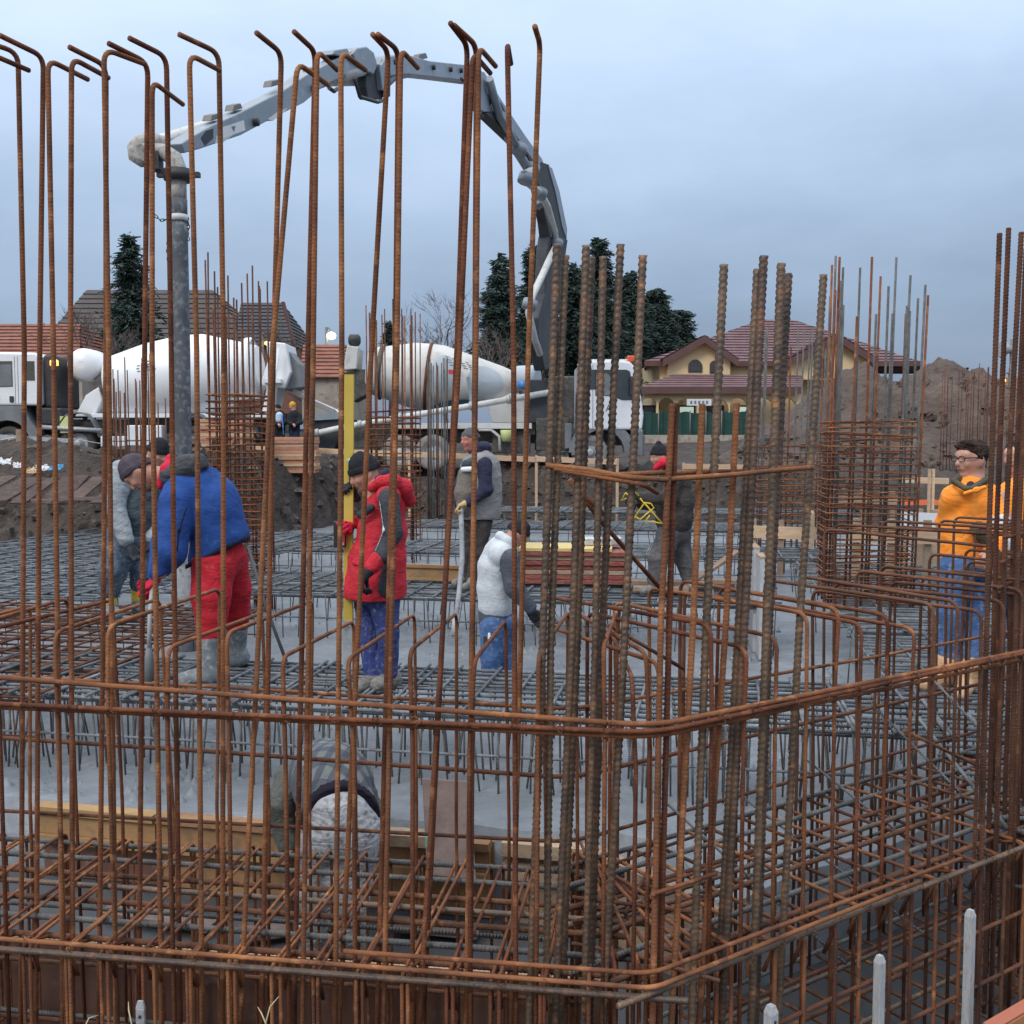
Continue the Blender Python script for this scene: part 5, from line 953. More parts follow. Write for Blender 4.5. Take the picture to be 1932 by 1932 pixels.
# stakes in front
for u, v, wd, m_, ed, lab in ((265, 1888, .03, 'galv', 'L', 'galvanised stake with a punched hole at the lower left'), (1455, 1896, .034, 'timber_grey', 'R', 'short grey stake with a bolt hole at the bottom edge'), (1660, 1802, .03, 'timber_grey', 'R', 'grey square stake with chamfered top right of the corner'), (1831, 1716, .031, 'timber_grey', 'R', 'tallest grey square stake with chamfered top at the lower right')):
    A, B = edgeL(-.10) if ed == 'L' else edgeR(-.10); a = on_line(u, v, A, B); th = thing('form_stake', lab, 'stake', (a.x, a.y, -.98)); rz = ROT if ed == 'L' else math.atan2(DB.y, DB.x)
    g = G(); g.box((a.x, a.y, (a.z - .025 - .98) / 2), (wd, wd if ed == 'R' else .012, a.z - .025 + .98), rz); o = g.build('shaft', m_, th, bevel=.002); g = G(); g.box((a.x, a.y, a.z - .0125), (wd, wd if ed == 'R' else .012, .024), rz, taper=(.6, .6)); g.build('tip', m_, th)
    if v > 1850: n_ = (-UT if ed == 'L' else -NB); g = G(); g.lathe([(0, .001), (0, .0055), (.002, .0055), (.002, .001)], Vector((a.x, a.y, a.z - .05)) + n_ * ((wd if ed == 'R' else .012) / 2 + .0005), n_, 10); g.build('hole', 'black_part', o)
a, b = on_line(1866, 1956, *edgeR(-.42)), on_line(2040, 1852, *edgeR(-.42)); th = thing('edge_plank', 'orange plank with pink edge in the lower right corner', 'plank', (a + b) / 2); g = G(); g.beam(a + Vector((0, 0, -.05)), b + Vector((0, 0, -.05)), .05, .16); g.build('face', 'plank_orange', th, bevel=.004); g = G(); g.beam(a + Vector((0, 0, .034)), b + Vector((0, 0, .034)), .046, .008); g.build('edge', 'plank_pink', th)
# dry grass stems at the bottom
th = thing('dry_grass', 'few dry grass stems at the bottom edge', 'grass', W(-1.6, -.4, -.3))
for u, v, du in ((180, 1915, 30), (236, 1890, -18), (520, 1880, 26), (480, 1900, -34)):
    a = on_line(u - du, 1960, *edgeL(-.3)); b = on_line(u, v, *edgeL(-.25)); g = G(); g.tube([a, a.lerp(b, .6) + Vector((0, 0, .02)), b + Vector((.01, 0, 0))], [.003, .0022, .001], 5); g.build('stem', 'straw', th)
# ------------- yellow staff, receiver, vibrators
sf = thing('levelling_staff', 'tall yellow levelling staff held by the man in red', 'staff', at(657, 1255, 7.32)); st0, st1 = at(657, 1258, 7.32), at(659, 706, 7.32)
g = G(); g.beam(st0, st1, .03, .066, (1, 0, 0)); o = g.build('rail', 'staff_yellow', sf, bevel=.004); g = G(); g.beam(st1, st1 + Vector((0, 0, .012)), .034, .068, (1, 0, 0)); g.build('end_cap', 'device_black', sf)
for v, m_, r_, nm in ((869, 'vial_green', .017, 'vial'), (884, 'device_black', .006, 'screw')): a = at(660, v, 7.3); g = G(); g.lathe([(0, .001), (0, r_), (.006, r_), (.008, .001)], a, (0, -1, 0), 14); g.build(nm, m_, o)
for k in range(5): a = at(660.5, 893 + 4.0 * k, 7.302); g = G(); g.box(a, (.016, .004, .010)); g.build('letter_mark', 'device_black', o)
a = at(664.5, 996, 7.302); g = G(); g.tube([a + Vector((.011 * math.cos(t), -.003, .028 * math.sin(t))) for t in np.linspace(0, 2 * math.pi, 12, endpoint=False)], .004, 5, closed=True); g.build('grip_slot', 'device_black', o)
g = G(); g.beam(at(657, 1262, 7.318), at(657, 1170, 7.318), .034, .070, (1, 0, 0)); g.build('cement_smear', 'hose_cement', sf)
rv = thing('laser_receiver', 'black and red receiver clamped to the yellow staff', 'receiver', at(643, 1010, 7.25)); a = at(641, 1008, 7.27); g = G(); g.box(a, (.085, .03, .185)); o = g.build('case', 'device_black', rv, bevel=.008); g = G(); g.box(a + Vector((.012, -.0175, -.02)), (.05, .004, .11)); g.build('front_plate', 'device_red', o); g = G(); g.box(a + Vector((.012, -.021, -.065)), (.03, .002, .02)); g.build('label', 'litter_white', o)
def wand(nm, label, P, r, m, head=None, hm='hose_cement'):
    th = thing(nm, label, 'vibrator', P[-1]); g = G(); g.tube(P, r, 10); g.build('hose', m, th)
    if head: g = G(); g.tube(head[0], head[1], 12); g.build('poker', hm, th)
wand('vibrator', 'pale vibrator hose with thick poker in the red gloves', [at(292, 1092, 7.36), at(287, 1110, 7.34), at(283, 1160, 7.33), at(281, 1225, 7.33)], .0155, 'pipe_white', ([at(281, 1222, 7.33), at(281, 1245, 7.33), at(281, 1292, 7.33)], [.018, .034, .036]), 'cab_grey')
wand('vibrator', 'cement-grey vibrator hose held by the man in the quilted vest', [at(869, 950, 11.64), at(871, 1000, 11.6), at(872, 1055, 11.5), at(866, 1120, 11.3), at(860, 1165, 11.1)], .028, 'hose_cement', ([at(860, 1160, 11.1), at(857, 1200, 11.0)], [.035, .035]))
wand('leaning_pipe', 'thin dark pipe leaning behind the red trousers', [at(468, 1030, 9.2), at(500, 1140, 8.9), at(546, 1264, 8.5)], .014, 'boom_dark')
# ------------- rubble and litter on the left ridge
V = []; F = []; rs = random.Random(5); g = G()
for k in range(420):
    x = rs.uniform(-13.5, -4.2); y = rs.uniform(21.8, 26.5); z = gl_(x, y) + .22 * rs.random(); r_ = rs.choice([.05, .07, .09, .12, .16]); M = Matrix.Rotation(rs.random() * 6, 3, 'Z') @ Matrix.Rotation(rs.random() * 2, 3, 'X'); g.box((x, y, z), (r_ * 2, r_ * 1.5, r_ * 1.2), M=M, taper=(.6, .7))
for k in range(500):
    x = rs.uniform(-4.5, 9); y = rs.uniform(27.5, 31.5); z = gl_(x, y) + .03; r_ = rs.choice([.03, .05, .07, .1]); M = Matrix.Rotation(rs.random() * 6, 3, 'Z') @ Matrix.Rotation(rs.random() * 2, 3, 'X'); g.box((x, y, z), (r_ * 2, r_ * 1.5, r_ * 1.2), M=M, taper=(.6, .7))
for k in range(900):
    x = rs.uniform(-7.5, 9); ed = 28.0 - 7.0 * float(sst(4, 7, -x)) if x < -4 else 28.0 - 3.0 * float(sst(5, 9, x)); y = ed + rs.uniform(-.3, 4.5); z = gl_(x, y) + .02; r_ = rs.choice([.03, .04, .06, .09, .13]); M = Matrix.Rotation(rs.random() * 6, 3, 'Z') @ Matrix.Rotation(rs.random() * 2, 3, 'X'); g.box((x, y, z), (r_ * 2, r_ * 1.5, r_ * 1.2), M=M, taper=(.55, .7))
tag(g.build('rubble', 'clod', None, shade=False), 'loose dark clods and rubble over the excavated bank', 'rubble', kind='stuff')
for i, (u, v, m_, lab) in enumerate(((36, 880, 'litter_white', 'white rag lying on the rubble left of the second bar'), (80, 884, 'litter_white', 'white scrap lying on the rubble in the middle'), (104, 884, 'litter_blue', 'blue scrap lying on the rubble'), (8, 872, 'litter_white', 'pale scrap at the left edge of the rubble'), (58, 890, 'wood_fresh', 'pale wood chip below the white scraps on the rubble'))):
    a = at(u, v, 23.0); g = G(); n = 6; pts = [a + Vector((.26 * (i_ / n - .5) * random.uniform(.7, 1.3), .1 * (j_ / n - .5) + rj(.03), .13 * (j_ / n - .3) * random.uniform(.4, 1.3) + rj(.025))) for j_ in range(n + 1) for i_ in range(n + 1)]; g.add(pts, [(j_ * (n + 1) + i_, j_ * (n + 1) + i_ + 1, (j_ + 1) * (n + 1) + i_ + 1, (j_ + 1) * (n + 1) + i_) for j_ in range(n) for i_ in range(n)]); o = g.build('litter', m_); sm_ = o.modifiers.new('solid', 'SOLIDIFY'); sm_.thickness = .01; WLOC[o.name] = Vector(); tag(o, lab, 'litter')

# splashes and trodden lumps over the fresh pour
g = G(); rs = random.Random(12)
for k in range(1500):
    x = rs.uniform(-4.5, 3.2); f_ = fe(x); y = f_ + .1 + (rs.random() ** 1.4) * 8; r_ = rs.choice([.008, .012, .018, .03, .045]); n = 5; a0 = rs.random() * 6; z = -.50
    ring = [Vector((x + r_ * (1 + .4 * rs.random()) * math.cos(a0 + 6.283 * i / n), y + r_ * (1 + .4 * rs.random()) * math.sin(a0 + 6.283 * i / n), z - .03)) for i in range(n)]; top = Vector((x, y, z + r_ * rs.uniform(.4, .9) + .012)); g.add(ring + [top], [(i, (i + 1) % n, n) for i in range(n)], True)
tag(g.build('concrete_lumps', 'concrete_wet'), 'splashes and trodden lumps over the fresh concrete', 'concrete', kind='stuff')
g = G()
for k in range(1400):
    cx, cy, ex, ey = rs.choice([(15, 39, 8, 8), (27, 44, 9, 7), (13, 38, 5, 6)]); x, y = cx + rs.uniform(-ex, ex), cy + rs.uniform(-ey, 0); o_ = None
    H = 0.0
    for px, py, h, rx, ry in ((13.3, 40, 3.8, 5.4, 6.5), (16.2, 40, 3.6, 5.5, 7), (10.8, 37.5, 2.0, 4.2, 5), (20, 38, 2.8, 6, 6)) if cx < 20 else ((27, 44, 2.3, 9, 8), (33, 45, 2.8, 8, 8)): H = max(H, h * max(0, 1 - math.hypot((x - px) / rx, (y - py) / ry)) ** .8)
    if H < .2: continue
    r_ = rs.choice([.04, .06, .08, .12]); M = Matrix.Rotation(rs.random() * 6, 3, 'Z') @ Matrix.Rotation(rs.random() * 2, 3, 'X'); g.box((x, y, gl_(x, y) - .3 + H + .03), (r_ * 2, r_ * 1.5, r_ * 1.2), M=M, taper=(.6, .7))
tag(g.build('heap_clods', 'earth_mound', None, shade=False), 'loose clods scattered over the brown spoil heaps', 'clods', kind='stuff')
# ------------------------------------------------------------------ figures: smooth-blended limbs turned into one surface
def nrm_(v): v = np.asarray(v, float); return v / (np.linalg.norm(v) + 1e-9)
def surfnet(F, o, h):
    s = F < 0; nx, ny, nz = F.shape; S = np.zeros((nx - 1, ny - 1, nz - 1, 3)); N = np.zeros((nx - 1, ny - 1, nz - 1))
    def sl(d, ax):                    # corner offsets
        return tuple(slice(d[a], (nx, ny, nz)[a] - 1 + d[a]) for a in range(3))
    for ax in range(3):
        o2 = [a for a in range(3) if a != ax]
        for i in (0, 1):
            for j in (0, 1):
                d0 = [0, 0, 0]; d0[o2[0]] = i; d0[o2[1]] = j; d1 = list(d0); d1[ax] = 1
                a, b = F[sl(d0, 0)], F[sl(d1, 0)]; m = (a < 0) != (b < 0); t = np.where(m, a / np.where(m, a - b, 1), 0)
                c = np.zeros(3); c[o2[0]] = i; c[o2[1]] = j
                for k in range(3): S[..., k] += np.where(m, (t if k == ax else c[k]), 0)
                N += m
    act = N > 0; idx = -np.ones(act.shape, int); idx[act] = np.arange(act.sum()); ijk = np.argwhere(act); V = o + h * (ijk + S[act] / N[act][:, None])
    Q = []
    for ax in range(3):
        o2 = [(ax + 1) % 3, (ax + 2) % 3]; a = [slice(None)] * 3; b = [slice(None)] * 3; a[ax] = slice(0, -1); b[ax] = slice(1, None)
        m = s[tuple(a)] != s[tuple(b)]; P = np.argwhere(m); P = P[(P[:, o2[0]] > 0) & (P[:, o2[1]] > 0) & (P[:, o2[0]] < F.shape[o2[0]] - 1) & (P[:, o2[1]] < F.shape[o2[1]] - 1)]
        if not len(P): continue
        e0 = np.zeros(3, int); e0[o2[0]] = 1; e1 = np.zeros(3, int); e1[o2[1]] = 1
        g = lambda q: idx[q[:, 0], q[:, 1], q[:, 2]]
        quad = np.stack([g(P - e0 - e1), g(P - e1), g(P), g(P - e0)], 1); fl = s[tuple(a)][P[:, 0], P[:, 1], P[:, 2]]; quad[~fl] = quad[~fl][:, ::-1]; Q.append(quad)
    if not Q: return V, np.zeros((0, 4), int)
    return V, np.concatenate(Q)
def rc(a, b, ra, rb, ky=1.0, ax=(0, 1, 0)): return ('rc', np.array(a, float), np.array(b, float), ra, rb, ky, nrm_(ax))
def el(c, f, u, r): f = nrm_(f); u = nrm_(u - f * np.dot(u, f)); return ('el', np.array(c, float), np.stack([np.cross(f, u), f, u]), np.array(r, float))
def sdf_mesh(name, prims, h, k=.03, cuts=(), wr=0.0, seed=0, wf=38.0):
    lo = np.full(3, 1e9); hi = -lo
    for p in prims:
        R_ = (max(p[3], p[4]) / min(1, p[5])) if p[0] == 'rc' else p[3].max()
        for c in (p[1:3] if p[0] == 'rc' else p[1:2]): lo = np.minimum(lo, c - R_); hi = np.maximum(hi, c + R_)
    lo -= 3 * h + k; hi += 3 * h + k; n = np.ceil((hi - lo) / h).astype(int) + 1; F = np.full(n, .5)
    gr = [lo[a] + h * np.arange(n[a]) for a in range(3)]
    for p in prims:
        R_ = (max(p[3], p[4]) / min(1, p[5])) if p[0] == 'rc' else p[3].max(); cs = np.stack(p[1:3] if p[0] == 'rc' else p[1:2]); a = np.clip(((cs.min(0) - R_ - k - 2 * h - lo) / h).astype(int), 0, n - 1); b = np.clip(((cs.max(0) + R_ + k + 2 * h - lo) / h).astype(int) + 2, 1, n)
        X = np.stack(np.meshgrid(*[gr[i][a[i]:b[i]] for i in range(3)], indexing='ij'), -1)
        if p[0] == 'rc':
            _, A, B, ra, rb, ky, axv = p; d = X - A; BA = B - A
            if ky != 1: d = d + axv * ((ky - 1) * (d @ axv))[..., None]; BA = BA + axv * (ky - 1) * BA.dot(axv)
            L2 = BA.dot(BA) + 1e-12; t = np.clip(d @ BA / L2, 0, 1); D_ = np.linalg.norm(d - t[..., None] * BA, axis=-1) - (ra + (rb - ra) * t)
            if ky > 1: D_ = D_ / math.sqrt(ky)
        else:
            q_ = (X - p[1]) @ p[2].T / p[3]; l = np.linalg.norm(q_, axis=-1); D_ = (l - 1) * p[3].min()
        sub = tuple(slice(a[i], b[i]) for i in range(3)); f = F[sub]; hh = np.clip(.5 + .5 * (f - D_) / k, 0, 1); F[sub] = f * (1 - hh) + D_ * hh - k * hh * (1 - hh)
    if cuts:
        X = np.stack(np.meshgrid(*gr, indexing='ij'), -1)
        for pt, nr in cuts: F = np.maximum(F, (X - np.array(pt)) @ nrm_(nr))
    V, Q = surfnet(F, lo, h)
    if wr:
        me = npmesh(name, V, Q); N = np.zeros(len(V) * 3, np.float32); me.vertices.foreach_get('normal', N); N = N.reshape(-1, 3); rs = np.random.RandomState(seed); dsp = np.zeros(len(V))
        for i in range(7):
            dv = rs.normal(0, 1, 3); dv[2] *= 2.2; dv = dv / np.linalg.norm(dv) * wf * rs.uniform(.5, 1.6); ph = V @ dv + rs.uniform(0, 6) + 1.3 * np.sin(V @ (rs.normal(0, 1, 3) * 12)); dsp += .55 - np.abs(np.sin(ph * .6)) ** .7
        V = V + N * (dsp * wr / 2.6)[:, None]; bpy.data.meshes.remove(me)
    return npmesh(name, V, Q)
# cloth and skin
def cloth(name, c1, c2=None, c3=None, f2=.3, scale=9, rough=.85, bump=-.32, bs=7.5): return mat(name, c1, c2, scale, rough, bump, bs, c3=c3, f2=f2, spec=.25)
mat('skin', (.46, .235, .165), (.54, .29, .21), 9, .55, .05, 60); mat('skin_red', (.45, .17, .125), (.52, .22, .165), 9, .55, .05, 60)
cloth('jacket_blue', (.016, .054, .21), (.026, .080, .29), (.05, .10, .26), .3, bump=-.18, bs=5); cloth('navy_hem', (.01, .012, .03)); cloth('red_trousers', (.36, .012, .022), (.48, .022, .035), (.48, .09, .085), .28)
cloth('hood_dark', (.045, .048, .055), (.075, .078, .085)); cloth('red_lining', (.55, .02, .05)); cloth('beanie_plum', (.055, .045, .058), (.085, .07, .085), bs=90, bump=.35); cloth('beanie_black', (.012, .013, .018), (.022, .023, .028), bs=90, bump=.35); cloth('beanie_grey', (.075, .08, .085), (.11, .115, .12), bs=90, bump=.35); cloth('beanie_yellow', (.62, .33, .03), bs=60, bump=.3)
cloth('hoodie_grey', (.26, .29, .31), (.36, .39, .41), (.20, .22, .24)); cloth('vest_teal', (.045, .065, .075), (.075, .10, .115), (.15, .17, .17)); cloth('jeans_dirty', (.055, .085, .13), (.10, .135, .18), (.24, .26, .27), .36); cloth('boot_yellow', (.60, .43, .03), (.66, .5, .06), (.40, .36, .2), rough=.5, bump=.1, bs=20); cloth('boot_grey', (.12, .14, .15), (.21, .235, .245), (.36, .38, .38), .36, rough=.5, bump=.2, bs=20)
cloth('jacket_red', (.44, .018, .032), (.56, .035, .05), (.50, .08, .09), .28); cloth('sleeve_black', (.035, .038, .045), (.06, .063, .07)); cloth('piping_white', (.7, .7, .7)); cloth('glove_black', (.012, .013, .016), (.03, .03, .033)); cloth('trousers_blue', (.022, .034, .14), (.055, .075, .21), (.20, .22, .27), .33, scale=11); cloth('boot_mud', (.15, .14, .125), (.23, .21, .19), (.30, .29, .28), .36)
cloth('vest_grey', (.215, .205, .20), (.285, .27, .262), (.19, .175, .165)); cloth('vest_tan', (.16, .14, .115), (.21, .18, .15)); cloth('navy_knit', (.02, .02, .045), (.035, .035, .065)); cloth('trousers_brown', (.045, .037, .036), (.08, .065, .06), (.12, .1, .1)); cloth('glove_tan', (.46, .30, .14), (.56, .38, .2))
cloth('fleece_white', (.48, .52, .55), (.60, .63, .66), (.40, .43, .45), bs=9, bump=-.22); cloth('sleeve_slate', (.065, .075, .095), (.10, .11, .135), bs=12); cloth('jeans_blue', (.035, .085, .21), (.085, .155, .31), (.19, .24, .33), .36, scale=6)
cloth('coat_brown', (.042, .037, .034), (.07, .062, .056), (.10, .088, .075)); cloth('trousers_grey', (.085, .082, .085), (.135, .13, .13), (.20, .19, .185)); cloth('scarf_red', (.60, .02, .05)); cloth('shoe_pale', (.42, .43, .44)); cloth('shoe_orange', (.75, .14, .07))
cloth('jacket_orange', (1.0, .27, .025), (1.0, .36, .06), bump=-.3, bs=5); cloth('trim_olive', (.075, .065, .038), (.105, .09, .055)); cloth('boot_tan', (.44, .27, .15), (.54, .35, .21), (.36, .24, .15)); cloth('hair_brown', (.035, .022, .018), (.075, .047, .036), bs=60, bump=.8); mat('reflective', (.55, .56, .58), None, 4, .3); cloth('beard', (.16, .095, .065), (.22, .14, .10), bs=90, bump=.35)
cloth('trousers_white', (.40, .41, .43), (.52, .53, .55), (.16, .165, .17), .40); cloth('sleeve_moss', (.075, .082, .072), (.12, .125, .11), (.20, .18, .15)); cloth('belt_navy', (.012, .010, .02)); cloth('coat_black', (.012, .013, .018), (.02, .021, .028)); cloth('top_pale_blue', (.45, .55, .68)); cloth('jeans_dark', (.025, .035, .07)); mat('eye_dark', (.02, .015, .012), None, 5, .3); mat('lip', (.36, .13, .11), None, 5, .5); mat('frame_black', (.01, .01, .012), None, 5, .35)
# plaid shirt
m = mat('plaid', (.115, .13, .13), (.185, .20, .195), 6, .9, .3, 30); N_ = m.node_tree.nodes; L_ = m.node_tree.links
tcn = N_.new('ShaderNodeTexCoord'); mpn = N_.new('ShaderNodeMapping'); mpn.inputs['Rotation'].default_value = (0, R(-14), R(12)); L_.new(tcn.outputs['Object'], mpn.inputs[0]); col = N_['Principled BSDF'].inputs['Base Color'].links[0].from_socket
for axn, cl_ in (('X', (.03, .036, .06)), ('Y', (.035, .04, .065))):
    wv = N_.new('ShaderNodeTexWave'); wv.bands_direction = axn; wv.inputs['Scale'].default_value = 4.2; wv.inputs['Distortion'].default_value = 1.0; wv.inputs['Detail Scale'].default_value = .6; L_.new(mpn.outputs[0], wv.inputs[0]); rpn = N_.new('ShaderNodeValToRGB'); rpn.color_ramp.interpolation = 'CONSTANT'; rpn.color_ramp.elements[1].position = .55; rpn.color_ramp.elements[0].color = (0, 0, 0, 1); rpn.color_ramp.elements[1].color = (.62, .62, .62, 1); L_.new(wv.outputs[0], rpn.inputs[0]); mxn = N_.new('ShaderNodeMixRGB'); L_.new(rpn.outputs[0], mxn.inputs[0]); L_.new(col, mxn.inputs[1]); mxn.inputs[2].default_value = (*cl_, 1); col = mxn.outputs[0]
L_.new(col, N_['Principled BSDF'].inputs['Base Color'])

class Fig:
    def __init__(s, label, d, h=.010, foot=None, skin='skin'):
        s.d = d; s.k = d / 1980.0; s.h = h; s.body = []; s.skin = skin; s.label = label; s.root = thing('person', label, 'person', foot); s.seed = int(d * 100); s.bh = .0095 if h < .02 else h
    def P(s, u, v, dd=0.0): return np.array(at(u, v, s.d + dd))
    def chain(s, pts, ky=1.0, sc=1.0, ax=(0, 1, 0), add=0.0):       # pts (u, v, radius in photo px, depth offset)
        pts = [p if len(p) > 3 else (*p, 0.0) for p in pts]; return [rc(s.P(a[0], a[1], a[3]), s.P(b[0], b[1], b[3]), a[2] * s.k * sc + add, b[2] * s.k * sc + add, ky, ax) for a, b in zip(pts[:-1], pts[1:])]
    def piece(s, name, prims, m, cuts=(), k=.03, wr=.006, h=None, parent=None, wf=38.0):
        s.seed += 1; return obj(name, sdf_mesh(name, prims, h or s.h, k, cuts, wr, s.seed, wf), m, parent or s.root)
    def head(s, u, v, f, up=(0, 0, 1), dd=0.0, sc=1.0, neck=None, ears=True):
        c = s.P(u, v, dd); f = nrm_(f); up = nrm_(np.array(up, float) - f * np.dot(up, f)); r = np.cross(f, up); s.hc, s.hf, s.hu, s.hr, s.hs = c, f, up, r, sc
        p = lambda a, b, e: c + (f * a + up * b + r * e) * sc; s.hp = p
        s.body += [el(c, f, up, np.array((.074, .092, .108)) * sc), rc(p(.015, -.055, 0), p(.05, -.095, 0), .052 * sc, .034 * sc), rc(p(.085, .012, 0), p(.106, -.026, 0), .009 * sc, .0165 * sc), rc(p(.062, .03, -.03), p(.062, .03, .03), .03 * sc, .03 * sc), rc(p(.07, -.03, -.036), p(.055, -.045, -.02), .02 * sc, .02 * sc), rc(p(.07, -.03, .036), p(.055, -.045, .02), .02 * sc, .02 * sc), rc(p(.083, -.058, -.014), p(.083, -.058, .014), .012 * sc, .012 * sc)]
        if ears: s.body += [el(p(-.005, -.012, .078), r * .9 + f * .3, up, np.array((.024, .010, .034)) * sc), el(p(-.005, -.012, -.078), -r * .9 + f * .3, up, np.array((.024, .010, .034)) * sc)]
        if neck is not None: s.body.append(rc(p(-.02, -.05, 0), neck, .058 * sc, .066 * sc))
    def face(s, brow='hair_brown', beard=None):
        p = s.hp; sc = s.hs
        for e in (-.031, .031):
            o = s.piece('eye', [el(p(.083, .008, e), s.hf, s.hu, np.array((.013, .006, .006)) * sc)], 'eye_dark', wr=0, h=.004 * sc, k=.004); s.piece('eyebrow', [rc(p(.090, .030, e * .6), p(.082, .032, e * 1.6), .006 * sc, .004 * sc)], brow, wr=0, h=.004 * sc, k=.004)
        s.piece('mouth', [rc(p(.096, -.058, -.018), p(.096, -.058, .018), .005 * sc, .005 * sc)], 'lip', wr=0, h=.004 * sc, k=.004)
        if beard: s.piece('beard', [rc(p(.012, -.062, -.046), p(.054, -.102, 0), .021 * sc, .031 * sc), rc(p(.012, -.062, .046), p(.054, -.102, 0), .021 * sc, .031 * sc), rc(p(.093, -.046, -.018), p(.093, -.046, .018), .0085 * sc, .0085 * sc)], beard, wr=.004, h=.006)
    def hat(s, m, brow=.045, back=-.02, top=.0, grow=.014, pom=0, band=True, name='beanie'):
        p = s.hp; sc = s.hs; c = p(-.008, .012 + top, 0); cut = p(.0, (brow + back) / 2, 0); nr = -(s.hu * 1.0 - s.hf * (brow - back) / .18)
        pr_ = [el(c, s.hf, s.hu, np.array((.074 + grow, .095 + grow, .112 + grow + top)) * sc)]
        if pom: pr_.append(rc(p(-.02, .125 + top, 0), p(-.02, .14 + top, 0), pom, pom))
        o = s.piece(name, pr_, m, cuts=[(cut, nr)], wr=.006, wf=60)
        if band: s.piece('hat_band', [el(c, s.hf, s.hu, np.array((.074 + grow + .008, .095 + grow + .008, .112 + grow)) * sc)], m, cuts=[(cut, nr), (cut - nr * .05, -nr)], wr=.004, wf=80, parent=o)
        return o
    def hand(s, w, e, m, palm=(0, -1, 0), curl=.9, name='glove', sc=1.0, child=True, spread=1.0):
        w = np.array(w, float); dv = nrm_(np.array(w) - np.array(e)); pn = np.array(palm, float); pn = nrm_(pn - dv * pn.dot(dv)); sd = np.cross(dv, pn); pr_ = [rc(w - dv * .03, w + dv * .02, .031 * sc, .03 * sc), rc(w + dv * .03 - sd * .018, w + dv * .075 - sd * .026, .024 * sc, .019 * sc), rc(w + dv * .03 + sd * .018, w + dv * .075 + sd * .026, .024 * sc, .019 * sc), rc(w + dv * .03, w + dv * .08, .024 * sc, .02 * sc)]
        for i, (o, ln) in enumerate(((-.036, .030), (-.013, .036), (.011, .034), (.033, .026))):
            b = w + (dv * .088 + sd * o * spread) * sc; d1 = dv * math.cos(curl * .7) + pn * math.sin(curl * .7); d2 = dv * math.cos(curl * 1.7) + pn * math.sin(curl * 1.7); d3 = dv * math.cos(curl * 2.5) + pn * math.sin(curl * 2.5)
            q1 = b + d1 * ln * sc * 1.2; q2 = q1 + d2 * ln * sc * .9; q3 = q2 + d3 * ln * sc * .7; pr_ += [rc(b - dv * .015, q1, .0108 * sc, .0102 * sc), rc(q1, q2, .0102 * sc, .0095 * sc), rc(q2, q3, .0095 * sc, .0085 * sc)]
        t0 = w + (dv * .03 - sd * .032) * sc; t1 = t0 + (dv * .032 - sd * .02 + pn * .018) * sc; t2 = t1 + (dv * .022 - sd * .002 + pn * .024) * sc; pr_ += [rc(t0, t1, .0145 * sc, .0122 * sc), rc(t1, t2, .0122 * sc, .010 * sc)]
        if not child: s.body += pr_; return
        s.piece(name, pr_, m, k=.009, wr=0, h=.0055)
    def done(s, extra=()):
        s.body += list(extra); s.piece('body', s.body, s.skin, wr=0, k=.022, h=s.bh)
    def boot(s, an, toe, m, r=.058, name='boot', shaft=None, sole='black_part'):
        an, toe = np.array(an, float), np.array(toe, float); z = np.array((0, 0, 1.0)); heel = an - nrm_(toe - an) * .045; pr_ = [rc(heel - z * .02, an + z * .02, r * .85, r * .9), rc(an - z * .01, toe + z * .0, r * .85, r * .62), rc(heel - z * .03, toe - z * .012, r * .55, r * .55)]
        if shaft is not None: pr_.append(rc(an, shaft, r * .95, r * 1.18))
        lowz = min(an[2], toe[2]) - .055
        o = s.piece(name, pr_, m, cuts=[((0, 0, lowz), (0, 0, -1))], wr=.004, h=max(s.h, .010)); s.piece('sole', [rc((heel[0], heel[1], lowz), (toe[0], toe[1], lowz), r * .80, r * .68)], sole, cuts=[((0, 0, lowz - .014), (0, 0, -1)), ((0, 0, lowz + .016), (0, 0, 1))], wr=0, parent=o, k=.01)

# ---- bent man in the blue jacket
f = Fig('bent worker in blue jacket and red trousers guiding a vibrator', 7.6, foot=gz(400, 1288, 0)); p = f.P
tor = [(420, 1030, 50), (395, 965, 56), (360, 922, 50)]
f.body = f.chain(tor, .9, .5); f.head(260, 890, (-.45, -.1, -.88), (-.84, .05, .46), dd=-.05, neck=p(325, 905), sc=1.1); f.hat('beanie_plum', brow=.04, back=-.06); f.face('hair_brown', beard='beard')
aN = [(335, 945, 34, -.22), (322, 1040, 30, -.30), (302, 1078, 22, -.28)]; aF = [(330, 950, 32, .22), (310, 1030, 26, .22), (298, 1085, 20, .05)]
f.piece('jacket', f.chain([(408, 1052, 52), (414, 1015, 52), (398, 965, 56), (372, 926, 52), (345, 908, 40)], .85) + f.chain([(428, 1008, 40), (405, 940, 44)], .8) + f.chain(aN) + f.chain(aF) + f.chain([(345, 925, 36, -.16), (345, 925, 36, .16)]), 'jacket_blue', cuts=[(p(414, 1040), p(465, 1145) - p(414, 1040))], wr=.007, wf=22)
f.piece('jacket_hem', f.chain([(404, 1068, 52), (416, 1015, 53)], .84) + f.chain([(432, 1030, 38), (428, 1004, 41)], .8), 'navy_hem', cuts=[(p(416, 1044), p(465, 1145) - p(414, 1040)), (p(412, 1037), p(414, 1040) - p(465, 1145))], wr=.003)
f.piece('hood', f.chain([(372, 873, 17, -.1), (352, 882, 24, -.16), (318, 900, 17, -.18)]) + f.chain([(372, 873, 17, .12), (345, 882, 22, .15), (318, 895, 15, .14)]) + f.chain([(375, 874, 18, -.1), (375, 874, 18, .12)]), 'hood_dark', wr=.008, wf=50)
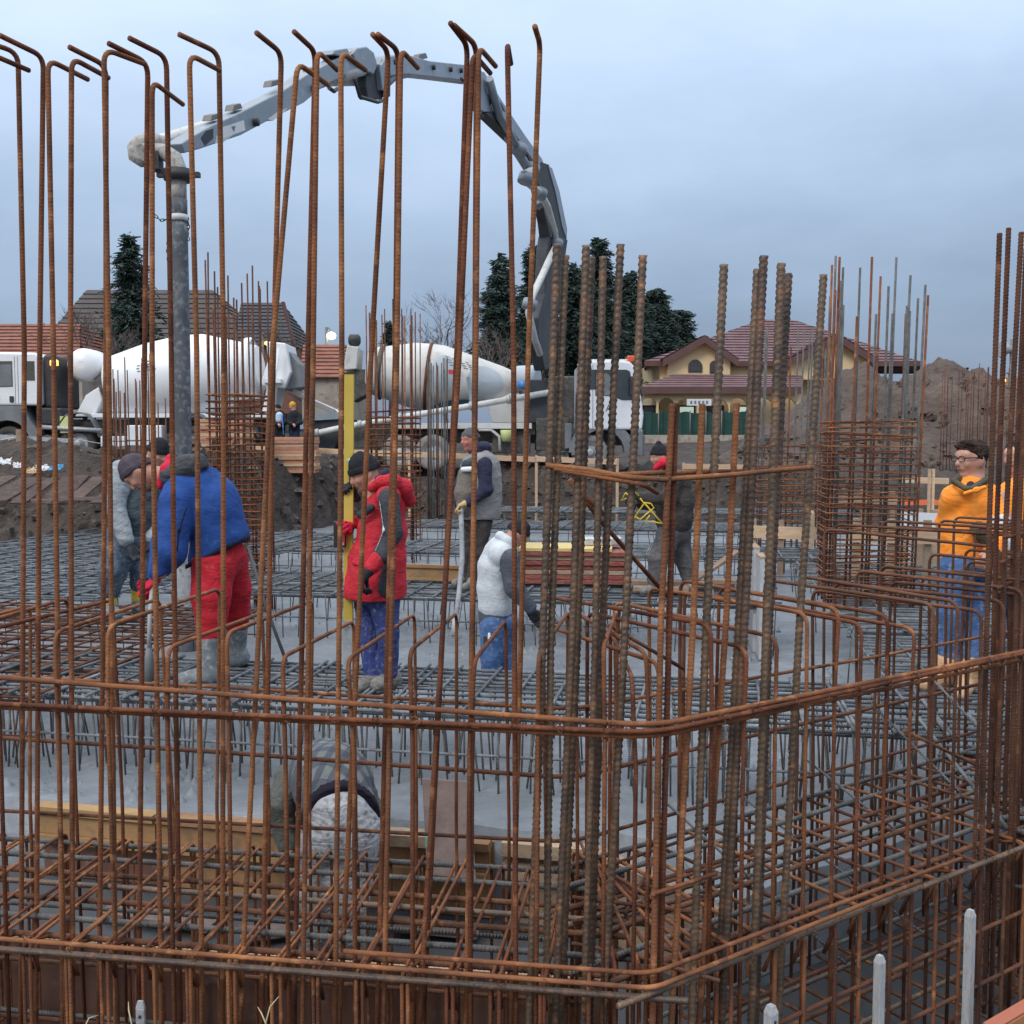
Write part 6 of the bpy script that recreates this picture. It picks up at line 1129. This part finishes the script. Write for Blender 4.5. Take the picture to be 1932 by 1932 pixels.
f.piece('arm_seam', f.chain([(352, 958, 1.6, -.36), (338, 1000, 1.6, -.41), (334, 1040, 1.6, -.41)]), 'navy_hem', wr=0, h=.005)
f.piece('collar', f.chain([(322, 866, 8, -.10), (315, 885, 11, -.16), (303, 915, 9, -.15)]) + f.chain([(322, 866, 9, -.1), (322, 868, 9, .1)]), 'red_lining', wr=.003)
lN = [(402, 1068, 41, -.10), (398, 1125, 36, -.18), (399, 1196, 27, -.2)]; lF = [(430, 1052, 37, .10), (444, 1110, 31, .2), (444, 1172, 28, .26)]
f.piece('trousers', f.chain(lN) + f.chain(lF) + f.chain([(404, 1068, 40, -.1), (430, 1052, 37, .12)]) + f.chain([(418, 1046, 44, 0), (418, 1030, 40, 0)], .9), 'red_trousers', wr=.008, wf=24)
for pts, toe, sh in (((396, 1268, -.22), (346, 1281, -.24), (399, 1195, -.2)), ((443, 1238, .3), (405, 1250, .3), (444, 1172, .26))): f.boot(p(*pts), p(*toe), 'boot_grey', .085, 'rubber_boot', p(*sh)); f.body += [rc(p(*pts), p(*sh), .05, .05)]
f.hand(p(296, 1086, -.24), p(318, 1052, -.3), 'red_lining', (-1, 0, -.4), 1.0, sc=1.15); f.hand(p(292, 1098, .02), p(306, 1060, .1), 'red_lining', (-1, -.3, -.2), 1.0, sc=1.1)
f.body += f.chain(aN, 1, .6) + f.chain(aF, 1, .6) + f.chain(lN, 1, .6) + f.chain(lF, 1, .6); f.done()

# ---- man in grey sleeves and yellow boots behind him
f = Fig('leaning worker with pale grey sleeve, black beanie and yellow rubber boots', 9.7, foot=gz(235, 1160, 0)); p = f.P
f.head(298, 852, (.75, -.45, -.5), (.35, -.1, .93), neck=p(272, 895)); f.hat('beanie_black', brow=.01, back=-.04); 
f.piece('vest', f.chain([(245, 1008, 36), (258, 965, 42), (268, 920, 38), (262, 895, 24)], 1.15), 'vest_teal', wr=.012, wf=30)
aN = [(232, 892, 26, -.12), (216, 950, 19, -.2), (238, 1018, 15, -.25)]; aF = [(288, 915, 20, .12), (300, 965, 17, .1), (285, 1015, 13, -.05)]
f.piece('hoodie', f.chain([(255, 885, 22), (222, 905, 24, -.05), (240, 930, 34, .06)], 1.1) + f.chain(aN) + f.chain(aF), 'hoodie_grey', wr=.008, wf=40)
lN = [(228, 1020, 33, -.04), (214, 1075, 27, -.12), (207, 1112, 21, -.1)]; lF = [(252, 1020, 30, .1), (270, 1070, 24, .05), (264, 1100, 20, .08)]
f.piece('trousers', f.chain(lN) + f.chain(lF) + f.chain([(228, 1020, 32), (252, 1018, 32)]), 'jeans_dirty', wr=.010, wf=30)
for pts, toe, sh in (((206, 1148, -.1), (222, 1158, -.25), (207, 1096, -.1)), ((262, 1140, .1), (280, 1149, -.05), (264, 1088, .08))): f.boot(p(*pts), p(*toe), 'boot_grey', .07, 'rubber_boot'); f.piece('boot_shaft', [rc(p(*pts) + np.array((0, 0, .06)), p(*sh), .068, .08)], 'boot_yellow', wr=.003); f.body += [rc(p(*pts), p(*sh), .045, .045)]
f.hand(p(246, 1030, -.25), p(234, 1000, -.25), 'sleeve_black', (.6, -.2, -.6), .9, sc=1.15); f.hand(p(280, 1024, -.06), p(290, 990, 0), 'sleeve_black', (-.4, -.5, -.2), .9, sc=1.1)
f.body += f.chain([(245, 1010, 30), (262, 900, 22)], 1.1) + f.chain(aN, 1, .6) + f.chain(aF, 1, .6) + f.chain(lN, 1, .6) + f.chain(lF, 1, .6); f.done()

# ---- red jacket
f = Fig('bearded worker in red and black jacket holding a yellow staff', 7.3, foot=gz(690, 1300, 0)); p = f.P
f.head(688, 893, (-.86, -.35, -.38), (-.30, -.05, .95), neck=p(712, 925)); f.hat('beanie_black', brow=.015, back=-.005, grow=.018, top=.008); f.face('hair_brown', beard='beard')
f.piece('jacket', f.chain([(708, 1112, 62), (712, 1060, 54), (722, 1000, 46), (728, 948, 38), (720, 924, 24)], .95) + f.chain([(733, 938, 25, -.14), (733, 938, 25, .16)]) + f.chain([(715, 950, 20, .22), (690, 990, 16, .2), (668, 985, 12, .08)]), 'jacket_red', cuts=[(p(708, 1128), (0, 0, -1))], wr=.010, wf=22)
f.piece('hood', f.chain([(740, 907, 14, -.14), (762, 922, 17, -.05), (772, 944, 12, 0)]) + f.chain([(740, 907, 14, .16), (762, 922, 17, .08), (772, 944, 12, .03)]) + f.chain([(700, 920, 9, -.1), (720, 909, 11, -.14), (742, 907, 13, -.13)]) + f.chain([(700, 920, 9, .1), (720, 909, 11, .14), (742, 907, 13, .15)]), 'jacket_red', wr=.006)
f.piece('hood_lining', f.chain([(712, 903, 6, -.11), (730, 892, 8, -.10), (742, 890, 8, .1)]), 'navy_knit', wr=.004)
aN = [(733, 940, 20, -.20), (741, 1005, 18, -.27), (722, 1046, 16, -.31), (706, 1064, 13, -.33)]
sl_ = f.piece('sleeve', f.chain(aN[:3] + [(712, 1058, 15, -.32)]), 'sleeve_black', wr=.006, wf=30)
f.piece('cuff', f.chain([(714, 1054, 16.5, -.32), (703, 1069, 15, -.335)]), 'jacket_red', wr=.006, parent=sl_)
f.piece('side_panel', f.chain([(733, 1062, 14, -.155), (727, 1112, 18, -.175)], .9), 'sleeve_black', cuts=[(p(708, 1127), (0, 0, -1))], wr=.005)
f.piece('chest_pocket', f.chain([(680, 972, 8, -.17), (700, 958, 8, -.19)]), 'sleeve_black', wr=.002)
f.piece('sleeve_piping', f.chain([(716, 945, .9, -.265), (724, 1000, .9, -.325), (708, 1040, .9, -.355)]), 'reflective', wr=0, h=.005)
f.piece('pocket_flap', f.chain([(668, 1062, 5, -.16), (690, 1066, 5, -.2)]), 'jacket_red', wr=.002)
lN = [(722, 1112, 33, -.06), (732, 1195, 22, -.1), (734, 1272, 18, -.08)]; lF = [(696, 1115, 31, .12), (695, 1200, 21, .02), (703, 1272, 17, -.06)]
f.piece('trousers', f.chain(lN) + f.chain(lF) + f.chain([(722, 1112, 38), (694, 1112, 36)]), 'trousers_blue', wr=.008, wf=26)
for pts, toe in (((708, 1284, -.05), (676, 1294, -.2)), ((736, 1280, -.06), (712, 1290, -.2))): f.boot(p(*pts), p(*toe), 'boot_mud', .075, 'boot'); 
f.hand(p(700, 1073, -.34), p(714, 1054, -.32), 'glove_black', (-.3, -.2, -.9), 1.0, sc=1.25); f.hand(p(660, 992, .02), p(676, 986, .1), 'red_lining', (-.3, -.9, 0), 1.2, sc=1.1); f.hand(p(668, 934, .08), p(690, 960, .15), 'sleeve_black', (-.2, -.9, 0), 1.3, sc=1.05)
f.body += f.chain([(708, 1100, 40), (722, 930, 30)]) + f.chain(aN, 1, .6) + f.chain(lN, 1, .6) + f.chain(lF, 1, .6); f.done()

# ---- grey quilted vest
f = Fig('worker in grey quilted vest and grey beanie holding a vibrator hose', 12.0, foot=gz(880, 1106, 0), skin='skin_red'); p = f.P
f.head(887, 829, (-.85, -.5, -.12), (0, 0, 1), neck=p(898, 855), dd=0, sc=1.02); f.hat('beanie_grey', brow=.04, back=.0, grow=.012); f.face('hair_brown')
for i, (v0, v1, r0, r1) in enumerate(((862, 884, 33, 37), (882, 905, 37, 40), (903, 926, 40, 42), (924, 948, 42, 42), (946, 968, 42, 43))):
    f.piece('quilted_panel', f.chain([(907 - .2 * i, v0, r0), (906, v1 - 6, r1)], 1.0), 'vest_grey', cuts=[(p(906, v0 - 3), (0, 0, 1)), (p(906, v1), (0, 0, -1))], wr=.006, wf=30) if False else None
f.piece('vest', f.chain([(905, 962, 42), (906, 940, 41), (906, 915, 41), (908, 885, 36), (908, 868, 24)], 1.0) + f.chain([(908, 872, 18, -.16), (908, 872, 18, .16)]) + f.chain([(903, 948, 43), (903, 936, 43)]) + f.chain([(905, 922, 43), (905, 910, 42)]) + f.chain([(906, 898, 41), (906, 888, 39)]), 'vest_grey', cuts=[(p(905, 979), (0, 0, -1))], wr=.008, wf=34, k=.012)
f.piece('vest_front', f.chain([(882, 958, 20, -.14), (880, 930, 22, -.15), (882, 895, 18, -.15)], 1.0), 'vest_tan', cuts=[(p(905, 978), (0, 0, -1))], wr=.004)
f.piece('chest_stripe', f.chain([(874, 886, 5, -.26), (888, 885, 5, -.30)]), 'piping_white', wr=0); f.piece('chest_panel', f.chain([(878, 876, 8, -.2), (890, 872, 9, -.24)]), 'vest_teal', wr=.002)
aN = [(914, 876, 15, -.22), (917, 925, 12.5, -.30), (884, 948, 9.5, -.34)]; aF = [(882, 880, 14, .24), (866, 925, 14, .2), (868, 950, 11, .05)]
f.piece('sweater', f.chain([(903, 846, 12, -.06), (914, 846, 13, .02), (903, 846, 12, .1)]) + f.chain(aN) + f.chain(aF) + f.chain([(900, 858, 17), (905, 868, 20)]), 'navy_knit', wr=.008, wf=45)
lN = [(908, 985, 22, -.06), (902, 1040, 16, -.08), (892, 1092, 13, -.05)]; lF = [(892, 985, 21, .1), (886, 1040, 16, .1), (880, 1088, 13, .12)]
f.piece('trousers', f.chain(lN) + f.chain(lF) + f.chain([(908, 982, 22), (892, 982, 22)]), 'trousers_brown', wr=.010, wf=34)
for pts, toe in (((890, 1100, -.1), (876, 1107, -.24)), ((874, 1093, .1), (858, 1099, -.02))): f.boot(p(*pts), p(*toe), 'boot_mud', .06)
f.hand(p(880, 949, -.35), p(896, 942, -.33), 'glove_tan', (-.3, -.2, -.9), 1.2, sc=1.25); f.hand(p(868, 955, -.02), p(866, 938, .06), 'glove_tan', (.2, -.7, -.5), 1.2, sc=1.1)
f.body += f.chain([(905, 960, 28), (905, 862, 16)]) + f.chain(aN, 1, .6) + f.chain(aF, 1, .6) + f.chain(lN, 1, .6) + f.chain(lF, 1, .6); f.done()

# ---- white vest, seen from behind
f = Fig('worker in white fleece vest and jeans standing in the wet concrete', 9.7, foot=gz(938, 1285, -.5)); p = f.P
f.head(978, 1005, (.80, .15, -.58), (.42, 0, .90), neck=p(955, 1030)); f.hat('beanie_black', brow=.015, back=-.02, name='cap'); f.face('hair_brown')
f.piece('vest', f.chain([(935, 1142, 34), (934, 1110, 34), (938, 1070, 37), (946, 1042, 32), (952, 1026, 20)], .92) + f.chain([(946, 1046, 24, -.15), (946, 1046, 24, .16)]), 'fleece_white', cuts=[(p(935, 1160), (.0, 0, -1))], wr=.005, wf=20)
f.piece('vest_collar', f.chain([(944, 1012, 9, -.05), (958, 1022, 10, -.10), (968, 1034, 9, -.1)]) + f.chain([(944, 1012, 9, -.05), (950, 1016, 9, .08)]), 'fleece_white', wr=.003)
f.piece('armhole_trim', f.chain([(948, 1052, 2, -.22), (946, 1075, 2, -.235), (952, 1098, 2, -.22)]), 'sleeve_slate', wr=0, h=.006)
aN = [(962, 1056, 22, -.21), (970, 1108, 19, -.24), (1000, 1146, 13, -.2)]; aF = [(956, 1060, 20, .2), (972, 1110, 17, .24), (992, 1140, 13, .24)]
f.piece('shirt', f.chain(aN) + f.chain(aF) + f.chain([(933, 1150, 31), (933, 1168, 31)], .92), 'sleeve_slate', cuts=[(p(935, 1178), (0, 0, -1))], wr=.007)
lN = [(932, 1180, 27, -.07), (927, 1240, 21, -.08), (927, 1290, 17, -.06)]; lF = [(947, 1180, 26, .1), (952, 1240, 19, .1), (954, 1285, 16, .1)]
f.piece('jeans', f.chain(lN) + f.chain(lF) + f.chain([(932, 1178, 29), (948, 1178, 28)]), 'jeans_blue', wr=.008, wf=24); f.piece('pocket_patch', f.chain([(921, 1200, 11, -.13), (923, 1218, 10, -.13)]), 'sleeve_black', wr=.002); f.piece('paper_note', f.chain([(923, 1196, 3, -.21), (924, 1206, 4, -.21)]), 'litter_white', wr=0)
for pts, toe, sh in (((926, 1310, -.06), (948, 1316, -.02), (926, 1276, -.06)), ((955, 1306, .1), (976, 1312, .12), (954, 1272, .1))): f.boot(p(*pts), p(*toe), 'boot_grey', .075, 'rubber_boot', p(*sh))
f.hand(p(1004, 1154, -.19), p(988, 1130, -.22), 'glove_black', (.5, -.3, -.5), .9, sc=1.2); f.hand(p(998, 1150, .24), p(984, 1130, .24), 'glove_black', (.5, -.3, -.5), .9, sc=1.1)
f.body += f.chain([(935, 1150, 26), (950, 1030, 18)]) + f.chain(aN, 1, .6) + f.chain(aF, 1, .6) + f.chain(lN, 1, .6) + f.chain(lF, 1, .6); f.done()

# ---- brown coat with red scarf
f = Fig('worker in dark brown coat and red scarf carrying yellow straps', 11.7, foot=gz(1258, 1118, 0)); p = f.P
f.head(1245, 860, (-.93, -.2, -.25), (-.15, 0, .98), neck=p(1258, 885)); f.hat('beanie_black', brow=.03, back=-.03, pom=.03); f.face('hair_brown')
f.piece('scarf', f.chain([(1238, 882, 6, -.06), (1252, 873, 8, -.1), (1264, 867, 9, -.02), (1262, 868, 9, .08), (1240, 882, 6, .06)]), 'scarf_red', wr=.005)
aN = [(1272, 905, 17, -.20), (1262, 940, 15, -.27), (1222, 938, 12, -.33), (1206, 938, 10.5, -.34)]; aF = [(1262, 908, 18, .2), (1245, 948, 16, .15), (1212, 950, 13, -.05)]
f.piece('coat', f.chain([(1272, 980, 36), (1274, 945, 36), (1272, 912, 31), (1266, 893, 20)], .9) + f.chain([(1270, 903, 20, -.15), (1268, 903, 20, .15)]) + f.chain(aN) + f.chain(aF), 'coat_brown', cuts=[(p(1272, 1001), (.1, 0, -1))], wr=.010, wf=26)
lN = [(1264, 1005, 25, -.06), (1242, 1056, 20, -.1), (1237, 1098, 17, -.08)]; lF = [(1280, 1005, 25, .1), (1288, 1052, 18, .12), (1302, 1094, 15, .15)]
f.piece('trousers', f.chain(lN) + f.chain(lF) + f.chain([(1264, 1003, 25), (1280, 1003, 25)]), 'trousers_grey', wr=.011, wf=32)
for pts, toe, m_ in (((1240, 1106, -.1), (1214, 1114, -.16), 'shoe_orange'), ((1302, 1104, .12), (1276, 1112, .06), 'shoe_pale')): f.boot(p(*pts), p(*toe), 'boot_mud', .068); f.piece('shoe_panel', [rc(p(*pts) + np.array((0, -.03, .03)), p(*pts) + np.array((.02, -.03, -.01)), .05, .045)], m_, wr=0)
f.hand(p(1206, 939, -.35), p(1226, 938, -.34), 'glove_black', (-.2, -.2, -1), 1.1, sc=1.2); f.hand(p(1207, 950, -.07), p(1224, 950, .02), 'glove_black', (-.2, -.2, -1), 1.1, sc=1.1)
f.body += f.chain([(1272, 985, 26), (1266, 893, 15)]) + f.chain(aN, 1, .6) + f.chain(aF, 1, .6) + f.chain(lN, 1, .6) + f.chain(lF, 1, .6); f.done()
st = thing('yellow_straps', 'tangle of yellow binding straps hanging from a gloved hand', 'straps', p(1206, 960, -.35))
for pts in ([(1208, 940), (1215, 950), (1196, 978)], [(1215, 948), (1232, 968), (1250, 988)], [(1196, 974), (1208, 980), (1222, 968), (1234, 958), (1228, 950), (1214, 948)], [(1200, 946), (1180, 930), (1172, 945), (1182, 940)], [(1250, 988), (1230, 984), (1216, 985), (1226, 972)], [(1206, 936), (1194, 926), (1200, 930)]):
    g = G(); g.tube([p(u, v, -.40) for u, v in pts], .009, 6); g.build('strap', 'boot_yellow', st)

# ---- man with glasses in orange
f = Fig('man with glasses in orange high visibility jacket and jeans', 7.4, foot=gz(1790, 1300, 0)); p = f.P
f.head(1833, 866, (-.95, -.28, -.05), (0, 0, 1), neck=p(1838, 905), sc=1.10)
f.face('hair_brown'); q_ = f.hp; sc_ = f.hs
f.piece('hair', [el(q_(-.02, .045, 0), f.hf, f.hu, np.array((.086, .10, .082)) * sc_), rc(q_(.05, .105, -.03), q_(.07, .085, .03), .032 * sc_, .03 * sc_), rc(q_(-.07, .0, 0), q_(-.075, -.05, 0), .045 * sc_, .03 * sc_), rc(q_(.0, .02, -.077), q_(-.01, -.02, -.078), .016 * sc_, .012 * sc_), rc(q_(.0, .02, .077), q_(-.01, -.02, .078), .016 * sc_, .012 * sc_)], 'hair_brown', cuts=[(q_(.075, .05, 0), f.hf * 1.0 - f.hu * .9)], wr=.010, wf=90, h=.007)
gl = None
for e in (-.034, .034):
    g = G(); g.tube([q_(.103, .006 + .0175 * math.copysign(abs(math.sin(t)) ** .6, math.sin(t)), e + .027 * math.copysign(abs(math.cos(t)) ** .6, math.cos(t))) for t in np.linspace(0, 2 * math.pi, 14, endpoint=False)], .0032, 6, closed=True); o = g.build('glasses', 'frame_black', f.root)
    g = G(); g.tube([q_(.102, .012, e + math.copysign(.028, e)), q_(.05, .012, math.copysign(.083, e)), q_(-.01, .008, math.copysign(.084, e))], .0042, 6); g.build('temple', 'frame_black', o)
g = G(); g.tube([q_(.107, .010, -.008), q_(.109, .013, 0), q_(.107, .010, .008)], .004, 6); g.build('bridge', 'frame_black', f.root)
f.piece('jacket', f.chain([(1820, 1045, 46), (1822, 1000, 46), (1826, 955, 44), (1833, 925, 34)], 1.15) + f.chain([(1802, 936, 23, -.06), (1866, 936, 24, .06)]) + f.chain([(1796, 940, 23, -.05), (1786, 985, 20, .1), (1790, 1020, 17, .25)]) + f.chain([(1870, 944, 25, .0), (1886, 995, 21, -.1), (1872, 1038, 18, -.22)]), 'jacket_orange', cuts=[(p(1820, 1064), (0, 0, -1))], wr=.010, wf=18)
f.piece('collar', f.chain([(1800, 908, 6, -.14), (1822, 922, 5, -.23)]) + f.chain([(1862, 905, 7, -.06), (1832, 922, 5, -.23)]) + f.chain([(1800, 906, 6, -.1), (1826, 898, 9, .12), (1862, 903, 8, .0)]), 'trim_olive', wr=.003); f.piece('shirt', f.chain([(1834, 910, 10, -.02), (1826, 924, 5, -.17)]), 'navy_knit', wr=.002)
f.piece('front_placket', f.chain([(1820, 931, 4, -.27), (1843, 924, 4, -.27), (1858, 919, 4, -.24)]), 'jacket_orange', wr=.002)
for u, v in ((1834, 922), (1851, 915)): f.piece('snap', [el(p(u, v, -.275), (0, -1, 0), (0, 0, 1), (.007, .005, .007))], 'trim_olive', wr=0, h=.003, k=.002)
f.piece('pocket_panel', f.chain([(1846, 998, 15, -.235), (1858, 1012, 16, -.22)]), 'trim_olive', wr=.003); f.piece('sleeve_band', f.chain([(1884, 988, 22.5, -.09), (1883, 996, 22.5, -.10)]), 'reflective', wr=0); f.piece('cuff', f.chain([(1790, 1015, 21, .24), (1789, 1026, 21, .26)]), 'trim_olive', wr=.003)
lN = [(1808, 1070, 33, -.06), (1796, 1160, 23, -.1), (1787, 1255, 19, -.1)]; lF = [(1834, 1070, 33, .1), (1832, 1160, 22, .0), (1829, 1265, 19, -.15)]
f.piece('jeans', f.chain(lN) + f.chain(lF) + f.chain([(1808, 1066, 36), (1836, 1066, 36)]), 'jeans_blue', wr=.010, wf=28)
for pts, toe in (((1780, 1278, -.1), (1744, 1290, -.22)), ((1826, 1288, -.2), (1812, 1312, -.42))): f.boot(p(*pts), p(*toe), 'boot_tan', .07, shaft=p(pts[0] + 5, pts[1] - 26, pts[2]))
f.hand(p(1872, 1046, -.26), p(1882, 1030, -.2), 'skin', (-.7, .2, -.3), .8, child=False); f.hand(p(1800, 1035, .3), p(1790, 1015, .24), 'skin', (.3, .6, -.3), .8, child=False)
f.body += f.chain([(1825, 1050, 36), (1835, 915, 22)]) + f.chain([(1880, 942, 20), (1896, 995, 14, -.1), (1874, 1044, 10, -.25)]) + f.chain([(1793, 938, 18, -.05), (1784, 985, 13, .1), (1800, 1034, 9, .3)]) + f.chain(lN, 1, .6) + f.chain(lF, 1, .6); f.done()

# ---- second orange jacket, cut by the frame edge
f = Fig('dark-haired person in orange jacket with grey bands cut off by the right edge', 7.9, foot=gz(1960, 1270, 0)); f.P = (lambda g_: (lambda u, v, dd=0.0: g_(u - 22, v, dd)))(f.P); p = f.P
f.head(1938, 860, (-.7, -.65, -.1), (0, 0, 1), neck=p(1945, 895)); f.face('hair_brown'); q_ = f.hp
f.piece('hair', [el(q_(-.02, .04, 0), f.hf, f.hu, np.array((.084, .098, .082)))], 'beanie_black', cuts=[(q_(.07, .045, 0), f.hf - f.hu * .9)], wr=.008, wf=90, h=.008)
f.piece('jacket', f.chain([(1960, 1040, 44), (1958, 1000, 45), (1958, 950, 42), (1955, 920, 32)], 1.2) + f.chain([(1930, 930, 24, -.04), (1990, 930, 24, .04)]) + f.chain([(1926, 936, 24, -.06), (1918, 985, 21, -.08), (1922, 1035, 18, -.18)]) + f.chain([(1992, 936, 24, 0), (2000, 985, 20, 0), (1998, 1035, 18, -.1)]), 'jacket_orange', cuts=[(p(1960, 1058), (0, 0, -1))], wr=.008, wf=20)
for v in (992, 1030): f.piece('reflective_band', f.chain([(1919, v, 23.5 if v < 1000 else 20.5, -.08 if v < 1000 else -.17), (1919.5, v + 7, 23 if v < 1000 else 20, -.09 if v < 1000 else -.18)]), 'reflective', wr=0)
lN = [(1950, 1060, 32, -.05), (1946, 1150, 25, -.05), (1944, 1240, 20, -.05)]; lF = [(1972, 1060, 32, .08), (1976, 1150, 25, .05), (1978, 1240, 20, .05)]
f.piece('trousers', f.chain(lN) + f.chain(lF) + f.chain([(1950, 1056, 32), (1972, 1056, 32)]), 'jeans_dark', wr=.008)
for pts, toe in (((1943, 1256, -.05), (1930, 1268, -.25)), ((1978, 1256, .05), (1972, 1268, -.15))): f.boot(p(*pts), p(*toe), 'boot_mud', .065)
f.hand(p(1922, 1044, -.2), p(1922, 1025, -.16), 'skin', (.5, .3, -.2), .7, child=False)
f.body += f.chain([(1960, 1045, 30), (1948, 910, 18)]) + f.chain([(1926, 936, 16, -.06), (1918, 985, 12, -.08), (1922, 1043, 9, -.2)]) + f.chain(lN, 1, .6) + f.chain(lF, 1, .6); f.done()

# ---- man bent double in the pit
f = Fig('worker in plaid shirt bent double in the pit, seen from behind', 5.15, foot=(at(628, 1700, 5.1).x, 5.1, -.98)); p = f.P
f.head(600, 1535, (.1, .35, -.93), (-.1, .93, .35), dd=.72, neck=p(602, 1470, .58)); 
f.piece('shirt', f.chain([(640, 1528, 72, -.02), (628, 1478, 78, .12), (612, 1462, 72, .32), (602, 1466, 62, .48)], 1.0) + f.chain([(560, 1466, 36, .48), (650, 1462, 36, .5)]), 'plaid', cuts=[(p(640, 1500, -.1), p(640, 1560, -.3) - p(625, 1470, .15))], wr=.009, wf=20, h=.011)
aN = [(552, 1466, 38, .42), (528, 1520, 32, .30), (545, 1596, 24, .26)]; aF = [(668, 1468, 36, .5), (700, 1530, 28, .5), (690, 1590, 22, .5)]
f.piece('sleeve', f.chain(aN), 'sleeve_moss', wr=.012, wf=30); f.piece('sleeve', f.chain(aF), 'sleeve_moss', wr=.012, wf=30)
f.piece('belt', f.chain([(642, 1540, 77, -.04), (632, 1490, 79, .09)], 1.0), 'belt_navy', cuts=[(p(641, 1511, -.12), p(640, 1560, -.3) - p(625, 1470, .15)), (p(639, 1494, -.08), p(625, 1470, .15) - p(640, 1560, -.3))], wr=.004, h=.011)
lN = [(595, 1580, 52, -.0), (590, 1668, 42, .02), (592, 1760, 32, .06)]; lF = [(668, 1580, 54, -.02), (662, 1668, 42, .0), (660, 1760, 32, .05)]
f.piece('trousers', f.chain(lN) + f.chain(lF) + f.chain([(600, 1560, 56, 0), (668, 1556, 58, -.01)]) + f.chain([(638, 1526, 76, .01), (634, 1560, 73, -.01)]), 'trousers_white', cuts=[(p(640, 1506, -.1), p(625, 1470, .15) - p(640, 1560, -.3))], wr=.012, wf=24, h=.011)
for u in (592, 660): a = p(u, 1800, .06); a[2] = -.90; f.boot(a, a + np.array((.03, .17, -.03)), 'boot_mud', .075); f.body.append(rc(a, p(u, 1700, .03), .045, .05)); f.piece('trouser_leg', [rc(p(u, 1750, .05), a + np.array((0, 0, .06)), .08, .065)], 'trousers_white', wr=.008)
f.hand(p(548, 1608, .25), p(544, 1585, .27), 'glove_black', (.6, .2, -.3), .8, sc=1.2); f.hand(p(688, 1600, .5), p(692, 1580, .5), 'glove_black', (-.6, .2, -.3), .8, sc=1.2)
f.body += f.chain([(640, 1540, 55, 0), (612, 1475, 50, .35), (602, 1470, 30, .56)]) + f.chain(aN, 1, .6) + f.chain(aF, 1, .6) + f.chain(lN, 1, .6) + f.chain(lF, 1, .6); f.done()

# ---- two people by the lorries
for lab, u, hatm, topm, legm, vtop, vfoot, pale in (('small figure in black with yellow hat between the mixers', 555, 'beanie_yellow', 'coat_black', 'jeans_dark', 757, 845, 0), ('small figure in black with pale blue front beside the mixer ladder', 527, 'beanie_black', 'coat_black', 'coat_black', 762, 845, 1)):
    f = Fig(lab, 31.0, h=.022, foot=at(u, vfoot, 31)); p = f.P; f.head(u - 3, vtop + 9, (-.8, -.6, -.2), (0, 0, 1), neck=p(u - 1, vtop + 19), ears=False); f.hat(hatm, brow=.02, back=-.02, band=False)
    f.piece('jacket', f.chain([(u + 1, 806, 10), (u + 1, 795, 11), (u, 783, 10), (u, 779, 6)], 1.2) + f.chain([(u - 8, 783, 5), (u - 12, 796, 4.5, -.1), (u - 3, 801, 3.5, -.3)]) + f.chain([(u + 9, 783, 5), (u + 12, 797, 4.5, -.1), (u + 2, 802, 3.5, -.3)]), topm, wr=.006, h=.02)
    if pale: f.piece('front_panel', f.chain([(u, 784, 7, -.12), (u, 792, 7, -.13)], 1.3), 'top_pale_blue', wr=0); f.piece('lanyard', f.chain([(u + 5, 784, 1.2, -.3), (u + 7, 806, 1.2, -.3), (u + 8, 820, 1.2, -.25)]), 'blue_sticker', wr=0, h=.012)
    lN = [(u - 4, 808, 6.5), (u - 4, 824, 5), (u - 5, 841, 4)]; lF = [(u + 5, 808, 6.5), (u + 5, 824, 5), (u + 5, 841, 4)]
    f.piece('trousers', f.chain(lN) + f.chain(lF), legm, wr=.004, h=.02)
    for du in (-5, 5): f.boot(p(u + du, 841), p(u + du - 4, 844, -.12), 'boot_mud', .06)
    f.hand(p(u - 2, 801, -.3), p(u - 8, 799, -.2), 'skin', (.3, -.5, -.3), 1.0, child=False); f.body += f.chain([(u, 806, 7), (u, 780, 5)]) + f.chain(lN, 1, .6) + f.chain(lF, 1, .6) + f.chain([(u - 8, 783, 3.5), (u - 12, 796, 3, -.1), (u - 2, 801, 2, -.3)]); f.done()

# ------------------------------------------------------------------ repeats share a group
GR = {'person': 'people on the building site', 'conifer_tree': 'dark conifers behind the lorries', 'bare_tree': 'leafless trees before the houses', 'bare_shrub': 'leafless shrubs before the houses', 'column_cage': 'column cages standing in the raft', 'rebar_mat': 'bar mats of the raft beams', 'dirt_mound': 'heaps of excavated soil', 'mixer_truck': 'concrete mixers', 'street_lamp': 'lit street lamps', 'far_house': 'far red-roofed houses', 'plank_fence': 'low plank rails', 'board_stack': 'stacks of formwork boards', 'foil_pack': 'silver packs on the panel stack', 'shutter_board': 'grey shutter boards beside the dense mat', 'shuttering': 'pale shutter panels on the right', 'stake': 'stakes in the raft', 'form_stake': 'stakes along the near edge', 'timber_offcut': 'timber offcuts in the pit', 'pit_shutter': 'shutters of the pit edge', 'vibrator': 'concrete vibrators', 'litter': 'scraps on the rubble'}
for o in bpy.data.objects:
    k = o.name.split('.')[0]
    if o.parent is None and k in GR and 'category' in o: o['group'] = GR[k]
